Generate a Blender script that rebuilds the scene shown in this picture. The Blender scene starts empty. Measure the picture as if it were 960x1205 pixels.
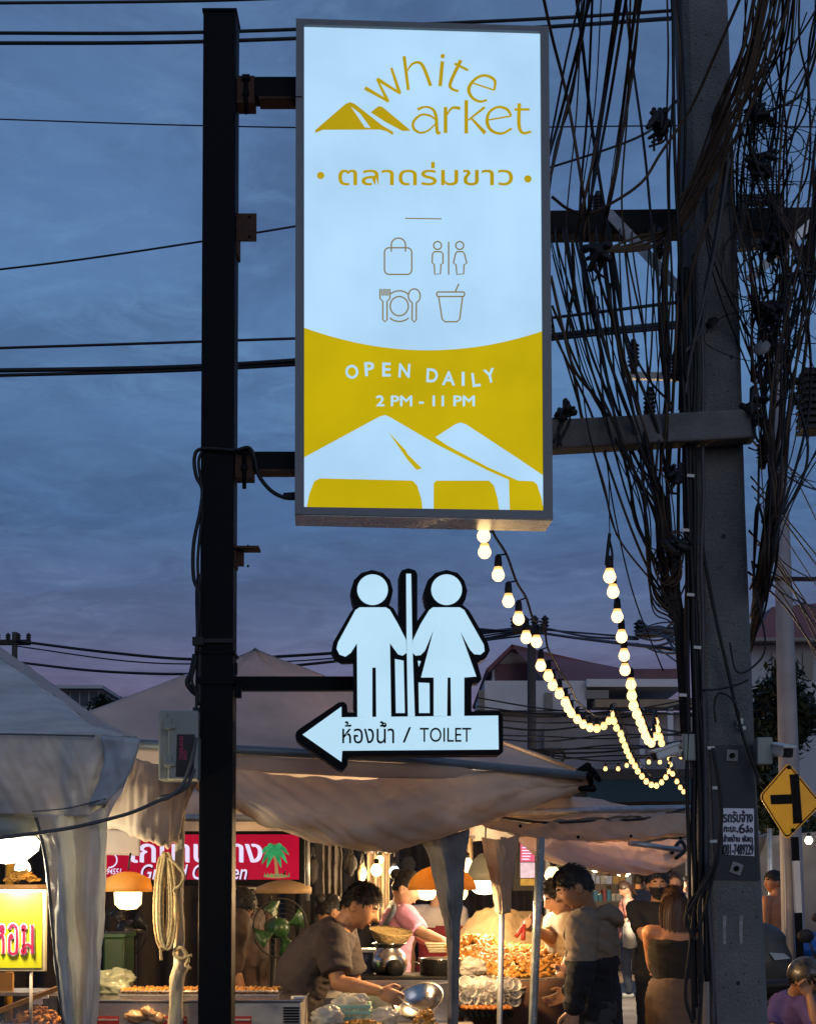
import bpy, bmesh, math, random
import numpy as np
from mathutils import Vector, Matrix, noise
from mathutils.geometry import tessellate_polygon

# ------------------------------------------------------------------ camera, sky, sun, exposure
SC = bpy.context.scene
C = SC.collection
R = math.radians
F, PX, PY, CAMZ, PITCH = 1755.0, 480.0, 961.0, 1.55, R(2.5)
cam = bpy.data.cameras.new('camera'); camo = bpy.data.objects.new('camera', cam); C.objects.link(camo)
cam.sensor_fit = 'VERTICAL'; cam.sensor_height = 36.0; cam.lens = 36.0 * F / 1205.0
cam.shift_y = (PY - 602.5) / 1205.0
cam.clip_start = 0.05; cam.clip_end = 4000
camo.location = (0, 0, CAMZ); camo.rotation_euler = (math.pi / 2 + PITCH, 0, 0)
SC.camera = camo

SUN_EL, SUN_ROT = R(-1.0), R(200)
w = bpy.data.worlds.new('World'); SC.world = w; w.use_nodes = True
nt = w.node_tree; nt.nodes.clear()
def N(t, **k):
    n = nt.nodes.new(t)
    for a, b in k.items(): setattr(n, a, b)
    return n
def L(a, b): nt.links.new(a, b)
wout = N('ShaderNodeOutputWorld'); wbg = N('ShaderNodeBackground'); L(wbg.outputs[0], wout.inputs[0])
tc = N('ShaderNodeTexCoord'); sep = N('ShaderNodeSeparateXYZ'); L(tc.outputs['Generated'], sep.inputs[0])
sky = N('ShaderNodeTexSky'); sky.sky_type = 'NISHITA'; sky.sun_disc = False
sky.sun_elevation = SUN_EL; sky.sun_rotation = SUN_ROT; sky.air_density = 1.0; sky.dust_density = 0.6; sky.ozone_density = 2.0
ramp = N('ShaderNodeValToRGB'); L(sep.outputs['Z'], ramp.inputs[0])
cr = ramp.color_ramp
cr.elements[0].position = 0.0; cr.elements[0].color = (0.135, 0.118, 0.20, 1)
cr.elements[1].position = 1.0; cr.elements[1].color = (0.085, 0.145, 0.30, 1)
for p, c in ((0.115, (0.132, 0.118, 0.215, 1)), (0.165, (0.094, 0.128, 0.245, 1)), (0.235, (0.064, 0.135, 0.285, 1)), (0.33, (0.090, 0.190, 0.375, 1)), (0.41, (0.084, 0.170, 0.345, 1)), (0.51, (0.078, 0.150, 0.30, 1))):
    e = cr.elements.new(p); e.color = c
# cloud sheets: direction projected on a level layer, stretched sideways
mx = N('ShaderNodeMath', operation='MAXIMUM'); L(sep.outputs['Z'], mx.inputs[0]); mx.inputs[1].default_value = 0.0
ad = N('ShaderNodeMath', operation='ADD'); L(mx.outputs[0], ad.inputs[0]); ad.inputs[1].default_value = 0.12
dx = N('ShaderNodeMath', operation='DIVIDE'); L(sep.outputs['X'], dx.inputs[0]); L(ad.outputs[0], dx.inputs[1])
dy = N('ShaderNodeMath', operation='DIVIDE'); L(sep.outputs['Y'], dy.inputs[0]); L(ad.outputs[0], dy.inputs[1])
cmb = N('ShaderNodeCombineXYZ'); L(dx.outputs[0], cmb.inputs[0]); L(dy.outputs[0], cmb.inputs[1])
def cloud(scale, detail, rough, lo, hi, off, dist=0.6, st=(1, 1, 1)):
    mp = N('ShaderNodeMapping'); L(cmb.outputs[0], mp.inputs[0]); mp.inputs['Location'].default_value = off; mp.inputs['Scale'].default_value = st
    n = N('ShaderNodeTexNoise'); n.inputs['Scale'].default_value = scale; n.inputs['Detail'].default_value = detail
    n.inputs['Roughness'].default_value = rough; n.inputs['Distortion'].default_value = dist
    L(mp.outputs[0], n.inputs['Vector'])
    m = N('ShaderNodeMapRange'); m.interpolation_type = 'SMOOTHSTEP'
    m.inputs[1].default_value = lo; m.inputs[2].default_value = hi; L(n.outputs['Fac'], m.inputs[0])
    return m.outputs[0]
c1 = cloud(2.6, 8, 0.62, 0.38, 0.68, (3.1, 0.4, 0), 0.9, (.95, 1.05, 1))
c2 = cloud(7.5, 8, 0.66, 0.42, 0.74, (1.7, 6.2, 0), 1.0, (.95, 1.1, 1))
c3 = cloud(1.1, 4, 0.5, 0.40, 0.62, (9.7, 2.6, 0), 0.3)
def mixc(fac, a, b, k=1.0):
    m = N('ShaderNodeMix'); m.data_type = 'RGBA'
    if k != 1.0:
        q = N('ShaderNodeMath', operation='MULTIPLY'); L(fac, q.inputs[0]); q.inputs[1].default_value = k; fac = q.outputs[0]
    L(fac, m.inputs[0])
    for s, v in ((6, a), (7, b)):
        if isinstance(v, tuple): m.inputs[s].default_value = v
        else: L(v, m.inputs[s])
    return m.outputs[2]
dark = N('ShaderNodeVectorMath', operation='MULTIPLY'); L(ramp.outputs[0], dark.inputs[0]); dark.inputs[1].default_value = (0.64, 0.62, 0.64)
lite = N('ShaderNodeVectorMath', operation='MULTIPLY'); L(ramp.outputs[0], lite.inputs[0]); lite.inputs[1].default_value = (1.40, 1.36, 1.22)
col = mixc(c1, ramp.outputs[0], dark.outputs[0], 0.75)
col = mixc(c2, col, lite.outputs[0], 0.55)
col = mixc(c3, col, dark.outputs[0], 0.4)
sk = N('ShaderNodeVectorMath', operation='SCALE'); L(sky.outputs[0], sk.inputs[0]); sk.inputs['Scale'].default_value = 0.03
sm = N('ShaderNodeVectorMath', operation='ADD'); L(col, sm.inputs[0]); L(sk.outputs[0], sm.inputs[1])
L(sm.outputs[0], wbg.inputs[0]); wbg.inputs[1].default_value = 1.12

sl = bpy.data.lights.new('sun', 'SUN'); slo = bpy.data.objects.new('sun', sl); C.objects.link(slo)
sl.energy = 0.36; sl.angle = R(40); sl.color = (0.95, 0.95, 1.0)
slo.rotation_euler = (R(75), 0, R(20)); slo.location = (0, -5, 30)

SC.view_settings.view_transform = 'Standard'; SC.view_settings.look = 'None'
SC.view_settings.exposure = 0.0; SC.view_settings.gamma = 1.0
SC.render.engine = 'CYCLES'; SC.cycles.use_denoising = True
SC.cycles.max_bounces = 6; SC.cycles.sample_clamp_indirect = 4.0; SC.cycles.caustics_reflective = False; SC.cycles.caustics_refractive = False

# ------------------------------------------------------------------ helpers
rnd = random.Random(7)
def ray(px, py):
    u, v = (px - PX) / F, (PY - py) / F
    return Vector((u, math.cos(PITCH) - v * math.sin(PITCH), math.sin(PITCH) + v * math.cos(PITCH)))
def at(px, py, D):                       # measured position in the photograph at a distance D in front of the camera
    d = ray(px, py); t = D / d.y
    return Vector((d.x * t, D, CAMZ + d.z * t))
class Plane:                             # an upright face of a real thing; measurements are taken on it
    def __init__(s, p0, yaw):
        s.p0 = Vector(p0); s.n = Vector((math.sin(yaw), -math.cos(yaw), 0)); s.ux = Vector((math.cos(yaw), math.sin(yaw), 0))
    def __call__(s, px, py, off=0.0):
        d = ray(px, py); o = Vector((0, 0, CAMZ))
        t = (s.p0 - o).dot(s.n) / d.dot(s.n)
        return o + d * t + s.n * off

def mat(name, col=(.5, .5, .5), rough=.6, metal=0., var=.15, vs=8., bump=0., bs=40., emit=None, es=0., trans=0., alpha=1., transm=0., detail=4., stretch=(1, 1, 1), col2=None, spec=.5, coat=0.):
    m = bpy.data.materials.new(name); m.use_nodes = True
    t = m.node_tree; b = t.nodes['Principled BSDF']; o = t.nodes['Material Output']
    b.inputs['Roughness'].default_value = rough; b.inputs['Metallic'].default_value = metal
    b.inputs['Specular IOR Level'].default_value = spec; b.inputs['Coat Weight'].default_value = coat
    c = tuple(col) + (1,)
    tcn = t.nodes.new('ShaderNodeTexCoord'); mp = t.nodes.new('ShaderNodeMapping'); mp.inputs['Scale'].default_value = stretch
    t.links.new(tcn.outputs['Object'], mp.inputs[0])
    def noi(s, d=detail, r=.6):
        n = t.nodes.new('ShaderNodeTexNoise'); n.inputs['Scale'].default_value = s; n.inputs['Detail'].default_value = d
        n.inputs['Roughness'].default_value = r; t.links.new(mp.outputs[0], n.inputs['Vector']); return n
    base = None
    if var > 0 or col2:
        n = noi(vs); rp = t.nodes.new('ShaderNodeValToRGB'); t.links.new(n.outputs['Fac'], rp.inputs[0])
        c2 = tuple(col2) if col2 else tuple(min(1, x * (1 + var)) for x in col)
        c1_ = tuple(col) if col2 else tuple(x * (1 - var) for x in col)
        rp.color_ramp.elements[0].position = .3; rp.color_ramp.elements[0].color = c1_ + (1,)
        rp.color_ramp.elements[1].position = .7; rp.color_ramp.elements[1].color = c2 + (1,)
        t.links.new(rp.outputs[0], b.inputs['Base Color']); base = rp.outputs[0]
        mr = t.nodes.new('ShaderNodeMapRange'); t.links.new(n.outputs['Fac'], mr.inputs[0])
        mr.inputs[3].default_value = max(.02, rough - .1); mr.inputs[4].default_value = min(1, rough + .1)
        t.links.new(mr.outputs[0], b.inputs['Roughness'])
    else: b.inputs['Base Color'].default_value = c
    if bump:
        n2 = noi(bs, 5); bp = t.nodes.new('ShaderNodeBump'); bp.inputs['Strength'].default_value = bump; bp.inputs['Distance'].default_value = .02
        t.links.new(n2.outputs['Fac'], bp.inputs['Height']); t.links.new(bp.outputs[0], b.inputs['Normal'])
    if emit:
        b.inputs['Emission Color'].default_value = tuple(emit) + (1,); b.inputs['Emission Strength'].default_value = es
    if transm: b.inputs['Transmission Weight'].default_value = transm; b.inputs['IOR'].default_value = 1.3
    if alpha < 1: b.inputs['Alpha'].default_value = alpha
    if trans > 0:
        tr = t.nodes.new('ShaderNodeBsdfTranslucent'); mxs = t.nodes.new('ShaderNodeMixShader'); mxs.inputs[0].default_value = trans
        if base: t.links.new(base, tr.inputs[0])
        else: tr.inputs[0].default_value = c
        t.links.new(b.outputs[0], mxs.inputs[1]); t.links.new(tr.outputs[0], mxs.inputs[2]); t.links.new(mxs.outputs[0], o.inputs[0])
    return m
def emat(name, col, s, var=0., vs=3.):
    m = bpy.data.materials.new(name); m.use_nodes = True; t = m.node_tree; b = t.nodes['Principled BSDF']
    b.inputs['Base Color'].default_value = tuple(x * .12 for x in col) + (1,); b.inputs['Roughness'].default_value = .4; b.inputs['Specular IOR Level'].default_value = .06
    b.inputs['Emission Color'].default_value = tuple(col) + (1,); b.inputs['Emission Strength'].default_value = s
    if var:
        tcn = t.nodes.new('ShaderNodeTexCoord'); n = t.nodes.new('ShaderNodeTexNoise'); n.inputs['Scale'].default_value = vs; n.inputs['Detail'].default_value = 3
        t.links.new(tcn.outputs['Object'], n.inputs['Vector']); mr = t.nodes.new('ShaderNodeMapRange'); t.links.new(n.outputs['Fac'], mr.inputs[0])
        mr.inputs[1].default_value = .3; mr.inputs[2].default_value = .7; mr.inputs[3].default_value = s * (1 - var); mr.inputs[4].default_value = s * (1 + var)
        t.links.new(mr.outputs[0], b.inputs['Emission Strength'])
    return m

def frame_of(d):
    d = d.normalized(); a = Vector((0, 0, 1)) if abs(d.z) < .9 else Vector((1, 0, 0))
    x = d.cross(a).normalized(); return x, d.cross(x).normalized()
def catmull(P, n):
    P = [Vector(p) for p in P]
    if len(P) == 2: return [P[0].lerp(P[1], i / n) for i in range(n + 1)]
    Q = [P[0] * 2 - P[1]] + P + [P[-1] * 2 - P[-2]]; out = []; seg = len(P) - 1
    for i in range(n + 1):
        u = i / n * seg; k = min(int(u), seg - 1); t = u - k
        a, b, c, d = Q[k:k + 4]
        out.append(.5 * ((2 * b) + (c - a) * t + (2 * a - 5 * b + 4 * c - d) * t * t + (3 * b - a - 3 * c + d) * t ** 3))
    return out
class MB:
    def __init__(s): s.v = []; s.f = []; s.sm = []; s.mi = []
    def face(s, idx, smooth=False, m=0): s.f.append(tuple(idx)); s.sm.append(smooth); s.mi.append(m)
    def box(s, c, size, rz=0., rot=None, m=0):
        b = len(s.v); M = rot if rot else Matrix.Rotation(rz, 3, 'Z'); c = Vector(c)
        for i in range(8):
            p = Vector(((i & 1) - .5, ((i >> 1) & 1) - .5, ((i >> 2) & 1) - .5)); p = Vector((p.x * size[0], p.y * size[1], p.z * size[2]))
            s.v.append(c + M @ p)
        for q in ((0, 2, 3, 1), (4, 5, 7, 6), (0, 1, 5, 4), (2, 6, 7, 3), (0, 4, 6, 2), (1, 3, 7, 5)): s.face([b + k for k in q], False, m)
        return s
    def beam(s, a, b_, w_, h_, up=(0, 0, 1), m=0):
        a, b_ = Vector(a), Vector(b_); d = (b_ - a); Lh = d.length; d.normalize(); up = Vector(up)
        x = d.cross(up).normalized() if abs(d.dot(up)) < .99 else d.cross(Vector((0, 1, 0))).normalized(); y = x.cross(d)
        M = Matrix((x, d, y)).transposed(); return s.box((a + b_) / 2, (w_, Lh, h_), rot=M, m=m)
    def tube(s, P, r, n=8, caps=True, smooth=True, m=0):
        P = [Vector(p) for p in P]; rr = r if isinstance(r, (list, tuple)) else [r] * len(P); b0 = len(s.v)
        x = None
        for i, p in enumerate(P):
            d = (P[min(i + 1, len(P) - 1)] - P[max(i - 1, 0)])
            if d.length < 1e-9: d = Vector((0, 0, 1))
            d.normalize()
            if x is None: x, y = frame_of(d)
            else:
                x = (x - d * x.dot(d)); x = x.normalized() if x.length > 1e-6 else frame_of(d)[0]; y = d.cross(x)
            for k in range(n):
                a = 2 * math.pi * k / n; s.v.append(p + (x * math.cos(a) + y * math.sin(a)) * rr[i])
        for i in range(len(P) - 1):
            for k in range(n):
                a, b = b0 + i * n + k, b0 + i * n + (k + 1) % n; s.face((a, b, b + n, a + n), smooth, m)
        if caps:
            s.face([b0 + k for k in range(n)][::-1], False, m); s.face([b0 + (len(P) - 1) * n + k for k in range(n)], False, m)
        return s
    def lathe(s, c, prof, n=20, axis=None, m=0, smooth=True):   # prof: (radius, height) list
        c = Vector(c); ax = Vector(axis).normalized() if axis else Vector((0, 0, 1)); x, y = frame_of(ax); b0 = len(s.v)
        for r_, h in prof:
            for k in range(n):
                a = 2 * math.pi * k / n; s.v.append(c + ax * h + (x * math.cos(a) + y * math.sin(a)) * r_)
        for i in range(len(prof) - 1):
            for k in range(n):
                a, b = b0 + i * n + k, b0 + i * n + (k + 1) % n; s.face((a, b, b + n, a + n), smooth, m)
        if prof[0][0] > 1e-4: s.face([b0 + k for k in range(n)][::-1], False, m)
        if prof[-1][0] > 1e-4: s.face([b0 + (len(prof) - 1) * n + k for k in range(n)], False, m)
        return s
    def ell(s, c, rad, M=None, nu=14, nv=9, m=0, fn=None):
        c = Vector(c); M = M or Matrix.Identity(3); b0 = len(s.v)
        for j in range(nv + 1):
            el = -math.pi / 2 + math.pi * j / nv
            for i in range(nu):
                az = 2 * math.pi * i / nu
                d = Vector((math.sin(az) * math.cos(el), math.cos(az) * math.cos(el), math.sin(el)))
                k = fn(d) if fn else 1.
                s.v.append(c + M @ Vector((d.x * rad[0] * k, d.y * rad[1] * k, d.z * rad[2] * k)))
        for j in range(nv):
            for i in range(nu):
                a, b = b0 + j * nu + i, b0 + j * nu + (i + 1) % nu; s.face((a, a + nu, b + nu, b), True, m)
        return s
    def cap(s, a, b, ra, rb, n=12):        # closed tapered capsule
        a, b = Vector(a), Vector(b); d = (b - a); Lh = d.length
        if Lh < 1e-6: return s.ell(a, (ra, ra, ra))
        d /= Lh; P = []; rr = []
        for k in range(5): t = math.pi / 2 * (k / 4); P.append(a - d * ra * math.cos(t)); rr.append(max(1e-4, ra * math.sin(t)))
        for k in range(5): t = math.pi / 2 * (k / 4); P.append(b + d * rb * math.sin(t)); rr.append(max(1e-4, rb * math.cos(t)))
        return s.tube(P, rr, n)
    def loft(s, rings, smooth=True, caps=True, m=0, closed=True):
        b0 = len(s.v); n = len(rings[0])
        for r_ in rings: s.v.extend(Vector(p) for p in r_)
        for i in range(len(rings) - 1):
            for k in range(n if closed else n - 1):
                a, b = b0 + i * n + k, b0 + i * n + (k + 1) % n; s.face((a, b, b + n, a + n), smooth, m)
        if caps and closed:
            s.face([b0 + k for k in range(n)][::-1], False, m); s.face([b0 + (len(rings) - 1) * n + k for k in range(n)], False, m)
        return s
    def poly(s, pts, holes=(), m=0):       # flat polygon (3D points, coplanar), with holes
        loops = [[Vector(p) for p in pts]] + [[Vector(p) for p in h] for h in holes]
        tris = tessellate_polygon(loops); b0 = len(s.v)
        for l in loops: s.v.extend(l)
        for t in tris: s.face([b0 + k for k in t], False, m)
        return s
    def prism(s, pts, off, m=0):           # polygon pushed by vector off
        off = Vector(off); pts = [Vector(p) for p in pts]; s.poly(pts, m=m); s.poly([p + off for p in pts], m=m); n = len(pts); b0 = len(s.v)
        s.v.extend(pts); s.v.extend(p + off for p in pts)
        for k in range(n): s.face((b0 + k, b0 + (k + 1) % n, b0 + n + (k + 1) % n, b0 + n + k), False, m)
        return s
    def patch(s, rows, nu, nv, wr=0., ws=6., seed=0, m=0, fine=0., fold=None):   # smooth sheet through rows of points, wrinkled
        G = [catmull(r_, nu) for r_ in rows]; cols = [catmull([g[i] for g in G], nv) for i in range(nu + 1)]
        b0 = len(s.v)
        for j in range(nv + 1):
            for i in range(nu + 1):
                p = cols[i][j]
                if wr:
                    a, b = cols[min(i + 1, nu)][j] - cols[max(i - 1, 0)][j], cols[i][min(j + 1, nv)] - cols[i][max(j - 1, 0)]
                    nn = a.cross(b); nn = nn.normalized() if nn.length > 1e-9 else Vector((0, -1, 0))
                    if fold:
                        uu, vv = i / nu, j / nv; h0 = noise.noise(Vector((uu * fold[1] + vv * fold[2], vv * fold[3], seed + 4.4))); p = p + nn * fold[0] * (.6 * h0 + .8 * (.35 - abs(noise.noise(Vector((uu * fold[1] * 1.7 - vv * fold[2] * 1.3, vv * fold[3], seed + 9.1))))))
                    q = p * ws + Vector((seed * 7.3, seed * 3.1, 0))
                    p = p + nn * wr * (noise.noise(q) + .5 * noise.noise(q * 2.3) + fine * noise.noise(q * 5.1))
                s.v.append(p)
        for j in range(nv):
            for i in range(nu):
                a = b0 + j * (nu + 1) + i; s.face((a, a + 1, a + nu + 2, a + nu + 1), True, m)
        return s
    def build(s, name, mats, parent=None, solid=0., bevel=0., sub=0):
        base = Vector(parent['_w']) if parent else Vector()
        me = bpy.data.meshes.new(name); me.from_pydata([tuple(p - base) for p in s.v], [], s.f); me.validate(clean_customdata=False)
        if len(me.polygons) == len(s.sm): me.polygons.foreach_set('use_smooth', s.sm); me.polygons.foreach_set('material_index', s.mi)
        me.update(); return link(name, me, mats, parent, solid, bevel, sub)
def link(name, me, mats, parent=None, solid=0., bevel=0., sub=0):
    o = bpy.data.objects.new(name, me); C.objects.link(o)
    for m_ in (mats if isinstance(mats, (list, tuple)) else [mats]): me.materials.append(m_)
    if parent: o.parent = parent; o['_w'] = tuple(parent['_w'])
    else: o['_w'] = (0., 0., 0.)
    if sub:
        q = o.modifiers.new('sub', 'SUBSURF'); q.levels = sub; q.render_levels = sub
    if solid:
        q = o.modifiers.new('solid', 'SOLIDIFY'); q.thickness = solid; q.offset = 0
    if bevel:
        q = o.modifiers.new('bevel', 'BEVEL'); q.width = bevel; q.segments = 2; q.limit_method = 'ANGLE'
    return o
def tag(o, label=None, cat=None, group=None, kind=None):
    if label: o['label'] = label
    if cat: o['category'] = cat
    if group: o['group'] = group
    if kind: o['kind'] = kind
    return o
def thing(name, label, cat, loc, group=None):
    o = bpy.data.objects.new(name, None); C.objects.link(o); o.location = loc; o['_w'] = tuple(loc); o.empty_display_size = .1
    return tag(o, label, cat, group)
def lamp(parent, loc, power, col, rad=.03, name='glow'):
    l = bpy.data.lights.new(name, 'POINT'); l.energy = power; l.color = col; l.shadow_soft_size = rad
    o = bpy.data.objects.new(name, l); C.objects.link(o); o.location = Vector(loc) - Vector(parent['_w']); o.parent = parent; return o
def text2d(body, offset=0., shear=0., space=1.):
    c = bpy.data.curves.new('lettering', 'FONT'); c.body = body; c.offset = offset; c.shear = shear; c.space_character = space; c.resolution_u = 4
    o = bpy.data.objects.new('lettering', c); C.objects.link(o)
    me = bpy.data.meshes.new_from_object(o.evaluated_get(bpy.context.evaluated_depsgraph_get()))
    V = [(v.co.x, v.co.y) for v in me.vertices]; Fc = [tuple(p.vertices) for p in me.polygons]
    bpy.data.objects.remove(o); bpy.data.curves.remove(c); bpy.data.meshes.remove(me); return V, Fc
def text_fit(mb, body, fn, x0, y0, x1, y1, offset=0., shear=0., ang=0., m=0, space=1., keep=False):
    """letters filling the box x0..x1, y0(top)..y1(bottom) of a face; fn maps face units to 3D"""
    V, Fc = text2d(body, offset, shear, space)
    if not V: return mb
    ax, bx = min(v[0] for v in V), max(v[0] for v in V); ay, by = min(v[1] for v in V), max(v[1] for v in V)
    cx, cy = (x0 + x1) / 2, (y0 + y1) / 2; ca, sa = math.cos(ang), math.sin(ang); b0 = len(mb.v)
    kx = (x1 - x0) / max(1e-6, bx - ax); ky = (y1 - y0) / max(1e-6, by - ay)
    if keep: kx = ky = min(kx, ky)
    for v in V:
        X = (v[0] - (ax + bx) / 2) * kx; Y = -(v[1] - (ay + by) / 2) * ky
        mb.v.append(fn(cx + X * ca - Y * sa, cy + X * sa + Y * ca))
    for f in Fc: mb.face([b0 + k for k in f], False, m)
    return mb
def ribbon(mb, pts, wd, fn, m=0, closed=False, n=None):
    """flat stroke of width wd (number or list) along 2D points on a face"""
    P = [Vector((p[0], p[1], 0)) for p in pts]
    if n: P = catmull(P, n)
    k = len(P); W = [wd] * k if not isinstance(wd, (list, tuple)) else [wd[0] + (wd[-1] - wd[0]) * i / (k - 1) if len(wd) == 2 else float(np.interp(i / (k - 1), np.linspace(0, 1, len(wd)), wd)) for i in range(k)]
    b0 = len(mb.v)
    for i in range(k):
        if closed: d = P[(i + 1) % k] - P[i - 1]
        else: d = P[min(i + 1, k - 1)] - P[max(i - 1, 0)]
        d.normalize(); q = Vector((-d.y, d.x, 0)) * W[i] / 2
        mb.v.append(fn(*(P[i] + q).xy)); mb.v.append(fn(*(P[i] - q).xy))
    for i in range(k if closed else k - 1):
        a = b0 + 2 * i; b = b0 + 2 * ((i + 1) % k); mb.face((a, a + 1, b + 1, b), False, m)
    return mb
def arc(cx, cy, rx, ry, a0, a1, n=16):
    return [(cx + rx * math.cos(R(a0 + (a1 - a0) * i / n)), cy + ry * math.sin(R(a0 + (a1 - a0) * i / n))) for i in range(n + 1)]
def rrect(x0, y0, x1, y1, r, n=4):
    o = []
    for cx, cy, a in ((x1 - r, y0 + r, -90), (x1 - r, y1 - r, 0), (x0 + r, y1 - r, 90), (x0 + r, y0 + r, 180)): o += arc(cx, cy, r, r, a, a + 90, n)
    return o
# materials shared by many things
M = {}
M['black_paint'] = mat('black_paint', (.0028, .0034, .005), .6, var=.3, vs=5, bump=.06, bs=90, spec=.12)
M['alu'] = mat('brushed_aluminium', (.45, .46, .47), .28, .9, var=.12, vs=14, stretch=(1, 1, 8))
M['steel'] = mat('stainless_steel', (.52, .51, .49), .24, 1., var=.12, vs=6, bump=.04, bs=9)
M['gal'] = mat('galvanised_pipe', (.42, .44, .45), .42, .7, var=.2, vs=20)
M['rust'] = mat('rusty_steel', (.055, .026, .018), .85, .2, var=.5, vs=25, bump=.3, bs=60, col2=(.10, .05, .03))
M['rubber'] = mat('black_cable', (.016, .016, .017), .55, var=.2, spec=.3)
M['brown_cable'] = mat('weathered_cable', (.085, .058, .040), .75, var=.4, vs=4, spec=.2)
M['grey_cable'] = mat('grey_cable', (.07, .07, .075), .6, var=.2)
M['concrete'] = mat('cast_concrete', (.22, .22, .215), .9, var=.3, vs=3.5, bump=.5, bs=45, detail=8, col2=(.34, .335, .325))
M['white_plastic'] = mat('white_plastic', (.62, .62, .58), .4, var=.06)
M['dark'] = mat('dark_cloth', (.012, .011, .012), .9, var=.3)
def wire(name, label, P, r, m='rubber', group=None, n=5, steps=None, cat='cable', seed=None, parent=None):
    mb = MB(); mb.tube(catmull(P, steps or max(2, 8 * (len(P) - 1))), r, n)
    o = mb.build(name, M[m] if isinstance(m, str) else m, parent)
    return o if parent else tag(o, label, cat, group)
# ------------------------------------------------------------------ ground, road, far buildings
g = MB(); g.v = [Vector(p) for p in ((-900, -60, 0), (900, -60, 0), (900, 2500, 0), (-900, 2500, 0))]; g.face((0, 1, 2, 3))
tag(g.build('ground', mat('worn_asphalt', (.035, .034, .033), .9, var=.35, vs=1.5, bump=.4, bs=30)), kind='structure')
g = MB(); g.patch([[(.45, 6.0, .004), (3.4, 6.0, .004)], [(.6, 14, .004), (3.2, 14, .004)], [(1.3, 26, .004), (4.0, 26, .004)]], 4, 10)
tag(g.build('footpath', mat('market_footpath', (.30, .26, .22), .85, var=.35, vs=2.2, bump=.3, bs=14)), kind='structure')

M['wall_white'] = mat('limewashed_wall', (.55, .54, .56), .9, var=.2, vs=.6, bump=.1, bs=8)
M['wall_grey'] = mat('grey_rendered_wall', (.30, .28, .29), .9, var=.25, vs=.5, bump=.15, bs=8)
M['roof_red'] = mat('dark_red_roofing', (.17, .065, .07), .8, var=.3, vs=.8)
M['brown_wall'] = mat('maroon_boarding', (.19, .09, .095), .8, var=.25, vs=1.)
M['glass_dark'] = mat('dark_window_glass', (.02, .024, .03), .12, var=0.1)
M['far_white'] = mat('pale_far_wall', (.42, .43, .46), .9, var=.1, vs=.3)
def abox(mb, px0, py0, px1, py1, D, depth, m=0):
    a, b = at(px0, py0, D), at(px1, py1, D)
    mb.box(((a.x + b.x) / 2, D + depth / 2, (a.z + b.z) / 2), (abs(b.x - a.x), depth, abs(a.z - b.z)), m=m); return mb
def part(name, m, parent, fn, **k):
    mb = MB(); fn(mb); return mb.build(name, M[m] if isinstance(m, str) else m, parent, **k)

# two-storey house with gable behind the string lights
D = 32
hs = thing('house', 'low white house with dark red gabled roof behind the string lights', 'house', at(690, 900, D).xy.to_3d())
def f(mb):
    pts = [at(x, y, D) for x, y in ((579, 880), (579, 783), (602, 760), (640, 783), (640, 880))]; mb.prism(pts, (0, 6, 0))
part('wall', 'wall_white', hs, f)
part('boarding', 'brown_wall', hs, lambda mb: abox(mb, 583, 781, 622, 801, D - .06, .05))
def f(mb):
    for q in (((572, 787), (602, 758), (604, 761), (575, 791)), ((602, 758), (724, 786), (724, 792), (602, 763))):
        mb.prism([at(x, y, D - .5) for x, y in q], (0, 7, 0))
part('roof', 'roof_red', hs, f)
part('roof', mat('maroon_roof_slope', (.20, .085, .09), .8, var=.2, vs=.8), hs, lambda mb: mb.patch([[at(604, 762, D - .4), at(730, 786, D - .4)], [at(640, 801, D - 2), at(760, 801, D - 2)]], 6, 3))
part('upper_wall', 'brown_wall', hs, lambda mb: abox(mb, 720, 787, 802, 801, D + 3, 2))
part('parapet', 'wall_white', hs, lambda mb: abox(mb, 690, 799, 806, 808, D - 2.2, 4))
part('parapet', 'wall_white', hs, lambda mb: abox(mb, 570, 801, 690, 838, D - 2.0, 4))
part('wall', 'wall_grey', hs, lambda mb: abox(mb, 560, 838, 830, 1128, D - 1.7, 5))
part('fascia', mat('tan_fascia', (.30, .22, .14), .8), hs, lambda mb: abox(mb, 700, 823, 822, 832, D - 2.4, .6))  # fascia has a plain, slightly mottled tan colour
for x0, y0, x1, y1 in ((563, 812, 570, 836), (641, 815, 650, 836), (690, 812, 716, 822), (640, 850, 660, 880)):
    wn = part('window', 'glass_dark', hs, lambda mb: abox(mb, x0, y0, x1, y1, D - 2.08, .05))
for x0, x1 in ((752, 760), (785, 794)):
    part('column', 'wall_white', hs, lambda mb: abox(mb, x0, 832, x1, 1129, D - 2.7, .14))
sh = thing('shop_row', 'dark shuttered shopfront with green awning beyond the market tents', 'shop', at(740, 1000, 26).xy.to_3d())
part('front', mat('dark_shopfront', (.03, .028, .03), .7, var=.3), sh, lambda mb: abox(mb, 600, 905, 830, 1143, 26, 2))
part('awning', mat('dark_green_awning', (.018, .035, .03), .8), sh, lambda mb: mb.patch([[at(690, 920, 25.9), at(830, 915, 25.9)], [at(690, 945, 24.9), at(830, 942, 24.9)]], 8, 3, .02, 2))
for i in range(6): part('shutter', mat('roller_shutter', (.05, .05, .055), .5, var=.2, vs=2), sh, lambda mb: abox(mb, 610 + i * 36, 950, 642 + i * 36, 1142, 25.9, .08))

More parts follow.
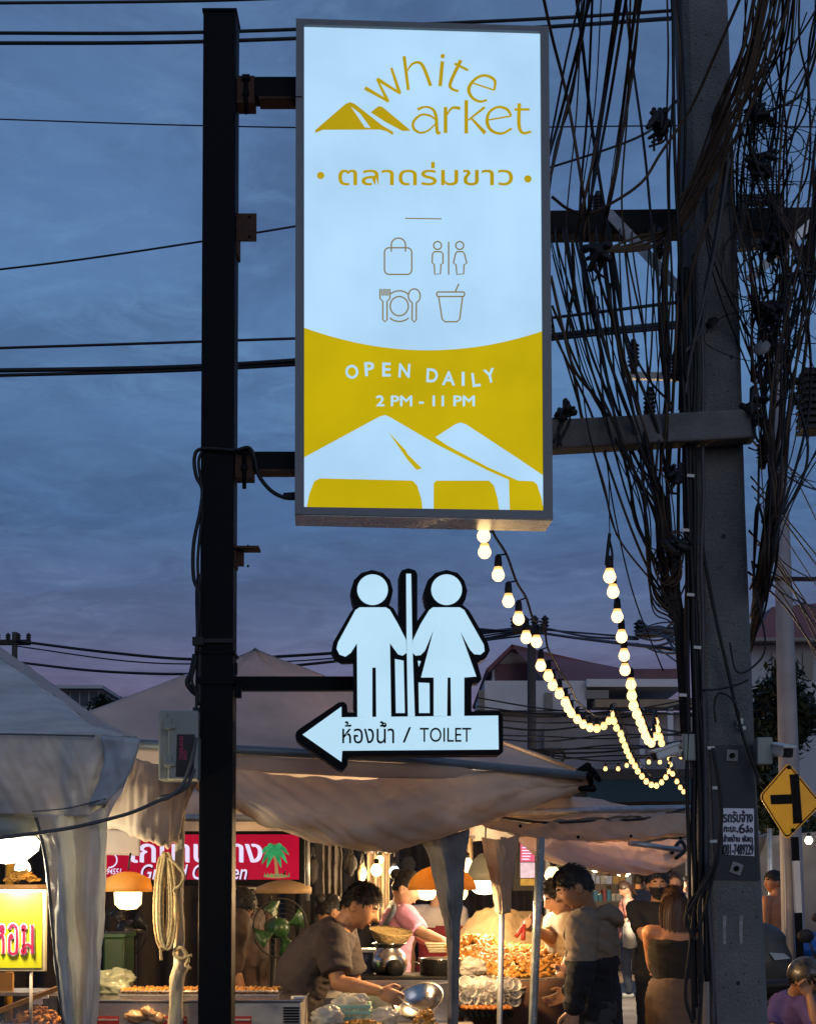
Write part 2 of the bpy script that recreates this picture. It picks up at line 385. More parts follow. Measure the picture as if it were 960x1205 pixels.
# building with pink roof on the right
D = 36
hb = thing('house', 'pale house with faded pink roof behind the tall lamp post', 'house', at(930, 900, D).xy.to_3d())
part('wall', 'far_white', hb, lambda mb: abox(mb, 880, 752, 1010, 1114, D, 6))
part('roof', mat('faded_pink_roof', (.20, .10, .115), .8, var=.15, vs=.6), hb, lambda mb: mb.prism([at(x, y, D - .4) for x, y in ((884, 757), (908, 714), (1010, 706), (1010, 752))], (0, 7, 0)))
part('gutter', 'glass_dark', hb, lambda mb: abox(mb, 880, 750, 1010, 754, D - .8, .3))
for x0, x1 in ((908, 922), (944, 956)): part('window', 'glass_dark', hb, lambda mb: abox(mb, x0, 768, x1, 800, D - .05, .08))
# modern block far left
D = 60
hl = thing('apartment_block', 'flat roofed block with blue glass windows beyond the tent', 'building', at(90, 900, D).xy.to_3d())
part('wall', 'far_white', hl, lambda mb: abox(mb, 40, 808, 118, 1083, D, 8))
part('roof', 'far_white', hl, lambda mb: abox(mb, 52, 806, 121, 810, D - .6, 9))
for i in range(5): part('window', mat('blue_glass', (.035, .06, .08), .1), hl, lambda mb: abox(mb, 62 + i * 11, 814, 71 + i * 11, 830, D - .05, .1))
for i in range(5): part('window', 'glass_dark', hl, lambda mb: abox(mb, 62 + i * 11, 838, 71 + i * 11, 852, D - .05, .1))

# trees: trunk, limbs and leaf faces
M['leaf'] = mat('dark_leaves', (.020, .032, .020), .7, var=.5, vs=3, trans=.2)
M['bark'] = mat('tree_bark', (.05, .04, .03), .95, bump=.4)
def tree(label, px, py0, py1, D, wpx, nleaf, seed, group=None):
    r_ = random.Random(seed); c = at(px, (py0 + py1) / 2, D); rad = wpx / 2 * D / F; hh = (py1 - py0) / 2 * D / F
    t = thing('tree', label, 'tree', (c.x, D, 0), group)
    mb = MB(); mb.tube(catmull([(c.x, D, 0), (c.x + .1, D, c.z * .6), (c.x, D, c.z)], 6), [.16, .15, .14, .12, .1, .08, .05], 8)
    for i in range(7):
        a = r_.uniform(0, 6.28); q = c + Vector((math.cos(a) * rad * .7, math.sin(a) * rad * .6, r_.uniform(-.3, .7) * hh)); mb.tube(catmull([(c.x, D, c.z - hh * .8), (c + q) / 2 - Vector((0, 0, .1)), q], 5), [.07, .06, .05, .04, .03, .02], 5)
    mb.build('trunk', M['bark'], t)
    mb = MB(); cl = [(c + Vector((r_.gauss(0, .45) * rad, r_.gauss(0, .45) * rad, r_.gauss(0, .45) * hh)), r_.uniform(.25, .5)) for _ in range(26)]
    for i in range(nleaf):
        cc, k = r_.choice(cl); p = cc + Vector((r_.gauss(0, .5), r_.gauss(0, .5), r_.gauss(0, .45))) * k * min(rad, hh) * 1.0
        d = Vector((r_.gauss(0, 1), r_.gauss(0, 1), r_.gauss(0, .6))).normalized(); x, y = frame_of(d); s_ = r_.uniform(.05, .11)
        b0 = len(mb.v); mb.v += [p - d * s_, p + x * s_ * .4, p + d * s_, p - x * s_ * .4 + y * .02]; mb.face((b0, b0 + 1, b0 + 2, b0 + 3))
    mb.build('crown', M['leaf'], t)
tree('small dark tree beside the flat roofed block', 124, 818, 850, 52, 32, 1600, 1)
tree('dark round tree between the block and the big tent', 152, 824, 858, 50, 36, 1600, 2)
tree('bushy dark tree behind the tall lamp post', 925, 790, 900, 22, 90, 5200, 3)
tree('low dark tree behind the yellow road sign', 905, 900, 985, 19, 70, 4200, 4)
tree('leafy shrub by the parked motorbikes', 968, 960, 1050, 20, 60, 3000, 5)
# ------------------------------------------------------------------ black sign post with brackets
DP = 6.62
def pz(py, D=DP): return at(480, py, D).z
def seg(p, q, t): return Vector(p) + (Vector(q) - Vector(p)) * t
pt = thing('sign_post', 'tall black square steel post carrying both illuminated signs', 'post', (at(252, 1205, DP).x, DP, 0))
xt, xb = at(258.5, 13, DP - .0735), at(252.5, 1205, DP - .0735); sl_ = (xt.x - xb.x) / (xt.z - xb.z)
def pxx(z): return xb.x + (z - xb.z) * sl_
HW = .0735
def f(mb):
    rings = []
    for z in (0, xt.z): x = pxx(z); rings.append([(x - HW, DP - HW, z), (x + HW, DP - HW, z), (x + HW, DP + HW, z), (x - HW, DP + HW, z)])
    mb.loft(rings, smooth=False)
part('shaft', 'black_paint', pt, f, bevel=.006)
part('cap', 'black_paint', pt, lambda mb: mb.box((pxx(xt.z), DP, xt.z + .006), (.155, .155, .012)))
def bolt(mb, p, ax, r=.012, h=.012): mb.lathe(p, [(r, 0), (r, h), (r * .6, h), (r * .6, h * 1.8)], 6, axis=ax, smooth=False)
# arms to the market sign, each with a bolted rusty plate
for yc, ht in ((108, 24), (545, 21)):
    z = at(300, yc, DP).z; x0 = pxx(z) + HW
    arm = part('arm', 'black_paint', pt, lambda mb: mb.box(((x0 + .07 + at(351, yc, DP).x) / 2, DP, z), (at(351, yc, DP).x - x0 - .07, .09, ht * DP / F)))
    part('plate', 'rust', arm, lambda mb: mb.box((x0 + .042, DP, z - .015), (.078, .10, .125)))
    part('lip', 'rust', arm, lambda mb: mb.box((x0 + .2, DP, z - ht * DP / F / 2 - .006), (.20, .095, .010)))
    def f(mb):
        mb.tube([(x0 + .045, DP - .055, z + .04), (x0 + .045, DP - .055, z - .13)], .010, 6)
        mb.box((x0 + .045, DP - .056, z + .035), (.034, .02, .022)); mb.box((x0 + .045, DP - .056, z - .035), (.028, .02, .02))
    part('bolt', 'black_paint', arm, f)
for yc in (270, 656):
    z = at(290, yc, DP).z; x0 = pxx(z) + HW
    tilt = 0 if yc < 400 else 1
    if not tilt:
        def f(mb): mb.box((x0 + .047, DP - .02, z), (.088, .012, .125)); mb.box((x0 + .005, DP + .02, z - .03), (.010, .09, .19))
    else:
        def f(mb):
            mb.box((x0 + .055, DP - .01, z + .035), (.11, .10, .010)); mb.box((x0 + .02, DP - .01, z), (.040, .010, .085)); mb.box((x0 + .004, DP, z), (.008, .09, .10))
    pl = part('bracket', 'rust', pt, f)
    for zz in (.045, -.045): part('bolt', 'black_paint', pl, lambda mb: bolt(mb, (x0 + .06, DP - .027, z + zz), (0, -1, 0), .006, .004))
za = at(330, 805, DP).z
part('arm', 'black_paint', pt, lambda mb: mb.box(((pxx(za) + HW + at(470, 805, DP).x) / 2, DP, za), (at(470, 805, DP).x - pxx(za) - HW, .055, .062)))
part('collar', 'black_paint', pt, lambda mb: (mb.box((pxx(za), DP, za + .005), (.165, .165, .03)), mb.box((pxx(za), DP, za + .13), (.163, .163, .012)), mb.box((pxx(za) + .095, DP - .06, za - .045), (.03, .03, .05)), mb.box((pxx(za) + .085, DP - .06, za + .06), (.012, .03, .05))))
# cables running on the post
wire('cable', '', [at(x, y, DP - .08) for x, y in ((352, 584), (338, 586), (320, 578), (305, 560), (300, 540), (293, 527), (278, 530))], .0095, parent=pt)
part('cable_gland', 'rubber', pt, lambda mb: mb.tube([at(334, 584, DP - .07), at(350, 584, DP - .05)], [.016, .02], 8))
for k, (pts, r_) in enumerate((
    ([(278, 530), (238, 528), (229, 538), (231, 560), (238, 575), (236, 600), (228, 640), (228, 680), (235, 700), (233, 740), (231, 770)], .009),
    ([(240, 528), (234, 545), (239, 590), (233, 660), (236, 720), (230, 780), (226, 800), (232, 820), (229, 850)], .007),
    ([(236, 676), (234, 700), (235, 760), (234, 830)], .016),
    ([(230, 770), (226, 790), (221, 803), (226, 812), (233, 818)], .013),
    ([(231, 800), (245, 812), (262, 814), (276, 810)], .008))):
    wire('cable', '', [at(x, y, DP - .09 + .012 * k) for x, y in pts], r_, parent=pt, steps=48)
part('cable_clip', 'rubber', pt, lambda mb: (mb.box(at(234, 755, DP - .08), (.05, .05, .035)), mb.box(at(255, 754, DP - .082), (.17, .012, .018))))
part('cable_tape', 'rubber', pt, lambda mb: mb.tube([at(232, 833, DP - .1), at(231, 868, DP - .1)], [.02, .026], 7))

# ------------------------------------------------------------------ market sign (lightbox)
YAW = R(3.4)
SP = Plane(at(348, 320, 6.46), YAW)
sg = thing('market_sign', 'large illuminated white and mustard market signboard in grey metal frame', 'sign', SP(498, 605))
OUT = [(348.5, 25), (644.5, 34), (649.5, 613), (347, 606)]
INN = [(358, 32), (635, 40), (638.5, 602), (358, 598)]
DEP = .20
def f(mb):
    b = [SP(*p) for p in OUT]; bk = [p - SP.n * DEP for p in b]; n0 = len(mb.v); mb.v += b + bk
    for k in range(4): mb.face((n0 + k, n0 + (k + 1) % 4, n0 + 4 + (k + 1) % 4, n0 + 4 + k))
    mb.face((n0 + 4, n0 + 5, n0 + 6, n0 + 7))
part('casing', 'alu', sg, f)
for k in range(4):
    a, b = OUT[k], OUT[(k + 1) % 4]; c, d = INN[(k + 1) % 4], INN[k]
    fb = part('frame_bar', mat('grey_frame', (.16, .175, .185), .5, .15, var=.12, vs=10), sg, lambda mb: mb.prism([SP(*p, .004) for p in (a, b, c, d)], SP.n * .018), bevel=.002)
part('seam', 'black_paint', sg, lambda mb: mb.box(SP(349, 117, .023), (.05, .004, .003)))
M['panel'] = emat('lit_white_acrylic', (.46, .72, .97), .95, .10, 1.8)
M['gold'] = emat('lit_gold_print', (.45, .32, .004), 1.0, .1, 3)
M['gold_line'] = emat('lit_gold_line', (.26, .21, .09), .9)
M['mustard'] = emat('lit_mustard_print', (.53, .40, .001), 1.0, .10, 2.5)
def quadp(L_, off): return [SP(x, y, off) for x, y in L_]
part('face_panel', 'panel', sg, lambda mb: mb.poly(quadp(INN, .002)))
topc = [(358 + (638 - 358) * t, 386 + (390 - 386) * t + 24.5 * (1 - (2 * t - 1) ** 2)) for t in [i / 28 for i in range(29)]]
part('mustard_band', 'mustard', sg, lambda mb: mb.poly(quadp(topc + [(638.5, 602), (358, 598)], .004)))
SPs = lambda o: (lambda x, y: SP(x, y, o))
Z2 = lambda x, y: (340 + x / 3, 320 + y / 3)
tents = [[(52, 657), (320, 512), (340, 507), (356, 514), (520, 610), (700, 702), (775, 735), (778, 845), (742, 845), (735, 800), (722, 755), (705, 738), (520, 738), (510, 748), (510, 843), (472, 843), (466, 800), (452, 755), (435, 738), (110, 730), (90, 740), (72, 785), (62, 838), (54, 838)],
         [(516, 585), (585, 540), (605, 533), (625, 540), (800, 655), (896, 720), (898, 845), (890, 800), (875, 752), (860, 740), (808, 738), (700, 690), (560, 615)]]
tg = part('tent_graphic', 'panel', sg, lambda mb: [mb.poly([SP(*Z2(*p), .006) for p in q]) for q in tents])
part('tent_slit', 'mustard', tg, lambda mb: mb.poly([SP(*Z2(*p), .008) for p in ((350, 566), (412, 632), (418, 645), (468, 695), (450, 701), (418, 665))]))
# lettering in the curved band
OD = list(zip('OPENDAILY', (222, 284, 344, 407, 505, 563, 614, 659, 708), (354, 344, 346, 350, 367, 377, 379, 382, 368), (-7, -4, 0, 3, 3, 2, 0, -7, -12)))
for grp in (OD[:4], OD[4:]):
    def f(mb):
        for ch, x, y, a in grp:
            hw = {'I': 5, 'O': 23, 'N': 20, 'A': 23, 'D': 20, 'P': 17, 'E': 15, 'L': 14, 'Y': 20}[ch]; cx, cy = Z2(x, y)
            text_fit(mb, ch, SPs(.006), cx - hw / 3, cy - 8.2, cx + hw / 3, cy + 8.2, .022, ang=R(a))
    part('lettering', 'panel', sg, f)
def bold(mb, tx, P, box, off, k):
    for i, (dx_, dy_) in enumerate(((0, 0), (k, 0), (-k, 0), (0, k), (0, -k))): text_fit(mb, tx, lambda x, y: P(x + dx_, y + dy_, off + .0006 * i), *box)
part('lettering', 'panel', sg, lambda mb: bold(mb, '2 PM - 11 PM', SP, Z2(308, 439) + Z2(654, 475), .006, .38))
# logo: tents, arched word, word below
Z1 = lambda x, y: (340 + x / 3, 10 + y / 3)
def zr(mb, pts, wd, off=.004, n=None, closed=False): ribbon(mb, [Z1(*p) for p in pts], [k / 3 for k in wd] if isinstance(wd, (list, tuple)) else wd / 3, SPs(off), closed=closed, n=n)
lg = part('logo', 'gold', sg, lambda mb: [mb.poly([SP(*Z1(*p), .004) for p in q]) for q in (
    [(92, 441), (94, 430), (200, 338), (216, 332), (232, 338), (330, 415), (368, 437), (367, 449), (345, 435), (320, 429), (120, 430)],
    [(288, 368), (316, 346), (330, 349), (430, 433), (400, 434), (340, 402)])])
part('logo_slit', 'panel', lg, lambda mb: mb.poly([SP(*Z1(*p), .006) for p in ((219, 349), (250, 372), (288, 424), (268, 422))]))
def letters(mb):
    zr(mb, [(268, 282), (352, 330)], [14, 9]); zr(mb, [(310, 250), (349, 330)], [7, 13]); zr(mb, [(310, 250), (393, 302)], [13, 9]); zr(mb, [(361, 211), (391, 302)], [9, 13])
    zr(mb, [(406, 170), (421, 290)], [12, 11]); zr(mb, [(418, 222), (432, 200), (455, 192), (474, 208), (500, 275)], [5, 8, 10, 12, 12], n=20)
    zr(mb, [(541, 188), (533, 276)], 13)
    mb.poly([SP(*Z1(*p), .004) for p in arc(542, 170, 8, 8, 0, 340, 14)])
    zr(mb, [(606, 184), (570, 262), (573, 284), (598, 294)], [13, 12, 10, 8], n=18); zr(mb, [(584, 196), (632, 220)], 9)
    zr(mb, [(640, 262), (724, 290)], [6, 6])
    zr(mb, [(724, 290), (725, 255), (690, 238), (655, 252), (634, 285), (645, 315), (672, 330), (698, 325)], [8, 11, 10, 10, 13, 11, 9, 8], n=30)
    zr(mb, [(453, 358), (480, 349), (505, 356), (518, 380), (523, 438), (535, 438)], [11, 7, 9, 12, 12, 7], n=24)
    zr(mb, [(518, 395), (497, 380), (466, 377), (440, 400), (440, 425), (462, 440), (490, 433), (518, 408)], [6, 8, 8, 10, 10, 8, 7, 5], n=28)
    zr(mb, [(552, 349), (552, 441)], 13); zr(mb, [(556, 378), (575, 353), (604, 354)], [6, 9, 12], n=12)
    zr(mb, [(625, 325), (625, 443)], 13); zr(mb, [(690, 350), (632, 396)], [10, 6]); zr(mb, [(642, 388), (692, 442)], [8, 14])
    zr(mb, [(697, 396), (784, 381)], [6, 6])
    zr(mb, [(784, 381), (768, 357), (735, 350), (705, 370), (699, 405), (715, 433), (750, 443), (786, 425)], [8, 11, 9, 10, 13, 11, 9, 8], n=30)
    zr(mb, [(812, 336), (811, 415), (825, 441), (854, 436)], [13, 13, 10, 8], n=16); zr(mb, [(795, 358), (848, 358)], 9)
part('lettering', 'gold', sg, letters)
part('lettering', 'gold', sg, lambda mb: bold(mb, 'ตลาดร่มขาว', SP, Z1(175, 545) + Z1(789, 626), .004, .3))
for cx, cy in ((112, 591), (842, 603)): part('dot', 'gold', sg, lambda mb: mb.poly([SP(*Z1(*p), .004) for p in arc(cx, cy, 13, 13, 0, 345, 20)]))
part('rule', 'gold_line', sg, lambda mb: zr(mb, [(410, 742), (538, 744)], 4))
LW = 5
def bag(mb):
    zr(mb, rrect(337, 846, 433, 940, 16), LW, closed=True); zr(mb, [(361, 860), (361, 835)] + arc(386, 835, 25, 23, 180, 360, 14) + [(411, 860)], LW)
def restroom(mb):
    for cx in (524, 602): zr(mb, arc(cx, 838, 14, 14, 0, 345, 18), LW, closed=True)
    zr(mb, [(563, 825), (563, 941)], LW)
    zr(mb, [(512, 860), (537, 860), (543, 868), (543, 902), (536, 904), (534, 938), (514, 940), (512, 904), (505, 900), (506, 868)], LW, closed=True)
    zr(mb, [(592, 860), (613, 860), (619, 868), (627, 900), (617, 906), (616, 938), (592, 940), (589, 906), (580, 900), (587, 868)], LW, closed=True)
def z2r(mb, pts, wd, n=None, closed=False): ribbon(mb, [Z2(*p) for p in pts], wd / 3, SPs(.004), closed=closed, n=n)
def plate(mb):
    z2r(mb, arc(389, 122, 32, 34, 0, 345, 24), LW, closed=True)
    z2r(mb, arc(389, 122, 52, 54, 230, 310, 12), LW); z2r(mb, arc(389, 122, 52, 54, 50, 130, 12), LW)
    z2r(mb, [(331, 170), (331, 105), (321, 95), (321, 62), (328, 62), (328, 84), (335, 84), (335, 62), (342, 62), (342, 84), (349, 84), (349, 62), (356, 62), (356, 95), (346, 105), (346, 170), (338, 177)], LW, closed=True)
    z2r(mb, arc(442, 86, 21, 25, 110, 430, 22) + [(449, 170), (442, 178), (434, 170)], LW, closed=True)
def cup(mb):
    z2r(mb, rrect(521, 72, 619, 88, 6), LW, closed=True); z2r(mb, [(528, 90), (540, 168), (550, 177), (592, 177), (602, 168), (612, 90)], LW); z2r(mb, [(586, 72), (599, 43)], LW)
for nm, fn in (('bag_icon', bag), ('restroom_icon', restroom), ('plate_icon', plate), ('cup_icon', cup)): part(nm, 'gold_line', sg, fn)

# ------------------------------------------------------------------ toilet sign (shaped lightbox)
TP = Plane(at(480, 760, 6.42), R(4))
ts = thing('toilet_sign', 'illuminated arrow sign with man and woman figures outlined in black', 'sign', TP(480, 905))
Z3 = lambda x, y: (340 + x / 3.4286, 640 + y / 3.4286)
OUTL = [(26, 772), (30, 758), (44, 745), (200, 640), (222, 638), (234, 650), (237, 680), (274, 680), (262, 660), (262, 466), (215, 468), (186, 455), (172, 430), (178, 398), (248, 276), (266, 252), (255, 225), (249, 188), (262, 146), (292, 117), (335, 105), (380, 117), (408, 146), (420, 188), (412, 224), (402, 246), (424, 262), (446, 305), (446, 122), (455, 106), (482, 98), (509, 106), (518, 122), (518, 310), (548, 268), (566, 250), (554, 225), (547, 188), (560, 146), (590, 117), (635, 105), (680, 117), (706, 146), (719, 188), (712, 224), (700, 246), (726, 268), (802, 398), (810, 430), (797, 457), (768, 474), (760, 480), (777, 545), (768, 558), (736, 562), (736, 676), (846, 676), (862, 688), (864, 838), (850, 852), (240, 856), (236, 892), (218, 914), (200, 910), (40, 800), (30, 788)]
part('outline', 'black_paint', ts, lambda mb: mb.prism([TP(*Z3(*p)) for p in OUTL], -TP.n * .12))
part('back_rim', 'alu', ts, lambda mb: mb.prism([TP(*Z3(435 + (x - 435) * .985, 500 + (y - 500) * .985), -.121) for x, y in OUTL], -TP.n * .02))
M['panel2'] = emat('lit_white_acrylic_figure', (.49, .745, .92), .98, .05, 3)
def tp(pts, off): return lambda mb: mb.poly([TP(*Z3(*p), off) for p in pts])
part('arrow', 'panel2', ts, tp([(55, 770), (212, 657), (212, 700), (843, 693), (845, 830), (215, 835), (212, 880)], .004))
mn = part('man_figure', 'panel2', ts, tp([(285, 257), (390, 257), (406, 266), (440, 325), (472, 388), (474, 440), (458, 452), (440, 447), (407, 402), (412, 699), (352, 699), (350, 500), (336, 500), (336, 699), (276, 699), (274, 402), (250, 440), (228, 456), (204, 448), (192, 424), (198, 398), (268, 268)], .006))
part('head', 'panel2', mn, tp(arc(337, 186, 62, 62, 0, 350, 36), .006))
wm = part('woman_figure', 'panel2', ts, tp([(580, 257), (688, 257), (706, 268), (785, 408), (788, 434), (771, 448), (746, 446), (729, 428), (690, 354), (755, 536), (706, 540), (706, 695), (653, 695), (651, 540), (639, 540), (637, 695), (583, 695), (583, 540), (532, 540), (582, 350), (548, 432), (530, 450), (510, 452), (498, 440), (498, 392), (530, 325), (565, 268)], .006))
part('head', 'panel2', wm, tp(arc(635, 186, 62, 62, 0, 350, 36), .006))
part('divider_bar', 'panel2', ts, tp([(472, 122), (492, 122), (497, 395), (507, 697), (479, 697), (474, 395)], .008))
for q in ([(427, 465), (462, 472), (467, 683), (431, 683)], [(522, 560), (566, 562), (567, 683), (524, 683)], [(519, 472), (532, 474), (523, 497)]):
    part('small_panel', 'panel2', ts, tp(q, .005))
fn7 = lambda x, y: TP(x, y, .007)
part('lettering', 'black_paint', ts, lambda mb: text_fit(mb, 'ห้องน้ำ', fn7, *Z3(215, 716), *Z3(424, 806), .004))
part('slash', 'black_paint', ts, lambda mb: text_fit(mb, '/', fn7, *Z3(458, 740), *Z3(492, 802)))
part('lettering', 'black_paint', ts, lambda mb: text_fit(mb, 'TOILET', fn7, *Z3(527, 742), *Z3(734, 800), .002))

# ------------------------------------------------------------------ meter box on the post
eb = thing('electric_box', 'cream plastic electric box with black sticker strapped to the black post', 'box', at(212, 918, DP - .09))
DB = DP - .16
M['cream'] = mat('cream_plastic', (.27, .29, .26), .45, var=.08, vs=4)
part('body', 'cream', eb, lambda mb: abox(mb, 187, 836, 233, 918, DB, .14), bevel=.008)
part('lid', 'cream', eb, lambda mb: abox(mb, 198, 837, 233, 917, DB - .03, .03), bevel=.006)
for y in (852, 896): part('latch', 'cream', eb, lambda mb: (mb.box(at(198, y, DB - .035), (.03, .02, .05)), mb.box(at(200, y + 3, DB - .045), (.05, .01, .015))), bevel=.003)
stk = part('sticker', mat('black_sticker', (.008, .008, .01), .35, var=0), eb, lambda mb: mb.poly([at(x, y, DB - .033) for x, y in ((208.5, 864), (229.5, 864), (228, 914), (207, 914))]))
def f(mb):
    fn = lambda x, y: at(x, y, DB - .035)
    text_fit(mb, 'THAILAND', fn, 213.5 - 14, 880 - 2.2, 213.5 + 14, 880 + 2.2, .02, ang=-math.pi / 2)
    text_fit(mb, 'BAD', fn, 218 - 5.5, 888.5 - 2, 218 + 5.5, 888.5 + 2, .02, ang=-math.pi / 2)
part('lettering', mat('pink_print', (.42, .035, .11), .5, var=0), stk, f)
wire('power_cable', 'grey cable looping from the electric box down to the left tent', [at(x, y, d) for x, y, d in ((231, 868, 6.42), (226, 895, 6.4), (216, 922, 6.38), (200, 938, 6.35), (186, 943, 6.33), (150, 958, 6.25), (90, 973, 6.15), (40, 981, 6.1), (-30, 990, 6.0))], .0085, 'grey_cable', steps=50)
wire('power_cable', 'short black cable stub beneath the electric box', [at(x, y, d) for x, y, d in ((229, 905, 6.40), (220, 925, 6.39), (205, 935, 6.39), (190, 938, 6.40), (187, 943, 6.42))], .009, 'grey_cable', steps=24)
# ------------------------------------------------------------------ concrete utility pole
DC = 7.2
prow = [(-140, 797, 848), (0, 803, 857), (300, 813, 869), (600, 821, 878), (880, 827, 889), (1205, 836, 905), (1390, 840, 912)]
up = thing('utility_pole', 'tall leaning concrete utility pole wrapped in black cables', 'pole', (at(870, 1205, DC).x, DC + .1, 0))
def f(mb):
    rings = []
    for y, l, r_ in prow:
        a, b = at(l, y, DC), at(r_, y, DC); z = a.z if y < 1390 else 0.; c = .03; d = .27
        rings.append([(a.x + c, DC, z), (b.x - c, DC, z), (b.x, DC + c, z), (b.x, DC + d - c, z), (b.x - c, DC + d, z), (a.x + c, DC + d, z), (a.x, DC + d - c, z), (a.x, DC + c, z)])
    rr = []
    for i in range(len(rings) - 1):
        for k in range(6):
            rr.append([Vector(p).lerp(Vector(q), k / 6) for p, q in zip(rings[i], rings[i + 1])])
    rr.append([Vector(p) for p in rings[-1]])
    mb.loft(rr[::-1], smooth=False)
part('shaft', mat('pole_concrete', (.12, .125, .125), .92, var=.3, vs=3.0, bump=1.0, bs=70, detail=10, col2=(.23, .23, .225)), up, f)
def pits(mb):
    r_ = random.Random(5)
    for i in range(240):
        y = r_.uniform(40, 1205); l = np.interp(y, [p[0] for p in prow], [p[1] for p in prow]); r2 = np.interp(y, [p[0] for p in prow], [p[2] for p in prow])
        x = r_.uniform(l + 10, r2 - 9); q = r_.choice((.3, .4, .5, .7, 1.0)); mb.poly([at(x + q * math.cos(a), y + q * 1.1 * math.sin(a), DC - .0015) for a in [k * 1.047 for k in range(6)]])
tag(part('pit', mat('pit_shadow', (.03, .03, .03), 1, var=0), up, pits), kind='stuff')
for x, y, q in ((851, 631, 3), (868, 1157, 2.6), (860, 420, 2.2)): part('bolt_hole', 'rubber', up, lambda mb: mb.poly([at(x + q * math.cos(a), y + q * math.sin(a), DC - .003) for a in [k * .52 for k in range(12)]]))
for x0, x1 in ((850, 854.5), (869.5, 874)): part('paint_stroke', mat('white_paint_mark', (.30, .30, .29), .8, var=.3, vs=30), up, lambda mb: mb.patch([[at(x0, 1077, DC - .004), at(x1, 1078, DC - .004)], [at(x0 - .4, 1095, DC - .004), at(x1 - 1, 1095, DC - .004)], [at(x0 + .3, 1112, DC - .004), at(x1 - .6, 1110, DC - .004)]], 4, 8))
pl = part('dark_wrap', mat('dark_slate_paint', (.020, .022, .030), .6, var=.25, vs=6), up, lambda mb: mb.poly([at(x, y, DC - .008) for x, y in ((835, 877), (885, 877), (894, 1036), (841, 1035))]))
for x, y, a in ((861, 889, .05), (866, 1022, .35)):
    wsh = part('washer', 'concrete', pl, lambda mb: mb.box(at(x, y, DC - .014), (.055, .008, .055), rot=Matrix.Rotation(a, 3, 'Y')), bevel=.002)
    part('bolt', 'black_paint', wsh, lambda mb: bolt(mb, at(x, y, DC - .019), (0, -1, 0), .014, .008))
ps = thing('poster', 'small white advertising sheet with dark blue lettering on the concrete pole', 'poster', at(868, 1005, DC - .02))
part('sheet', mat('white_sheet', (.74, .76, .82), .5, var=.06), ps, lambda mb: mb.poly([at(x, y, DC - .014) for x, y in ((849, 951), (886.5, 951.5), (887, 1007.5), (851, 1005.5))]))
PF = lambda x, y: at(840 + x / 16, 940 + y / 16, DC - .017)
for tx, bx in (('รถรับจ้าง', (175, 215, 722, 440)), ('กะบะ,', (178, 520, 440, 645)), ('6', (462, 470, 578, 645)), ('ล้อ', (592, 500, 722, 635)), ('ย้ายบ้าน', (178, 675, 480, 805)), ('พัสดุ', (525, 690, 722, 845)), ('081-7489229', (175, 855, 735, 1050))):
    part('lettering', mat('navy_print', (.008, .012, .035), .6, var=0), ps, lambda mb: [text_fit(mb, tx, lambda x, y: PF(x + a_, y + b_) - Vector((0, .0004 * i_, 0)), *bx) for i_, (a_, b_) in enumerate(((0, 0), (6, 0), (-6, 0), (0, 6), (0, -6)))])

# crossarms and ironwork belong to the pole
M['wood'] = mat('weathered_timber', (.022, .019, .017), .9, var=.4, vs=6, bump=.4, bs=30, stretch=(.3, 1, 1))
def f(mb): a, b = at(640, 267, 7.62), at(1010, 262, 7.7); mb.beam(a, b, .12, .125)
part('crossarm', 'wood', up, f, bevel=.008)
part('crossarm', mat('concrete_arm', (.14, .135, .13), .9, var=.3, vs=6, bump=.4, bs=50), up, lambda mb: mb.beam(at(640, 515.5, 7.12), at(886, 502, 7.10), .13, .142), bevel=.012)
for x, y in ((695, 510), (753, 507), (823, 501)): part('arm_hole', 'rubber', up, lambda mb: mb.poly([at(x + 2.4 * math.cos(a), y + 2.4 * math.sin(a), 7.12 - .069) for a in [k * .63 for k in range(10)]]))
part('brace', 'gal', up, lambda mb: mb.beam(at(715, 250, 7.52), at(806, 348, 7.45), .012, .05))
part('brace', 'gal', up, lambda mb: mb.beam(at(955, 262, 7.55), at(880, 330, 7.5), .012, .045))
part('arm_iron', 'gal', up, lambda mb: mb.beam(at(737, 442, 7.4), at(812, 444, 7.4), .03, .034))
def f(mb):
    abox(mb, 869, 228, 880, 292, 7.42, .05); abox(mb, 880, 228, 922, 238, 7.42, .05); abox(mb, 880, 280, 912, 290, 7.42, .05); abox(mb, 912, 238, 922, 262, 7.42, .05)
part('bracket', mat('painted_bracket', (.13, .14, .15), .6, .3, var=.3), up, f)
def insul(mb, p, r_=.03, h=.15, n=6, ax=None):
    prof = [(.012, -.03)]
    for k in range(n): z = h * k / n; prof += [(r_ * .6, z), (r_, z + h / n * .45), (r_ * .6, z + h / n * .8)]
    mb.lathe(p, prof + [(.012, h + .02)], 10, axis=ax)
for x, y, D_, h in ((745, 432, 7.38, .12), (764, 492, 7.1, .13), (795, 442, 7.36, .11), (703, 252, 7.6, .1), (776, 160, 7.3, .12), (775, 300, 7.55, .12), (897, 545, 7.2, .12)):
    part('insulator', mat('brown_insulator', (.018, .014, .013), .3, var=.2), up, lambda mb: insul(mb, at(x, y, D_), .032, h))
part('splice_box', 'rubber', up, lambda mb: (abox(mb, 946, 432, 966, 504, 7.3, .12), [abox(mb, 944, 436 + 8 * k, 968, 440 + 8 * k, 7.28, .14) for k in range(9)], [mb.tube([at(946, y, 7.3), at(930, y - 2, 7.3)], .02, 7) for y in (450, 474)]), bevel=.003)
part('reflector_disc', mat('grey_disc', (.25, .25, .24), .6), up, lambda mb: mb.lathe(at(896, 410, 7.0), [(.0, -.004), (.042, 0), (.042, .006), (0, .01)], 14, axis=(-.45, -.8, .35)))
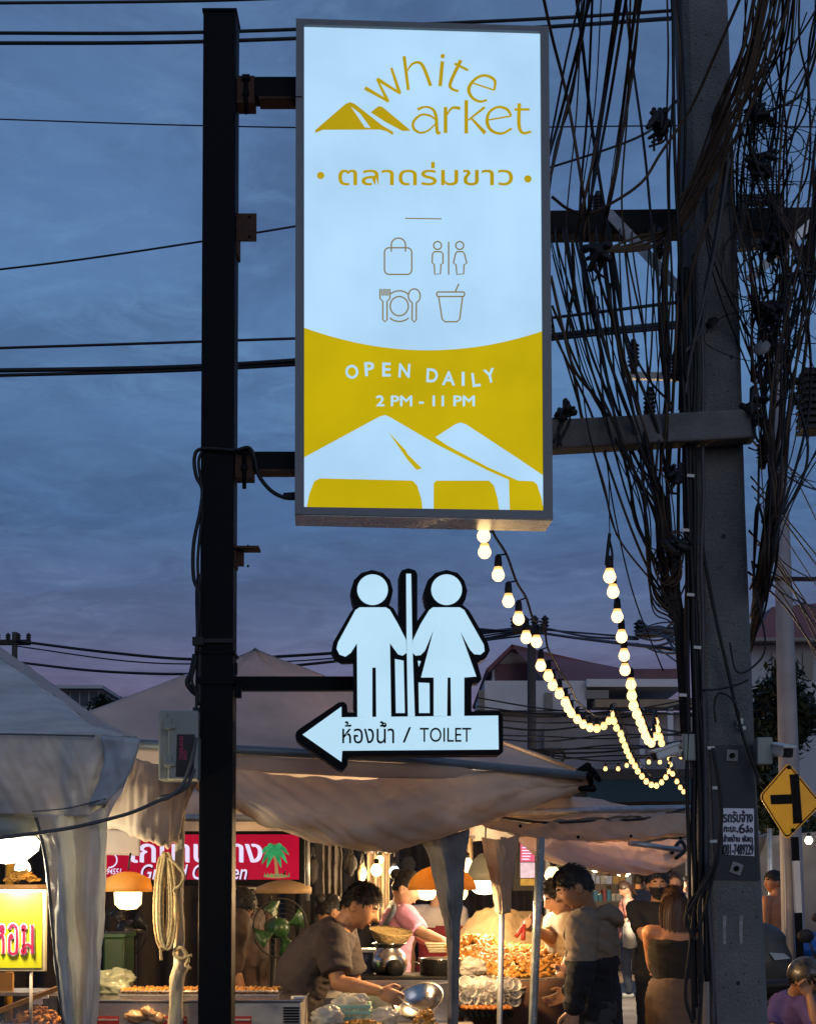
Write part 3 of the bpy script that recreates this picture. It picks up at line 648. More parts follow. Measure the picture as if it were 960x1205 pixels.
# conduit and clipped cables down the left side of the pole
for k, (x0, x1, r_, m_) in enumerate(((817, 835, .012, 'rubber'), (812, 831, .014, 'rubber'), (808, 826, .012, 'rubber'), (804, 822, .016, 'rubber'), (800, 818, .010, 'rubber'), (822, 838, .010, 'grey_cable'), (806, 821, .009, 'brown_cable'))):
    P = []
    for y in range(300 + 15 * k, 1225, 70):
        t = (y - 480) / 720; P.append(at(x0 + (x1 - x0) * t - 4 * math.sin(t * 5 + k) + rnd.uniform(-2, 2), y, 7.14 - .012 * (k % 3)))
    wire('cable', '', P, r_, m_, parent=up, steps=40)
part('conduit', 'white_plastic', up, lambda mb: mb.tube([at(823, 820, 7.22), at(827, 1000, 7.22), at(831, 1230, 7.22)], .017, 8))
for k, (y, x) in enumerate(((624, 806), (762, 820), (818, 803), (880, 836), (927, 842), (990, 839), (560, 812), (700, 812))):
    part('cable_clip', 'white_plastic', up, lambda mb: mb.box(at(x, y, 7.10), (.035, .012, .014), rot=Matrix.Rotation(rnd.uniform(-.1, .1), 3, 'Y')))
for k, P in enumerate(([(825, 640), (840, 720), (856, 790), (872, 860), (888, 905), (893, 925)], [(858, 756), (866, 790), (885, 785), (900, 760), (890, 700), (884, 660)], [(826, 812), (845, 811), (866, 806), (880, 800)], [(842, 850), (840, 830), (845, 816), (858, 820), (868, 836), (870, 850)], [(845, 1000), (830, 1040), (812, 1060), (807, 1080), (815, 1098), (826, 1080), (836, 1040), (845, 1005)], [(836, 1020), (818, 1060), (812, 1110), (806, 1170), (815, 1204)], [(842, 1012), (822, 1066), (826, 1130), (822, 1210)], [(838, 880), (846, 930), (848, 970), (838, 1020), (818, 1058), (806, 1082), (818, 1108)])):
    wire('cable', '', [at(x, y, 7.12 - .015 * k) for x, y in P], .009 if k in (0, 4, 5, 6, 7) else .005, parent=up, steps=40)
part('connector', 'white_plastic', up, lambda mb: (mb.box(at(870, 849, 7.17), (.03, .02, .03)), mb.box(at(873, 857, 7.17), (.03, .02, .02))), bevel=.004)

# ------------------------------------------------------------------ overhead cables
sky_w = [  # label, points, radius, material
    ('topmost thin cable crossing the sky past the post top', [(-40, 4, 9), (240, 1, 9.5), (420, -6, 10)], .010, 'rubber'),
    ('thick black cable just above the market sign arm', [(-40, 39, 9), (240, 38, 9), (600, 24, 9), (800, 12, 9), (830, 10, 7.6)], .011, 'rubber'),
    ('thick black cable running parallel under its twin by the post top', [(-40, 51, 9), (240, 49, 9), (600, 34, 9), (815, 20, 7.6)], .012, 'rubber'),
    ('hair thin line crossing behind the upper sign arm', [(-40, 139, 14), (240, 148, 14), (480, 151, 14), (800, 148, 14), (1000, 150, 14)], .007, 'rubber'),
    ('thin cable slanting up past the upper rusty bracket', [(-40, 322, 12), (120, 302, 12), (350, 266, 12), (500, 238, 12), (730, 170, 10), (800, 115, 7.5)], .009, 'rubber'),
    ('thin cable above the thick black pair behind the post', [(-40, 411, 10), (240, 402, 10), (500, 392, 10), (650, 374, 9), (820, 353, 7.4)], .010, 'rubber'),
    ('thick black cable tied to the concrete pole below its timber crossarm', [(-40, 437, 10), (240, 431, 10), (500, 412, 9.5), (660, 394, 9), (842, 377, 7.15)], .017, 'rubber'),
    ('second thick cable hanging just beneath the tied black cable', [(-40, 443, 10), (240, 435, 10), (500, 418, 9.5), (660, 398, 9), (838, 381, 7.15)], .013, 'rubber'),
    ('far cable sagging behind the tents from the distant pole', [(18, 754, 30), (130, 768, 28), (232, 776, 27), (340, 772, 26), (440, 764, 25), (560, 746, 23), (625, 738, 20)], .028, 'rubber'),
    ('lower far cable sagging behind the tents', [(18, 779, 30), (120, 790, 28), (235, 793, 27), (340, 784, 26), (480, 768, 25), (625, 742, 20)], .026, 'rubber'),
    ('middle far cable between the distant poles behind the tents', [(18, 760, 30.2), (150, 778, 28), (260, 781, 27), (400, 774, 26), (625, 747, 20)], .014, 'rubber')]
for lb, P, r_, m_ in sky_w: wire('overhead_cable', lb, [at(*p) for p in P], r_, m_, steps=40)
def bunch(label, group, lines, mats=('rubber', 'brown_cable'), rr=(.007, .013), j=2.):
    for k, P in enumerate(lines):
        jj = j * 1.6
        Q = [at(p[0] + rnd.uniform(-jj, jj), p[1] + rnd.uniform(-jj, jj), p[2] if len(p) > 2 else 7.1 + rnd.uniform(-.2, .2)) for p in P]
        r_ = rnd.uniform(*rr) * .68; m_ = rnd.choice(mats); wd_ = {'rubber': 'black', 'brown_cable': 'brown weathered', 'grey_cable': 'grey'}[m_]; th_ = 'thick' if r_ > .0065 else 'thin'
        wire('utility_cable', '%s %s cable %s' % (th_, wd_, label), Q, r_, m_, group, steps=max(10, 8 * len(Q)))
ZA = lambda L_, o=(640, 0): [(o[0] + p[0] / 3, o[1] + p[1] / 3) + tuple(p[2:]) for p in L_]
g1 = 'cables fanning down beside the concrete pole'; l1 = 'in the fan hanging between market sign and concrete pole'
lines = [ZA(q) for q in (
    [(-8, -60, 6.6), (30, 130), (75, 340), (135, 670), (150, 760), (190, 960), (260, 1200), (330, 1420, 7.2), (410, 1800, 7.2)],
    [(105, -60, 6.6), (130, 160), (170, 430), (215, 720), (245, 960), (300, 1230), (390, 1500), (430, 1780, 7.2)],
    [(160, -40, 6.4), (110, 240), (60, 420), (20, 640, 6.9)], [(155, -60, 6.4), (95, 330), (50, 520), (20, 720, 6.9)], [(170, -50, 6.4), (60, 390), (15, 560, 6.9)],
    [(265, -60, 6.4), (215, 330), (180, 560), (135, 750), (110, 850, 7.3)], [(290, -60, 6.4), (220, 380), (160, 690), (130, 850, 7.3)], [(275, -60, 6.4), (240, 220), (190, 560), (150, 850, 7.3)],
    [(345, -60, 6.3), (310, 230), (265, 500), (225, 700), (200, 850, 7.3)], [(350, -60, 6.3), (300, 280), (250, 580), (205, 850, 7.3)], [(340, -60, 6.3), (280, 420), (235, 650), (190, 880, 7.3)],
    [(290, -30, 6.6), (310, 200), (345, 520), (375, 760), (400, 960), (420, 1250), (440, 1650, 7.2)],
    [(440, -50), (430, 200), (425, 420), (430, 700), (440, 960), (430, 1300), (440, 1750, 7.2)],
    [(455, -50), (450, 250), (440, 560), (450, 800), (460, 1100), (440, 1500), (430, 1850, 7.2)], [(470, -50), (480, 250), (470, 600), (475, 900), (470, 1150), (455, 1500), (440, 1900, 7.2)], [(480, -50), (490, 400), (490, 800), (495, 1100), (500, 1500, 7.2)], [(462, -50), (465, 500), (480, 900), (480, 1300), (480, 1700, 7.2)],
    [(110, 850, 7.4), (140, 1000), (170, 1150), (220, 1350), (300, 1580), (390, 1780), (420, 1900, 7.2)], [(130, 850, 7.4), (175, 1080), (230, 1280), (310, 1500), (380, 1700), (410, 1850, 7.2)], [(195, 850, 7.4), (220, 1030), (260, 1200), (320, 1400), (380, 1620), (420, 1800, 7.2)], [(205, 850, 7.4), (240, 1100), (290, 1300), (350, 1520), (400, 1700), (430, 1900, 7.2)],
    [(120, 850, 7.4), (150, 1050), (200, 1250), (240, 1440), (300, 1700), (345, 1880, 7.2)], [(15, 980), (60, 1160), (110, 1300), (190, 1420), (260, 1560), (350, 1740), (410, 1870, 7.2)], [(20, 1070), (80, 1220), (140, 1330), (230, 1500), (340, 1690), (420, 1830, 7.2)],
    [(20, 1120), (70, 1250), (150, 1520), (210, 1700), (270, 1900, 7.2)], [(30, 1160), (100, 1300), (160, 1450), (200, 1560), (300, 1820), (360, 2000, 7.2)], [(90, 850), (95, 1000), (80, 1180), (110, 1330), (145, 1500)],
    [(240, 850, 7.4), (260, 1000), (300, 1180), (360, 1330), (450, 1440, 7.2)], [(390, 850, 7.4), (400, 1000), (410, 1200), (425, 1450), (410, 1700), (405, 1880, 7.2)], [(420, 960), (440, 1180), (420, 1420), (400, 1650), (400, 2000, 7.2)], [(225, 1000), (260, 1350), (330, 1680), (390, 1820, 7.2)], [(180, 1050), (200, 1400), (260, 1650), (330, 1850, 7.2)])]
for q in lines:
    if q[-1][1] > 560: q += [(799 + rnd.uniform(-5, 5), 730, 7.2), (806 + rnd.uniform(-4, 4), 860, 7.25)]
bunch(l1, g1, lines)
for k in range(22):
    x0 = rnd.uniform(10, 460); x1 = 400 + rnd.uniform(-60, 40); a = [(x0, rnd.uniform(770, 800), 7.8), (x0 + rnd.uniform(-6, 6), 870, 7.3), (x0 * .7 + x1 * .3 + rnd.uniform(-20, 20), 1250 + rnd.uniform(-60, 60)), (x0 * .3 + x1 * .7 + rnd.uniform(-15, 15), 1550 + rnd.uniform(-60, 60)), (x1, 1800 + rnd.uniform(-60, 60)), (x1 + 25, 2050 + rnd.uniform(-60, 100), 7.2)]
    bunch(l1, g1, [ZA(a) + [(799 + rnd.uniform(-5, 5), 740, 7.2), (806 + rnd.uniform(-4, 4), 860, 7.25)]], rr=(.004, .009))
for k in range(7):
    x0 = rnd.uniform(60, 440); x1 = x0 + rnd.uniform(-150, -20); a = [(x0, -60, 6.5), ((x0 + x1) / 2, rnd.uniform(300, 480)), (x1, 780 + rnd.uniform(-100, 100), 7.2), (x1 + rnd.uniform(0, 90), 1180, 7.2)]
    bunch(l1, g1, [ZA(a)], rr=(.004, .011))
l2 = 'of the bundle sweeping across the concrete pole'; g2 = 'brown bundle sweeping across the pole'
for k in range(18):
    o = k * 5.5
    q = [(735 + o, -60, 6.5), (690 + o * .9, 160, 6.6), (630 + o * .8, 330, 6.75), (570 + o * .5, 500, 6.9), (500 + o * .5, 680, 7.0), (420 + o * .9, 800, 7.05), (330 + o * .5, 845 + o * .3, 7.08), (190 + rnd.uniform(-8, 8), 888 + rnd.uniform(-6, 6), 7.05)] if k % 2 else [(760 + o, -60, 6.5), (690 + o, 240, 6.6), (610 + o * .9, 460, 6.75), (520 + o * .6, 660, 6.9), (450 + o * .3, 790, 7.0), (430, 860 + o, 7.05), (410 + o * .3, 1000 + 6 * o, 7.1)]
    bunch(l2, g2, [ZA(q)], ('brown_cable',), (.006, .010))
for q in ([(870, -40, 6.4), (800, 190, 6.5), (700, 390, 6.7), (600, 560, 6.85), (480, 700, 6.95)], [(700, -40, 6.4), (610, 200, 6.6), (520, 380, 6.8), (420, 550, 6.9), (340, 650, 6.95), (240, 720, 7.0), (150, 755, 7.05), (80, 745, 7.1), (20, 690, 7.1)], [(660, 440, 6.9), (600, 700, 6.95), (540, 900, 7.0), (510, 1010, 7.05), (495, 1120, 7.1), (480, 1450, 7.15)], [(650, 480, 6.9), (610, 800, 7.0), (570, 1000, 7.05), (545, 1160, 7.1), (500, 1250, 7.1)], [(645, 560, 6.9), (590, 900, 7.0), (520, 1250, 7.1), (500, 1400, 7.12)]):
    bunch('lying over the swept bundle on the pole', 'thick cables over the bundle', [ZA(q)], ('brown_cable', 'grey_cable'), (.011, .016))
l3 = 'winding down the thicket right beside the concrete pole'; g3 = 'tangled cables beyond the pole'
for k in range(15):
    x0 = rnd.uniform(700, 1040); y0 = rnd.choice((-60, -60, rnd.uniform(0, 600))); x1 = rnd.uniform(690, 980); x2 = rnd.uniform(700, 960)
    a = [(x0, y0, 6.8), (x0 * .6 + x1 * .4 + rnd.uniform(-30, 30), y0 + rnd.uniform(150, 300)), (x1, y0 + rnd.uniform(400, 620)), (x2, y0 + rnd.uniform(750, 1000)), (760 + rnd.uniform(-40, 160), y0 + rnd.uniform(1100, 1500)), (790 + rnd.uniform(-50, 60), 1900 + rnd.uniform(-200, 100)), (735, 2150 + rnd.uniform(-100, 100), 7.55)]
    bunch(l3, g3, [ZA(a)], rr=(.004, .011))
for k in range(16):
    a = [(1060, rnd.uniform(-50, 900), 6.9), (980, rnd.uniform(300, 1000)), (890 + rnd.uniform(-40, 40), rnd.uniform(700, 1300)), (820 + rnd.uniform(-50, 50), 1400 + rnd.uniform(-100, 150)), (800 + rnd.uniform(-20, 40), 1750), (775 + rnd.uniform(-15, 25), 1980), (755 + rnd.uniform(-15, 15), 2150, 7.5), (720, 2300, 7.6)]
    bunch('gathered into the drooping bundle before the lamp post', 'gathered bundle beyond the pole', [ZA(a)], ('brown_cable', 'brown_cable', 'rubber'), (.007, .012))
for k in range(34):     # loose loops
    cx, cy = rnd.choice(((770, 420), (770, 560), (760, 640), (800, 900), (790, 1150), (850, 1300), (830, 560), (740, 980))); cx += rnd.uniform(-50, 70); cy += rnd.uniform(-70, 70); rx, ry = rnd.uniform(40, 190), rnd.uniform(40, 170); a0 = rnd.uniform(0, 360)
    pts = [(cx + rx * (1 + .25 * math.sin(i * 1.7 + k)) * math.cos(R(a0 + i * 55)), cy + ry * (1 + .25 * math.cos(i * 1.3 + k)) * math.sin(R(a0 + i * 55)), 7.0 + .06 * (i % 3) + rnd.uniform(-.1, .2)) for i in range(rnd.randint(5, 9))]
    bunch('coiled in loose loops inside the thicket by the pole', 'loose cable loops', [ZA(pts)], ('rubber', 'rubber', 'brown_cable'), (.0025, .005))
for k in range(20):     # slanting in from overhead, far side
    x0 = rnd.uniform(720, 1060); x1 = x0 - rnd.uniform(40, 190)
    bunch('slanting from overhead into the thicket by the pole', 'cables slanting into the thicket', [ZA([(x0, -60, 6.6), (x0 - 25, 180, 6.8), (x1 + 20, 420), (x1, 700), (x1 + rnd.uniform(-40, 90), 1000 + rnd.uniform(-60, 80)), (790 + rnd.uniform(-60, 60), 1350, 7.3)])], ('rubber', 'brown_cable', 'rubber'), (.004, .010))
for k in range(16):     # fan to the right below
    y0 = rnd.uniform(1500, 2050)
    a = [(735 + rnd.uniform(-20, 30), y0, 7.3), (850, y0 + rnd.uniform(60, 160), 8.5), (1000, y0 + rnd.uniform(150, 420), 11)]
    bunch('slanting down behind the tall lamp post', 'cables slanting behind the lamp post', [ZA(a)], ('rubber',), (.005, .010))
for k in range(9):
    y0 = rnd.uniform(500, 1600); bunch('slanting down behind the tall lamp post', 'cables slanting behind the lamp post', [ZA([(1010, y0, 8), (860 + rnd.uniform(-40, 40), y0 + rnd.uniform(200, 420), 8), (760, y0 + rnd.uniform(380, 700), 7.4)])], ('rubber',), (.004, .009))
def clump(px, py, r_, label, seed):
    t = thing('cable_splice', label, 'splice', at(px, py, 7.05)); q = random.Random(seed)
    def f(mb):
        for i in range(14):
            p = at(px + q.gauss(0, r_ * .4), py + q.gauss(0, r_ * .5), 7.05 + q.uniform(-.06, .06)); d = Vector((q.gauss(0, 1), q.gauss(0, 1), q.gauss(0, 1))).normalized() * q.uniform(.02, .045)
            mb.cap(p - d, p + d, q.uniform(.01, .022), q.uniform(.008, .016), 7)
    part('tape_wrap', 'rubber', t, f)
    part('tail', 'rubber', t, lambda mb: [mb.tube(catmull([at(px, py, 7.05), at(px + q.uniform(-9, 9), py + q.uniform(8, 20), 7.05), at(px + q.uniform(-14, 14), py + q.uniform(18, 40), 7.0)], 8), .006, 5) for _ in range(3)])
for i, (x, y, r_, lb) in enumerate(((777, 145, 11, 'dark knot of spliced cables left of the pole top'), (893, 135, 13, 'fat tangle of spliced cables right of the pole top'), (893, 190, 15, 'wide clump of spliced cables above the timber crossarm'), (912, 290, 12, 'knot of cables hanging under the timber crossarm end'), (905, 365, 15, 'black splice cluster beside the round grey disc'), (700, 296, 9, 'taped knot under the timber crossarm by the sign'), (664, 486, 5, 'small green tie clamp on the wire by the sign edge'), (795, 560, 7, 'small taped splice above the cable fan'), (796, 640, 9, 'coil knot beside the clipped black cables'), (888, 480, 12, 'splice bundle behind the concrete crossarm end'))): clump(x, y, r_, lb, i)
# messy coil of cable left of pole at the level of the second light string
for k in range(10):
    cx, cy = 787 + rnd.uniform(-8, 8), 665 + rnd.uniform(-18, 18); rx, ry = rnd.uniform(8, 20), rnd.uniform(12, 26); a0 = rnd.uniform(0, 360)
    bunch('looped slackly beside the clipped cables on the pole', 'slack loops left of the pole', [[(cx + rx * math.cos(R(a0 + i * 50)), cy + ry * math.sin(R(a0 + i * 50)), 7.1 + .01 * i) for i in range(7)]], ('rubber', 'brown_cable'), (.004, .008), 1)
for k in range(12):
    y0 = rnd.uniform(730, 760); bunch('fanning out from the far timber crossarm', 'cables at the far crossarm', [[(748 + rnd.uniform(-4, 8), y0, 14), (775, y0 + rnd.uniform(-6, 14), 11), (806, y0 + rnd.uniform(-25, 40), 8)]], ('rubber',), (.008, .014), 1)
bunch('dropping loose from the concrete crossarm', 'wires dropping from the crossarm', [[(650, 300, 7.0), (680, 420, 7.0), (693, 510, 7.0), (725, 630, 7.3)], [(712, 530, 7.1), (722, 600, 7.2), (745, 700, 7.4), (780, 790, 7.4)], [(757, 530, 7.1), (742, 590, 7.1), (760, 640, 7.1), (800, 655, 7.1)]], ('rubber',), (.005, .006), 0)

# ------------------------------------------------------------------ distant poles
for px, py0, py1, D_, wd, lb in ((625, 738, 905, 20, 10, 'thin distant utility pole behind the string lights'), (18, 744, 900, 30, 7, 'far utility pole poking above the left tent')):
    t = thing('utility_pole', lb, 'pole', (at(px, 900, D_).x, D_, 0)); a = at(px, py0, D_)
    part('shaft', mat('dark_far_pole', (.06, .055, .05), .9), t, lambda mb: mb.tube([(a.x, D_, 0), a], [wd * D_ / F * .62, wd * D_ / F * .48], 8))
    part('crossarm', 'wood', t, lambda mb: mb.beam(at(px - 22, py0 + 12 if px < 100 else py0 + 2, D_), at(px + 18, py0 + 12 if px < 100 else py0 + 4, D_), .12, .10))
    for k in range(4): part('insulator', 'rubber', t, lambda mb: insul(mb, at(px - 20 + 12 * k, (py0 + 10 if px < 100 else py0), D_), .06, .14, 3))
t = thing('cable_coil', 'coiled black cable hung in two hoops on the thin distant pole', 'coil', at(640, 900, 19.5))
for cx in (638, 657): part('hoop', 'rubber', t, lambda mb: mb.tube([at(cx + 7 * math.cos(a), 890 + 7 * math.sin(a), 19.6) for a in [k * .35 for k in range(19)]], .02, 6))
for k in range(14):
    y0 = rnd.uniform(830, 900); bunch('strung slack and low before the white house', 'cables before the white house', [[(560, y0 - rnd.uniform(-8, 10), 18), (640, y0 + rnd.uniform(0, 8), 18.5), (720, y0 + rnd.uniform(-4, 12), 19), (820, y0 + rnd.uniform(-20, 10), 16)]], ('rubber',), (.012, .022), 2)
bunch('running from the thin distant pole to the far crossarm', 'cables from the thin pole', [[(520, 735, 22), (590, 742, 21), (630, 738, 20), (690, 749, 17), (750, 752, 14)], [(560, 742, 22), (625, 744, 20), (680, 751, 17), (800, 765, 11)], [(560, 750, 22), (625, 740, 20), (640, 741, 20), (700, 746, 17), (750, 750, 14)]], ('rubber',), (.018, .026), 0)
t = thing('far_crossarm', 'far timber crossarm with hanging cable ends behind the light strings', 'crossarm', at(770, 745, 14)); part('beam', 'wood', t, lambda mb: mb.beam(at(748, 746, 14), at(815, 742, 14), .1, .08)); part('insulator', 'rubber', t, lambda mb: insul(mb, at(752, 744, 14), .06, .1, 3))

# ------------------------------------------------------------------ lamp post, yellow sign, cameras
DL = 14.0
lp = thing('lamp_post', 'tall pale grey tapering lamp post behind the concrete pole', 'post', (at(935, 1205, DL).x, DL, 0))
part('shaft', mat('pale_post_paint', (.30, .29, .30), .6, var=.15, vs=5), lp, lambda mb: mb.tube([at(939, 1420, DL), at(934, 1130, DL), at(927, 880, DL), at(920, 640, DL), at(914, 470, DL), at(911, 400, DL)], [.125, .115, .097, .077, .065, .06], 12))
part('arm', 'wood', lp, lambda mb: mb.beam(at(903, 681, DL - .06), at(990, 682, DL - .06), .05, .035))
YP = Plane(at(925, 942, 12), R(-4))
ysn = thing('road_sign', 'yellow diamond road sign with black side junction symbol', 'road sign', (at(930, 1000, 12).x, 12.05, 0))
def rdiam(k, off): 
    cx, cy = 926, 942.5; P = [(927, 897), (967, 946), (925, 989), (892.5, 937)]; o = []
    for i in range(4):
        p = P[i]; a, b = P[i - 1], P[(i + 1) % 4]
        for t in (0, .33, .67, 1): 
            u = [p[j] + .07 * ((a[j] - p[j]) * (1 - t) ** 1.3 + (b[j] - p[j]) * t ** 1.3) for j in (0, 1)]; o.append(YP(cx + (u[0] - cx) * k, cy + (u[1] - cy) * k, off))
    return o
pnl = part('panel', mat('yellow_sign_paint', (.80, .44, .004), .35, var=.10, vs=3, spec=.4), ysn, lambda mb: mb.prism(rdiam(1, 0), -YP.n * .012))
part('border', 'black_paint', pnl, lambda mb: mb.poly(rdiam(.955, .004), [rdiam(.915, .004)]))
Z5 = lambda x, y: (780 + x / 3.4944, 860 + y / 3.4944)
part('symbol', 'black_paint', pnl, lambda mb: mb.poly([YP(*Z5(*p), .005) for p in ((518, 180), (556, 177), (571, 380), (533, 383), (529, 300), (442, 303), (439, 264), (525, 261))]))
for x, y in ((516, 150), (532, 409)): part('bolt', 'black_paint', pnl, lambda mb: bolt(mb, YP(*Z5(x, y), .0), YP.n, .018, .01))
part('post', mat('pale_round_post', (.40, .34, .27), .6, var=.15), ysn, lambda mb: mb.tube([at(933, 1260, 12.06), at(930, 1130, 12.06), at(926, 940, 12.06)], .036, 10))
sp = thing('striped_post', 'thin post banded in black and white beside the yellow road sign', 'post', (at(940, 1200, 12.0).x, 12.0, 0))
for y0, y1, m_ in ((985, 1013, 'black_paint'), (1013, 1074, 'white_plastic'), (1074, 1150, 'black_paint'), (1150, 1290, 'white_plastic')):
    part('band', m_, sp, lambda mb: mb.beam(at(934.5 + (y0 - 985) * .045, y0, 11.97), at(934.5 + (y1 - 985) * .045, y1, 11.97), .05, .05, up=(0, 1, 0)))
def cctv(px, py, D_, d, label, jx, jy, q=1.):
    p = at(px, py, D_); d = Vector(d).normalized(); t = thing('security_camera', label, 'camera', p)
    part('housing', 'white_plastic', t, lambda mb: (mb.beam(p - d * .09 * q, p + d * .09 * q, .075 * q, .062 * q), ), bevel=.012)
    part('sunshade', 'white_plastic', t, lambda mb: mb.beam(p - d * .09 * q + Vector((0, 0, .038 * q)), p + d * .12 * q + Vector((0, 0, .038 * q)), .09 * q, .012), bevel=.004)
    part('lens', 'rubber', t, lambda mb: (mb.beam(p + d * .0905 * q, p + d * .093 * q, .062 * q, .05 * q), mb.tube([p + d * .09 * q, p + d * .098 * q], .02 * q, 12)))
    part('bracket', 'white_plastic', t, lambda mb: mb.tube(catmull([p - d * .06 - Vector((0, 0, .02)), p - d * .1 - Vector((0, -.05, .03)), at(jx, jy, D_ + .05)], 8), .016, 8))
    part('junction_box', 'cream', t, lambda mb: mb.box(at(jx, jy, D_ + .05), (.075, .06, .13)), bevel=.006)
cctv(783, 886, 7.1, (-.9, -.3, -.32), 'white security camera facing the market on the pole side', 812, 880, .72)
cctv(918, 884, 7.1, (.25, -.95, -.2), 'white security camera with black lens above the yellow sign', 898, 884, .8)

# ------------------------------------------------------------------ bulb strings
M['bulb'] = emat('warm_bulb_glass', (1.0, .64, .28), 3.2)
M['bulb_neck'] = emat('amber_bulb_neck', (1.0, .50, .15), 1.6)
M['bulb_mid'] = emat('warm_mid_bulb_glass', (1.0, .63, .24), 3.0)
M['bulb_far'] = emat('warm_far_bulb_glass', (1.0, .61, .20), 2.8)
def bulbs(name, label, pts, D0, D1, wire_dx, group=None, drop=.05, pw=1.0):
    """pts: bulb centres; depth runs D0 to D1"""
    n = len(pts); P = []
    for i, p in enumerate(pts):
        D_ = p[2] if len(p) > 2 else D0 * (D1 / D0) ** ((i / max(1, n - 1)) ** pw); P.append(at(p[0], p[1], D_))
    t = thing(name, label, 'light string', P[0], group)
    top = [p + Vector((wire_dx, .01, drop + .055 + rnd.uniform(-.008, .012))) for p in P]
    part('cord', 'rubber', t, lambda mb: mb.tube(catmull(top, n * 4), .0065, 5))
    for p, q in zip(P, top):
        near = p.y < 10; r_ = .031 if near else .030 if p.y < 13 else .031; nn = 12 if near else 8
        b = part('bulb', 'bulb' if p.y < 8.6 else 'bulb_mid' if p.y < 12.5 else 'bulb_far', t, lambda mb: mb.lathe(p, [(.0005, -r_), (r_ * .5, -r_ * .87), (r_ * .87, -r_ * .5), (r_, 0), (r_ * .9, r_ * .45), (r_ * .62, r_ * .95), (r_ * .5, r_ * 1.25)], nn))
        part('neck', 'bulb_neck', b, lambda mb: mb.lathe(p, [(r_ * .74, r_ * .86), (r_ * .66, r_ * 1.08), (r_ * .58, r_ * 1.3)], nn))
        part('socket', 'rubber', b, lambda mb: (mb.lathe(p + Vector((0, 0, r_ * 1.2)), [(r_ * .55, 0), (r_ * .62, .02), (r_ * .5, .055), (.006, .065)], 8), mb.tube([p + Vector((0, 0, r_ * 1.2 + .06)), q], .004, 4)))
    return t
S1 = [(569, 631, 6.75), (570, 650), (586, 677), (598, 708), (610, 729), (619, 751), (631, 756), (636, 784), (645, 796), (650, 807), (658, 817), (665, 827), (668, 834), (672, 840), (679, 847), (686, 853), (694, 857), (702, 858), (710, 855), (716, 849), (719, 841)]
bulbs('string_light', 'string of warm globe bulbs swooping down from under the market sign', S1, 6.6, 14, .04)
S1b = [(722, 849), (725, 857), (730, 864), (732, 871), (735, 878), (737, 884), (740, 890), (743, 896), (747, 902), (750, 908), (755, 914), (760, 920), (766, 924), (772, 925), (778, 921), (783, 915), (786, 908), (788, 900), (791, 911), (796, 920), (800, 927), (804, 932)]
bulbs('string_light', 'far continuation of bulbs dipping low behind the white security camera', S1b, 14.2, 21, .03)
S2 = [(717, 679), (721, 697), (726, 726), (731, 750), (734, 772), (735, 789), (742, 806), (743, 819), (745, 831), (749, 841), (753, 850), (756, 858), (759, 866), (762, 872), (766, 875), (769, 868), (770, 859), (771, 850), (773, 859), (776, 868), (778, 875)]
bulbs('string_light', 'string of warm globe bulbs dropping steeply from a hook left of the pole', S2, 7.1, 14, -.01)
part_hook = thing('hook', 'small black hook holding the steep bulb string in the air', 'hook', at(715, 640, 7.1))
part('cord', 'rubber', part_hook, lambda mb: (mb.tube(catmull([at(717, 628, 7.1), at(715, 645, 7.1), at(713, 665, 7.1)], 8), .009, 6), mb.tube(catmull([at(716, 632, 7.1), at(720, 652, 7.1), at(719, 668, 7.1)], 8), .006, 5), mb.tube([at(716, 560, 7.15), at(717, 630, 7.1)], .0025, 4)))
S3 = [(712, 905), (727, 905), (737, 901), (763, 897), (776, 897), (787, 893), (801, 891)]
bulbs('string_light', 'level row of small bulbs under the green awning', S3, 23, 22, .0, drop=.02)
S4 = [(692, 846), (706, 849), (698, 850)]
# ------------------------------------------------------------------ tents and tarpaulins
M['canvas'] = mat('white_canvas', (.66, .59, .54), .75, var=.16, vs=2.2, bump=.12, bs=12, trans=.35)
M['vinyl'] = mat('grey_blue_vinyl', (.62, .61, .56), .38, var=.22, vs=3., bump=.15, bs=10, trans=.35)
M['dirty'] = mat('stained_canvas', (.58, .555, .51), .8, var=.3, vs=4., bump=.2, bs=20, trans=.12, detail=8, stretch=(.5, 1, 2.2))
M['tan'] = mat('tan_tarpaulin', (.74, .64, .52), .7, var=.15, vs=2.5, bump=.12, bs=9, trans=.45)
M['pink_tan'] = mat('pinkish_tarpaulin', (.82, .69, .61), .75, var=.12, vs=2., bump=.1, bs=9, trans=.45)
M['brown_tarp'] = mat('brown_tarpaulin', (.44, .35, .265), .7, var=.2, vs=3, bump=.15, bs=10, trans=.2)
def A(L_): return [at(*p) for p in L_]
def pat(name, m, parent, rows, nu=30, nv=14, wr=.01, ws=7, seed=0, solid=.003, fine=.3, fold=None): return part(name, m, parent, lambda mb: mb.patch([A(r_) for r_ in rows], nu, nv, wr, ws, seed, fine=fine, fold=fold), solid=solid)
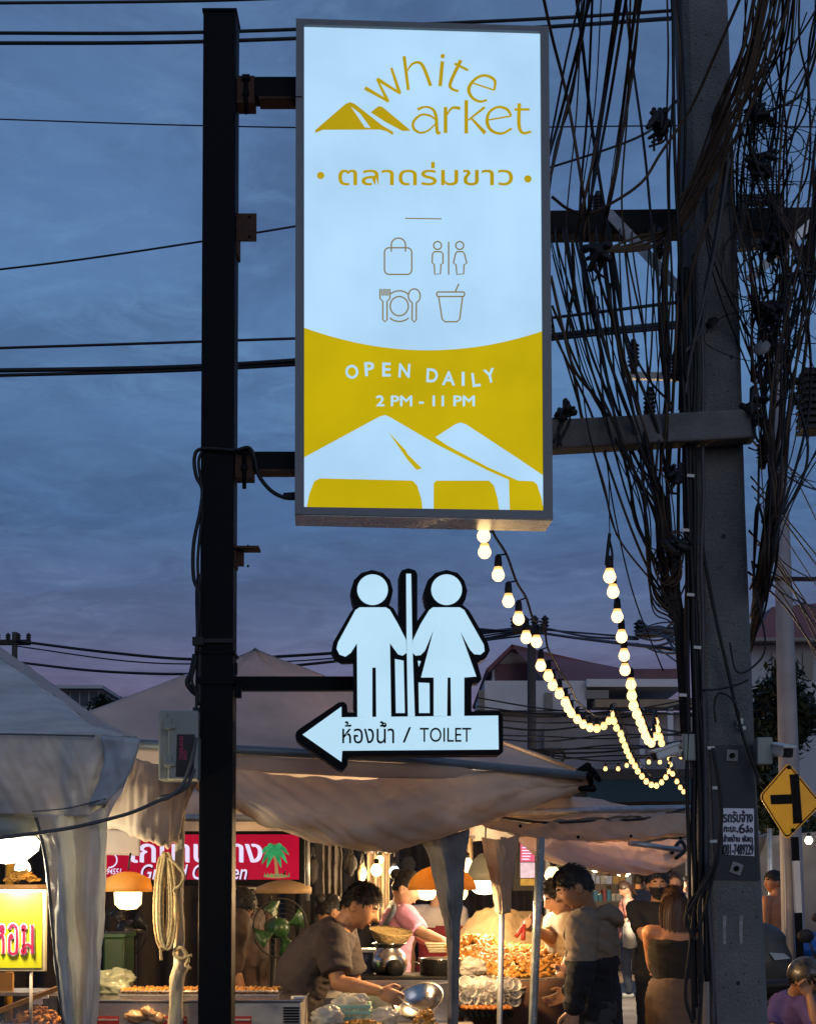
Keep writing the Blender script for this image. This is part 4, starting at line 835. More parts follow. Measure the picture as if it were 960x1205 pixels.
# near tent on the left
lt = thing('market_tent', 'weathered grey tent with shiny vinyl skirt and hanging corner curtain', 'tent', (at(110, 1205, 6.3).x, 6.3, 0))
ridge = [(-90, 725, 7.7), (0, 773, 7.2), (60, 815, 6.8), (112, 853, 6.45), (156, 868, 6.3)]
pat('roof', 'dirty', lt, [ridge, [(-90, 795, 6.9), (0, 820, 6.75), (60, 838, 6.5), (112, 857, 6.38), (156, 869, 6.3)], [(-90, 862, 6.3), (0, 863, 6.3), (60, 864, 6.3), (112, 866, 6.3), (156, 870, 6.3)]], 60, 24, .008, 4, 1, fold=(.015, 6, 4, 1.2))
pat('roof', 'canvas', lt, [ridge, [(-40, 735, 8.6), (30, 782, 8.0), (85, 822, 7.3), (128, 853, 6.75), (162, 868, 6.35)]], 30, 8, .006, 4, 2)
pat('skirt', 'vinyl', lt, [[(-60, 862, 6.27), (0, 863, 6.27), (60, 864, 6.27), (108, 862, 6.27), (135, 866, 6.25), (166, 869, 6.24)], [(-60, 905, 6.25), (0, 906, 6.25), (60, 907, 6.25), (106, 905, 6.23), (126, 910, 6.27), (152, 912, 6.22)], [(-60, 957, 6.27), (0, 958, 6.27), (60, 960, 6.27), (104, 960, 6.25), (118, 954, 6.28), (127, 944, 6.24)]], 90, 40, .008, 5, 3, fine=.5, fold=(.014, 14, 3, 1.5))
pat('skirt_flap', mat('blue_vinyl_flap', (.50, .54, .56), .4, var=.12, vs=5, trans=.2), lt, [[(120, 866, 6.22), (142, 868, 6.19), (166, 869, 6.2)], [(122, 905, 6.22), (136, 908, 6.2), (150, 914, 6.2)], [(104, 948, 6.24), (116, 948, 6.22), (127, 944, 6.22)]], 16, 16, .014, 14, 5)
pat('curtain', 'vinyl', lt, [[(40, 958, 6.29), (62, 958, 6.2), (85, 958, 6.3), (106, 958, 6.22), (128, 946, 6.28)], [(53, 1010, 6.29), (72, 1010, 6.22), (88, 1010, 6.3), (106, 1010, 6.22), (127, 1010, 6.28)], [(59, 1075, 6.29), (74, 1075, 6.2), (88, 1075, 6.29), (104, 1075, 6.22), (124, 1075, 6.28)], [(66, 1145, 6.29), (78, 1145, 6.21), (92, 1145, 6.3), (105, 1145, 6.22), (119, 1145, 6.28)], [(78, 1240, 6.29), (84, 1240, 6.2), (92, 1240, 6.3), (100, 1240, 6.22), (110, 1240, 6.28)]], 60, 60, .008, 6, 7, fine=.5, fold=(.022, 8, 1.2, 2.5))
part('leg', 'gal', lt, lambda mb: mb.tube([at(92, 870, 6.36), (at(92, 870, 6.36).x, 6.36, 0)], .02, 8))
part('eave_pipe', 'gal', lt, lambda mb: mb.tube([at(-90, 866, 6.32), at(160, 871, 6.32)], .016, 8))
part('zip_edge', mat('dark_zip', (.10, .09, .08), .6, var=.4, vs=80), lt, lambda mb: mb.tube(catmull(A([(43, 962, 6.26), (54, 1010, 6.26), (61, 1075, 6.26), (68, 1145, 6.26), (80, 1240, 6.26)]), 30), .008, 5))
# big white tent
AX = at(300, 764, 8.5); FL, FR = at(20, 868, 6.95), at(694, 911, 7.55); BL, BR = FL + Vector((.3, 3.1, .02)), FR + Vector((.2, 2.9, .02))
bt = thing('market_tent', 'large white peaked tent rising behind the black post', 'tent', (AX.x, AX.y, 0))
def pan(mb, a, b, seed, sag=.1):
    rows = [[AX + Vector((-.004, 0, 0)), AX, AX + Vector((.004, 0, 0))]]
    for t in (.35, .7, 1.): rows.append([AX.lerp(a, t), AX.lerp((a + b) / 2, t) - Vector((0, 0, sag * t * (1 - t) * 2)), AX.lerp(b, t)])
    mb.patch(rows, 60, 30, .008, 2.2, seed, fold=(.022, 7, 0, .6))
for a, b, s_ in ((FL, FR, 1), (BL, FL, 2), (FR, BR, 3), (BR, BL, 4)): part('roof_panel', 'canvas', bt, lambda mb: pan(mb, a, b, s_), solid=.003)
part('eave_pipe', mat('blue_grey_pipe', (.16, .20, .23), .5, .3), bt, lambda mb: mb.tube([at(120, 873, 6.9), at(275, 882, 6.93), at(480, 893, 7.0), at(700, 914, 7.5)], .022, 8))
pat('valance', 'canvas', bt, [[(150, 880, 6.93), (280, 888, 6.95), (480, 899, 7.0), (600, 906, 7.3), (690, 913, 7.52)], [(150, 897, 6.96), (280, 907, 6.98), (480, 916, 7.04), (600, 914, 7.33), (690, 919, 7.55)]], 40, 6, .006, 6, 4)
pat('swag', 'tan', bt, [[(208, 893, 6.97), (280, 906, 6.96), (400, 914, 7.0), (500, 913, 7.08), (600, 908, 7.3), (690, 916, 7.58)],
    [(222, 914, 6.86), (290, 943, 6.80), (390, 962, 6.82), (480, 958, 6.92), (585, 938, 7.2), (692, 919, 7.57)],
    [(235, 936, 6.93), (300, 963, 6.92), (365, 989, 6.92), (430, 1000, 6.98), (505, 988, 7.1), (592, 961, 7.34), (696, 922, 7.6)],
    [(245, 925, 7.25), (300, 950, 7.3), (365, 976, 7.3), (430, 990, 7.35), (505, 980, 7.45), (592, 955, 7.65), (696, 920, 7.8)]], 130, 50, .012, 4.5, 6, fine=.4, fold=(.034, 9, 5, .8))
pat('side_flap', 'tan', bt, [[(158, 890, 6.75), (180, 898, 6.72), (208, 903, 6.75), (240, 912, 6.8)], [(142, 930, 6.7), (170, 935, 6.64), (200, 940, 6.7), (222, 940, 6.78)], [(128, 968, 6.72), (160, 985, 6.66), (190, 993, 6.7), (208, 990, 6.8)], [(128, 958, 6.95), (160, 975, 6.9), (190, 984, 6.95), (208, 975, 7.0)]], 50, 36, .010, 9, 8, fold=(.03, 7, 3, .9))
pat('flap_lining', 'canvas', bt, [[(95, 974, 7.04), (130, 976, 7.04), (166, 978, 7.04)], [(95, 1005, 7.06), (130, 1006, 7.06), (165, 1007, 7.06)]], 20, 8, .005, 8, 9)
for (x0, y0), (x1, y1), D_, m_, r_ in (((540, 985), (533, 1240), 7.3, mat('grey_leg_paint', (.07, .072, .075), .5, .3), .019), ((592, 985), (587, 1240), 7.75, 'gal', .016), ((214, 920), (207, 1240), 6.95, 'gal', .02)):
    part('leg', m_, bt, lambda mb: mb.tube([at(x0, y0, D_), at(x1, y1, D_), (at(x1, y1, D_).x, D_, 0)], r_, 10))
pat('leg_sleeve', mat('charcoal_canvas', (.17, .165, .16), .8, var=.3, vs=8, bump=.2, bs=25), bt, [[(492, 982, 7.27), (515, 986, 7.2), (552, 975, 7.25)], [(504, 1005, 7.27), (522, 1010, 7.2), (549, 1000, 7.25)], [(516, 1060, 7.28), (528, 1062, 7.22), (545, 1058, 7.26)], [(524, 1110, 7.29), (531, 1110, 7.25), (541, 1110, 7.27)], [(526, 1235, 7.29), (531, 1235, 7.26), (539, 1235, 7.28)]], 26, 60, .006, 12, 3, fold=(.02, 6, 2, 3))
pat('leg_sleeve', 'brown_tarp', bt, [[(566, 985, 7.72), (588, 988, 7.66), (612, 983, 7.72)], [(573, 1020, 7.72), (588, 1022, 7.67), (606, 1018, 7.72)], [(583, 1075, 7.73), (590, 1076, 7.69), (599, 1074, 7.73)]], 24, 30, .006, 14, 4, fold=(.02, 6, 2, 2))
# wrapped tent leg beside the post with its rope
def f(mb):
    P = catmull(A([(212, 925, 6.93), (211, 990, 6.93), (210, 1060, 6.93), (212, 1118, 6.93), (214, 1135, 6.93), (208, 1160, 6.93), (207, 1240, 6.93)]), 60); rr = []
    for i, p in enumerate(P):
        y = i / 60; rr.append(float(np.interp(y, (0, .5, .6, .68, .74, .85, 1), (.022, .024, .027, .034, .032, .032, .034))))
    mb.tube(P, rr, 20)
    for i, v in enumerate(mb.v): mb.v[i] = v + Vector((1, .5, 0)) * .006 * noise.noise(Vector((v.x * 30, v.y * 30, v.z * 7))) + Vector((.6, -1, 0)) * .010 * noise.noise(Vector((v.x * 60, v.y * 60, v.z * 14 + 5)))
part('wrapped_sleeve', mat('cream_wrap', (.48, .42, .29), .8, var=.25, vs=12, bump=.5, bs=18, stretch=(1, 1, .4)), bt, f)
rc = thing('rope_coil', 'yellow rope coil hanging on the wrapped tent leg', 'rope', at(197, 1000, 6.85))
M['rope'] = mat('yellow_rope', (.64, .49, .24), .85, var=.25, vs=60, bump=.6, bs=150)
def f(mb):
    P = []
    for k in range(13):
        w_ = 6.5 + rnd.uniform(-3.5, 3.5); h_ = 52 + rnd.uniform(-6, 4); cx = 195 + rnd.uniform(-3, 4)
        for a in range(0, 360, 30):
            s_ = R(a); P.append(at(cx + w_ * math.sin(s_) * (1.1 - .25 * math.cos(s_)), 1058 - h_ * math.cos(s_) * (1 if math.cos(s_) > 0 else 1.08), 6.84 + .01 * k * .5 + .02 * math.cos(s_)))
    mb.tube(catmull(P, len(P) * 3), .0062, 6)
part('coil', 'rope', rc, f)
for P_, r_ in (([(199, 1010, 6.83), (208, 1018, 6.82), (217, 1030, 6.82), (212, 1042, 6.82), (206, 1046, 6.82), (205, 1050, 6.82)], .007), ([(207, 1118, 6.84), (214, 1115, 6.82), (219, 1122, 6.82), (222, 1130, 6.82), (219, 1136, 6.82), (225, 1140, 6.82)], .008), ([(210, 1112, 6.84), (205, 1122, 6.83), (213, 1128, 6.82), (226, 1124, 6.82)], .008), ([(189, 1113, 6.84), (190, 1130, 6.84)], .007)):
    part('rope_end', 'rope', rc, lambda mb: mb.tube(catmull(A(P_), 22), r_, 6))
part('seam', mat('dark_seam', (.10, .11, .12), .7), lt, lambda mb: mb.tube(catmull(A([(38, 955, 6.235), (80, 951, 6.23), (125, 940, 6.21)]), 12), .0035, 5))
part('seam', mat('dark_seam_thread', (.10, .11, .12), .7), lt, lambda mb: mb.tube(catmull(A([(-60, 863, 6.24), (20, 864, 6.24), (112, 866, 6.24)]), 12), .004, 5))

# awning on the right
aw = thing('market_awning', 'sagging pinkish awning slung between pipes beside the concrete pole', 'awning', (at(720, 1205, 9).x, 9.0, 0))
part('pipe', 'gal', aw, lambda mb: mb.tube(A([(575, 958, 8.3), (700, 953, 8.8), (818, 951, 9.4)]), .022, 8))
part('pipe', 'gal', aw, lambda mb: mb.tube(A([(740, 992, 8.6), (800, 1000, 8.8)]), .016, 8))
part('pipe', 'gal', aw, lambda mb: mb.tube(A([(770, 1012, 8.8), (815, 985, 9.2)]), .018, 8))
pat('upper_flap', 'brown_tarp', aw, [[(560, 964, 8.1), (640, 968, 8.3), (740, 962, 8.8), (818, 955, 9.2)], [(575, 975, 8.05), (640, 984, 8.25), (740, 984, 8.7), (818, 978, 9.15)], [(600, 980, 8.2), (660, 990, 8.3), (740, 990, 8.75), (818, 983, 9.2)]], 80, 20, .010, 5, 2, fold=(.025, 9, 3, .8))
pat('lower_swag', 'pink_tan', aw, [[(600, 978, 8.2), (660, 989, 8.3), (740, 991, 8.7), (816, 986, 9.1)], [(615, 994, 8.1), (665, 1007, 8.15), (740, 1014, 8.5), (814, 1000, 9.0)], [(630, 1006, 8.15), (675, 1020, 8.2), (740, 1030, 8.55), (780, 1026, 8.8), (812, 1010, 9.05)], [(640, 1000, 8.5), (675, 1013, 8.6), (740, 1024, 8.9), (780, 1018, 9.1), (812, 1004, 9.3)]], 100, 36, .008, 5, 5, fold=(.030, 10, 4, .8))
pat('back_roof', mat('striped_plastic_roof', (.42, .38, .36), .5, var=.12, vs=6, trans=.35, stretch=(6, .3, 1)), aw, [[(560, 935, 9.6), (680, 938, 10), (700, 940, 10)], [(560, 968, 8.3), (700, 962, 8.7), (790, 958, 9.1)]], 60, 8, .012, 10, 3)
part('leg', mat('film_wrapped_pole', (.28, .33, .33), .25, .3, var=.25, vs=16, bump=.25, bs=40), aw, lambda mb: mb.tube([at(636, 985, 7.5), at(631, 1100, 7.5), at(625, 1240, 7.5), (at(625, 1240, 7.5).x, 7.5, 0)], [.021, .022, .021, .021], 10))
part('leg', 'gal', aw, lambda mb: mb.tube([at(816, 950, 9.4), (at(816, 950, 9.4).x, 9.4, 0)], .022, 8))
for p in ((612, 972), (680, 985), (742, 984), (640, 1003), (800, 986)): part('grommet', 'black_paint', aw, lambda mb: mb.lathe(at(p[0], p[1], 8.05 + (p[0] - 612) * .0035), [(.006, -.004), (.010, 0), (.006, .004)], 8, axis=(0, -1, 0)))
part('cord', 'rubber', aw, lambda mb: (mb.tube(catmull(A([(590, 962, 8.2), (640, 968, 8.3), (700, 966, 8.6), (760, 963, 8.9), (805, 952, 9.2)]), 30), .008, 5), mb.tube(catmull(A([(790, 1004, 8.8), (800, 990, 8.9), (806, 1000, 8.9), (795, 1010, 8.8)]), 12), .012, 5)))
def f(mb):
    for (x, y) in ((678, 914), (685, 905), (694, 918), (690, 928), (700, 912)):
        p = at(x, y, 7.48); d = Vector((rnd.gauss(0, 1), rnd.gauss(0, 1), rnd.gauss(0, 1))).normalized() * .03; mb.cap(p - d, p + d, .02, .014, 8)
part('corner_joint', 'black_paint', bt, f)

# inner tents further down the lane: frames and hanging curtains that close the view
def curtain(name, label, x0, x1, y0, y1, D_, m_, folds, seed, amp=.05, group=None, cat='curtain'):
    q = random.Random(seed); n = folds * 4; row = []
    t = thing(name, label, cat, at((x0 + x1) / 2, y1, D_), group)
    rows = []
    for yy in np.linspace(y0, y1, 6):
        rows.append([at(x0 + (x1 - x0) * i / n, yy + (0 if yy < y1 else q.uniform(-3, 3)), D_ + amp * math.sin(i * math.pi / 2 + seed) * (.5 + .5 * (yy - y0) / (y1 - y0)) + q.uniform(-.01, .01)) for i in range(n + 1)])
    part('cloth', m_, t, lambda mb: mb.patch(rows, n * 3, 16, .008, 9, seed), solid=.004)
    part('rail', 'gal', t, lambda mb: mb.tube([at(x0 - 3, y0, D_), at(x1 + 3, y0, D_)], .012, 6))
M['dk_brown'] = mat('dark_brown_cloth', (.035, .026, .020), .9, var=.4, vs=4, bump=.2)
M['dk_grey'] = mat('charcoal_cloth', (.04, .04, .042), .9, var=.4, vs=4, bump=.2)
M['beige'] = mat('beige_cloth', (.34, .26, .17), .85, var=.2, vs=5, trans=.3)
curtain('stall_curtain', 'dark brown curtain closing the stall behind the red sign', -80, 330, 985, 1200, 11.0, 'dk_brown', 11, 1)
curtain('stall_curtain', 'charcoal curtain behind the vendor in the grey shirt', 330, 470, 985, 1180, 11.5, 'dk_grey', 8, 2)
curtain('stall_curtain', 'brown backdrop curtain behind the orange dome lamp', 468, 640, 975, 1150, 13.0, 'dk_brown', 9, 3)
curtain('hanging_cloth', 'beige cloth hanging beside the woman in the pink shirt', 432, 458, 1003, 1080, 10.2, 'beige', 3, 4)
curtain('hanging_cloth', 'grey cloth strip hanging beside the beige cloth', 380, 402, 985, 1060, 10.4, mat('mid_grey_cloth', (.13, .12, .115), .9), 3, 5)
curtain('hanging_cloth', 'black jacket hanging under the red sign', 268, 300, 1046, 1085, 9.4, 'dark', 3, 6)
curtain('hanging_cloth', 'patterned beige cloth hanging above the charcoal leg sleeve', 537, 556, 985, 1012, 10.0, 'beige', 2, 7)
ic = thing('inner_canopy', 'pale grey inner canopy edge above the red sign', 'canopy', (at(380, 980, 10.2).x, 10.2, 0))
pat('valance', 'canvas', ic, [[(90, 925, 10.3), (300, 930, 10.3), (480, 930, 10.3), (650, 930, 10.3)], [(90, 960, 10.2), (300, 962, 10.18), (480, 964, 10.2), (650, 962, 10.2)], [(90, 984, 10.25), (200, 992, 10.2), (330, 984, 10.25), (480, 992, 10.2), (650, 984, 10.25)]], 60, 14, .03, 4, 2)
part('pipe', 'gal', ic, lambda mb: mb.tube(A([(90, 962, 10.1), (650, 964, 10.1)]), .025, 8))
for x in (100, 645): part('leg', 'gal', ic, lambda mb: mb.tube([at(x, 950, 10.25), (at(x, 950, 10.25).x, 10.25, 0)], .022, 8))
for x0, x1, D_, lb, g_ in ((640, 812, 24, 'far grey market canopy closing the lane', 1), (455, 640, 17, 'dim brown canopy over the inner stalls', 2)):
    t = thing('market_tent', lb, 'tent', (at((x0 + x1) / 2, 1000, D_).x, D_, 0))
    pat('roof', 'brown_tarp', t, [[(x0, 985, D_ + 2), (x1, 985, D_ + 2)], [(x0, 1008, D_), (x1, 1006, D_)]], 20, 6, .03, 2, g_)
    for x in (x0 + 4, x1 - 4): part('leg', 'gal', t, lambda mb: mb.tube([at(x, 1000, D_), (at(x, 1000, D_).x, D_, 0)], .03, 8))

# ------------------------------------------------------------------ lamps
WARM, AMB = (1., .62, .28), (1., .52, .18)
M['lit_white'] = emat('lit_white_diffuser', (1.0, .92, .72), 3.2)
M['lit_warm'] = emat('lit_warm_diffuser', (1.0, .72, .34), 3.0)
M['lit_cool'] = emat('lit_cool_diffuser', (.85, .95, 1.0), 2.6)
M['shade_amber'] = mat('amber_lampshade', (.92, .64, .20), .5, var=.08, trans=.75)
M['shade_grey'] = mat('grey_lampshade', (.30, .33, .30), .5, var=.1, trans=.2)
def hang(label, px, py, D_, kind, rad, power, colr, drop=.5):
    p = at(px, py, D_); t = thing('hanging_lamp', label, 'lamp', p)
    if kind == 'dome':
        prof = [(rad * math.cos(a), rad * .72 * math.sin(a)) for a in np.linspace(0, 1.45, 9)]
        part('shade', 'shade_amber', t, lambda mb: mb.lathe(p, prof + [(.02, rad * .74), (.02, rad * .8), (.0005, rad * .8)], 28), solid=.003)
        for dx in (-rad * .45, rad * .5): part('bulb', 'lit_warm', t, lambda mb: mb.lathe(p + Vector((dx, 0, -.015)), [(.0005, -.04), (.03, -.035), (.045, -.01), (.045, .02), (.02, .05)], 14))
    elif kind == 'drum':
        part('shade', 'shade_amber', t, lambda mb: mb.lathe(p, [(rad, 0), (rad * .98, .02), (rad * .9, .06), (rad * .4, .085), (.02, .09)], 24), solid=.003)
        part('bulb', 'lit_warm', t, lambda mb: mb.lathe(p + Vector((0, 0, -.045)), [(.0005, -.04), (rad * .35, -.036), (rad * .55, -.015), (rad * .58, .04), (rad * .3, .055)], 18))
    elif kind == 'disc':
        part('shade', mat('tan_lampshade', (.40, .27, .14), .6, trans=.2), t, lambda mb: mb.lathe(p, [(rad, 0), (rad * 1.0, .03), (rad * .6, .055), (.03, .07)], 24), solid=.003)
    elif kind == 'bell':
        part('shade', 'shade_grey', t, lambda mb: mb.lathe(p + Vector((0, 0, .02)), [(rad, 0), (rad * .95, .05), (rad * .7, .11), (rad * .35, .15), (.02, .16)], 22), solid=.003)
        part('bulb', 'lit_white', t, lambda mb: mb.lathe(p, [(.0005, -rad * .62), (rad * .5, -rad * .55), (rad * .86, -rad * .25), (rad * .9, .0), (rad * .6, .05)], 20))
    else:
        part('bulb', kind, t, lambda mb: mb.lathe(p, [(.0005, -rad), (rad * .6, -rad * .8), (rad, -rad * .1), (rad * .85, rad * .5), (rad * .45, rad)], 14))
        part('socket', 'black_paint', t, lambda mb: mb.lathe(p + Vector((0, 0, rad)), [(rad * .4, 0), (rad * .45, rad * .6), (.008, rad * .8)], 10))
    part('cord', 'rubber', t, lambda mb: mb.tube([p + Vector((0, 0, .1)), p + Vector((.01, 0, .1 + drop))], .005, 5))
    if power: lamp(t, p + Vector((0, 0, -.03 if kind == 'dome' else -rad * .7 - .05)), power, colr, .04)
hang('bright white bowl lamp glowing under the left tent skirt', 8, 990, 6.44, 'bell', .158, 30, (1., .85, .6), .04)
hang('small round white lamp beyond the left tent lamp', 27, 1022, 9.0, 'lit_white', .05, 2, (1., .9, .7))
hang('amber drum lamp over the grill beside the rope coil', 151, 1049, 6.97, 'drum', .112, 26, WARM, .08)
hang('flat tan disc lampshade beneath the red sign corner', 334, 1051, 8.1, 'disc', .15, 0, WARM, .02)
hang('amber dome lamp with two bulbs over the fried food', 520, 1047, 7.6, 'dome', .173, 70, WARM, .35)
hang('grey bell lamp with bright white bulb behind the brown sleeve', 570, 1040, 8.9, 'bell', .105, 26, (1., .86, .62), .3)
hang('cream cone lamp hanging above the dome lamp', 549, 1018, 9.4, 'lit_warm', .045, 36, WARM, .2)
hang('single warm bulb behind the film wrapped pole', 650, 1030, 8.9, 'lit_warm', .05, 34, AMB, .25)
hang('cool white bulb among the hanging cloths', 464, 1026, 9.9, 'lit_cool', .038, 3, (.85, .95, 1.), .2)
hang('round warm bulb beside the beige cloth', 443, 1024, 9.7, 'lit_warm', .042, 45, WARM, .2)
hang('small bright bulb above the round warm bulb', 447, 1012, 10.0, 'lit_warm', .03, 2, WARM, .1)
hang('distant warm bulb lighting the lane', 712, 1012, 15, 'lit_warm', .07, 110, WARM, .15)
hang('distant white lamp past the shoppers', 745, 1010, 19, 'lit_white', .08, 130, (1., .8, .55), .15)
hang('far lamp at the end of the lane', 700, 1020, 24, 'lit_warm', .09, 110, WARM, .1)
hang('distant white tube lamp behind the shirtless man', 951, 989, 18, 'lit_white', .05, 10, (1., .9, .75), .2)

# ------------------------------------------------------------------ illuminated red stall sign
D_ = 9.0
rs = thing('stall_sign', 'red illuminated food stall sign with palm tree in black frame', 'sign', at(242, 1040, D_))
part('case', 'black_paint', rs, lambda mb: abox(mb, 95, 978, 358, 1042, D_, .12), bevel=.006)
M['led_red'] = emat('lit_red_print', (.44, .003, .030), .9, .12, 3)
M['led_white'] = emat('lit_lilac_print', (.78, .70, 1.0), 1.0)
M['led_dark'] = emat('lit_plum_print', (.10, .004, .03), .6)
rp_ = part('panel', 'led_red', rs, lambda mb: mb.poly([at(x, y, D_ - .004) for x, y in ((99, 982), (352, 982), (352, 1035), (99, 1035))]))
fr = lambda k: (lambda x, y: at(x, y, D_ - k))
part('lettering', 'led_white', rp_, lambda mb: [text_fit(mb, 'ไก่บ้านย่าง', lambda x, y: at(x + .8 * (i - 1), y + .3 * (i - 1), D_ - .009 - .001 * i), 150, 982, 308, 1015, 0) for i in range(3)])
part('lettering', 'led_dark', rp_, lambda mb: text_fit(mb, 'Grilled Chicken', lambda x, y: at(x + .7, y + .6, D_ - .007), 166, 1018, 292, 1036, .02, .25))
part('lettering', 'led_white', rp_, lambda mb: text_fit(mb, 'Grilled Chicken', fr(.010), 166, 1017, 291, 1035, .008, .25))
part('lettering', 'led_white', rp_, lambda mb: text_fit(mb, '94551', fr(.010), 126, 1022, 143, 1029, .01, .2))
part('ring_mark', 'led_white', rp_, lambda mb: ribbon(mb, arc(128, 1012, 10, 9, -60, 90, 14), 1.6, fr(.009)))
M['led_green'] = emat('lit_green_print', (.03, .28, .10), 1.0, .4, 30)
M['led_brown'] = emat('lit_brown_print', (.42, .22, .09), .8)
def f(mb):
    ribbon(mb, [(326, 1030), (325, 1018), (323, 1006)], [4.5, 2.6], fr(.009), n=8)
    mb.poly([at(325 + 15 * math.cos(a), 1031 + 2.6 * math.sin(a), D_ - .0075) for a in [k * .5 for k in range(12)]])
part('palm_trunk', 'led_brown', rp_, f)
def f(mb):
    for i, (dx, dy, c_) in enumerate(((-17, 4, -6), (-15, 14, -3), (-9, 18, 0), (17, 3, -6), (15, 13, -3), (8, 18, 0), (-8, -9, -5), (9, -9, -5), (0, -10, -3))):
        ribbon(mb, [(323, 1003), (323 + dx * .5, 1003 + dy * .3 + c_), (323 + dx, 1003 + dy)], [2, 6.0, 5.0, .6], lambda x, y: at(x, y, D_ - .010 - .0008 * i), n=10)
    for k in range(8): ribbon(mb, [(312 + k * 4, 1032), (311 + k * 4 + rnd.uniform(-2, 2), 1027)], [1.8, .4], fr(.0105))
part('palm_leaves', 'led_green', rp_, f)
part('bracket', 'gal', rs, lambda mb: mb.tube([at(362, 975, D_ + .05), at(362, 1060, D_ + .05)], .015, 6))
# menu screen
mn_ = thing('menu_board', 'lit pink and white menu board hung above the fried food', 'menu board', at(620, 1045, 9.6))
part('case', 'black_paint', mn_, lambda mb: abox(mb, 604, 978, 632, 1048, 9.6, .08))
sc_ = part('screen', emat('lit_pink_print', (.55, .10, .20), .9, .3, 12), mn_, lambda mb: mb.poly(A([(612, 984, 9.595), (629, 988, 9.595), (629, 1014, 9.595), (612, 1014, 9.595)])))
part('screen', emat('lit_pale_print', (.60, .50, .62), .8, .25, 25), mn_, lambda mb: mb.poly(A([(612, 1015, 9.595), (629, 1015, 9.595), (629, 1033, 9.595), (612, 1033, 9.595)])))
part('screen', emat('lit_yellow_print', (.45, .28, .05), .6, .4, 30), mn_, lambda mb: mb.poly(A([(612, 1034, 9.595), (629, 1034, 9.595), (629, 1042, 9.595), (612, 1042, 9.595)])))
for k in range(7): part('print_row', 'led_white', sc_, lambda mb: mb.poly(A([(614, 990 + 3.4 * k + (20 if k > 3 else 0) * 0, 9.592), (614 + rnd.uniform(6, 13), 990 + 3.4 * k, 9.592), (614 + 10, 991.3 + 3.4 * k, 9.592), (614, 991.3 + 3.4 * k, 9.592)])))

# clutter hung and shelved inside the stalls
for k, (x, y, w_, h_, D_, m_, lb) in enumerate(((368, 1005, 12, 34, 10.0, 'dark', 'black bag hung on the curtain rail by the red sign frame'), (412, 1000, 14, 30, 9.9, 'dk_grey', 'grey sack hung between the warm bulbs and the strips'), (426, 1012, 9, 26, 9.8, 'beige', 'cream pouch hung beside the round warm bulb'), (480, 1003, 15, 26, 11.6, 'dk_grey', 'charcoal bag hung above the woman in pink'), (300, 1062, 12, 30, 9.2, 'brown_tarp', 'brown apron hung left of the green fan'), (318, 1062, 9, 24, 9.3, 'beige', 'beige towel hung behind the green fan'))):
    t = thing('hanging_bag', lb, 'bag', at(x, y + h_, D_)); q = Vector((k * 4.2, 1, 0)); rx, rz = w_ / 2 * D_ / F, h_ / 2 * D_ / F
    part('sack', m_, t, lambda mb: mb.ell(at(x, y + h_ / 2, D_), (rx * 1.1, rx * .6, rz), None, 24, 18, fn=lambda d: (1 - .35 * max(0, d.z)) * (1 + .3 * noise.noise(d * 2 + q) + .2 * (.4 - abs(noise.noise(d * 5 + q))))))
    part('strap', 'rubber', t, lambda mb: mb.tube(catmull([at(x - 2, y + 4, D_), at(x, y - 8, D_), at(x + 2, y + 4, D_)], 8), .006, 5))
fs = thing('display_shelf', 'far stall shelf stacked with bright boxed goods under warm light', 'shelf', (at(712, 1100, 23).x, 23, 0))
for y in (1022, 1040, 1060, 1085): part('board', 'beige', fs, lambda mb: abox(mb, 688, y, 742, y + 2, 23, .5))
for x in (688, 742): part('upright', 'gal', fs, lambda mb: abox(mb, x - 1, 1005, x + 1, 1156, 23, .5))
BXM = [mat('goods_%s' % n_, c_, .5) for n_, c_ in (('white', (.6, .58, .55)), ('amber', (.6, .3, .05)), ('red', (.4, .05, .04)), ('teal', (.06, .25, .28)), ('cream', (.6, .5, .33)))]
for y in (1022, 1040, 1060):
    x = 690
    while x < 738: w_ = rnd.uniform(4, 9); h_ = rnd.uniform(7, 14); part('box', rnd.choice(BXM), fs, lambda mb: abox(mb, x, y - h_, x + w_ - .8, y, 23.05, .3)); x += w_
# ------------------------------------------------------------------ people
def remeshed(mb, vox, sm=4, wr=0., ws=10., seed=0):
    me = bpy.data.meshes.new('tmp'); me.from_pydata([tuple(p) for p in mb.v], [], mb.f); me.update()
    o = bpy.data.objects.new('tmp', me); C.objects.link(o)
    q = o.modifiers.new('r', 'REMESH'); q.mode = 'VOXEL'; q.voxel_size = vox; q.use_smooth_shade = True
    q = o.modifiers.new('s', 'SMOOTH'); q.factor = .5; q.iterations = sm
    me2 = bpy.data.meshes.new_from_object(o.evaluated_get(bpy.context.evaluated_depsgraph_get())); bpy.data.objects.remove(o); bpy.data.meshes.remove(me)
    if wr:
        n = len(me2.vertices); co = np.empty(n * 3); me2.vertices.foreach_get('co', co); no = np.empty(n * 3); me2.vertices.foreach_get('normal', no); co = co.reshape(-1, 3); no = no.reshape(-1, 3)
        for i in range(n):
            p = Vector(co[i]) * ws; p = Vector((p.x, p.y, p.z * 1.7 + .8 * p.x)) + Vector((seed, 0, 0)); co[i] += no[i] * wr * (.8 * noise.noise(p) + 1.5 * (.3 - abs(noise.noise(Vector((p.x * .8, p.y * .8, p.z * 1.2)) + Vector((3, 7, 1))))) + .5 * (.3 - abs(noise.noise(p * 2.3))))
        me2.vertices.foreach_set('co', co.ravel())
    me2.polygons.foreach_set('use_smooth', [True] * len(me2.polygons)); me2.update(); return me2
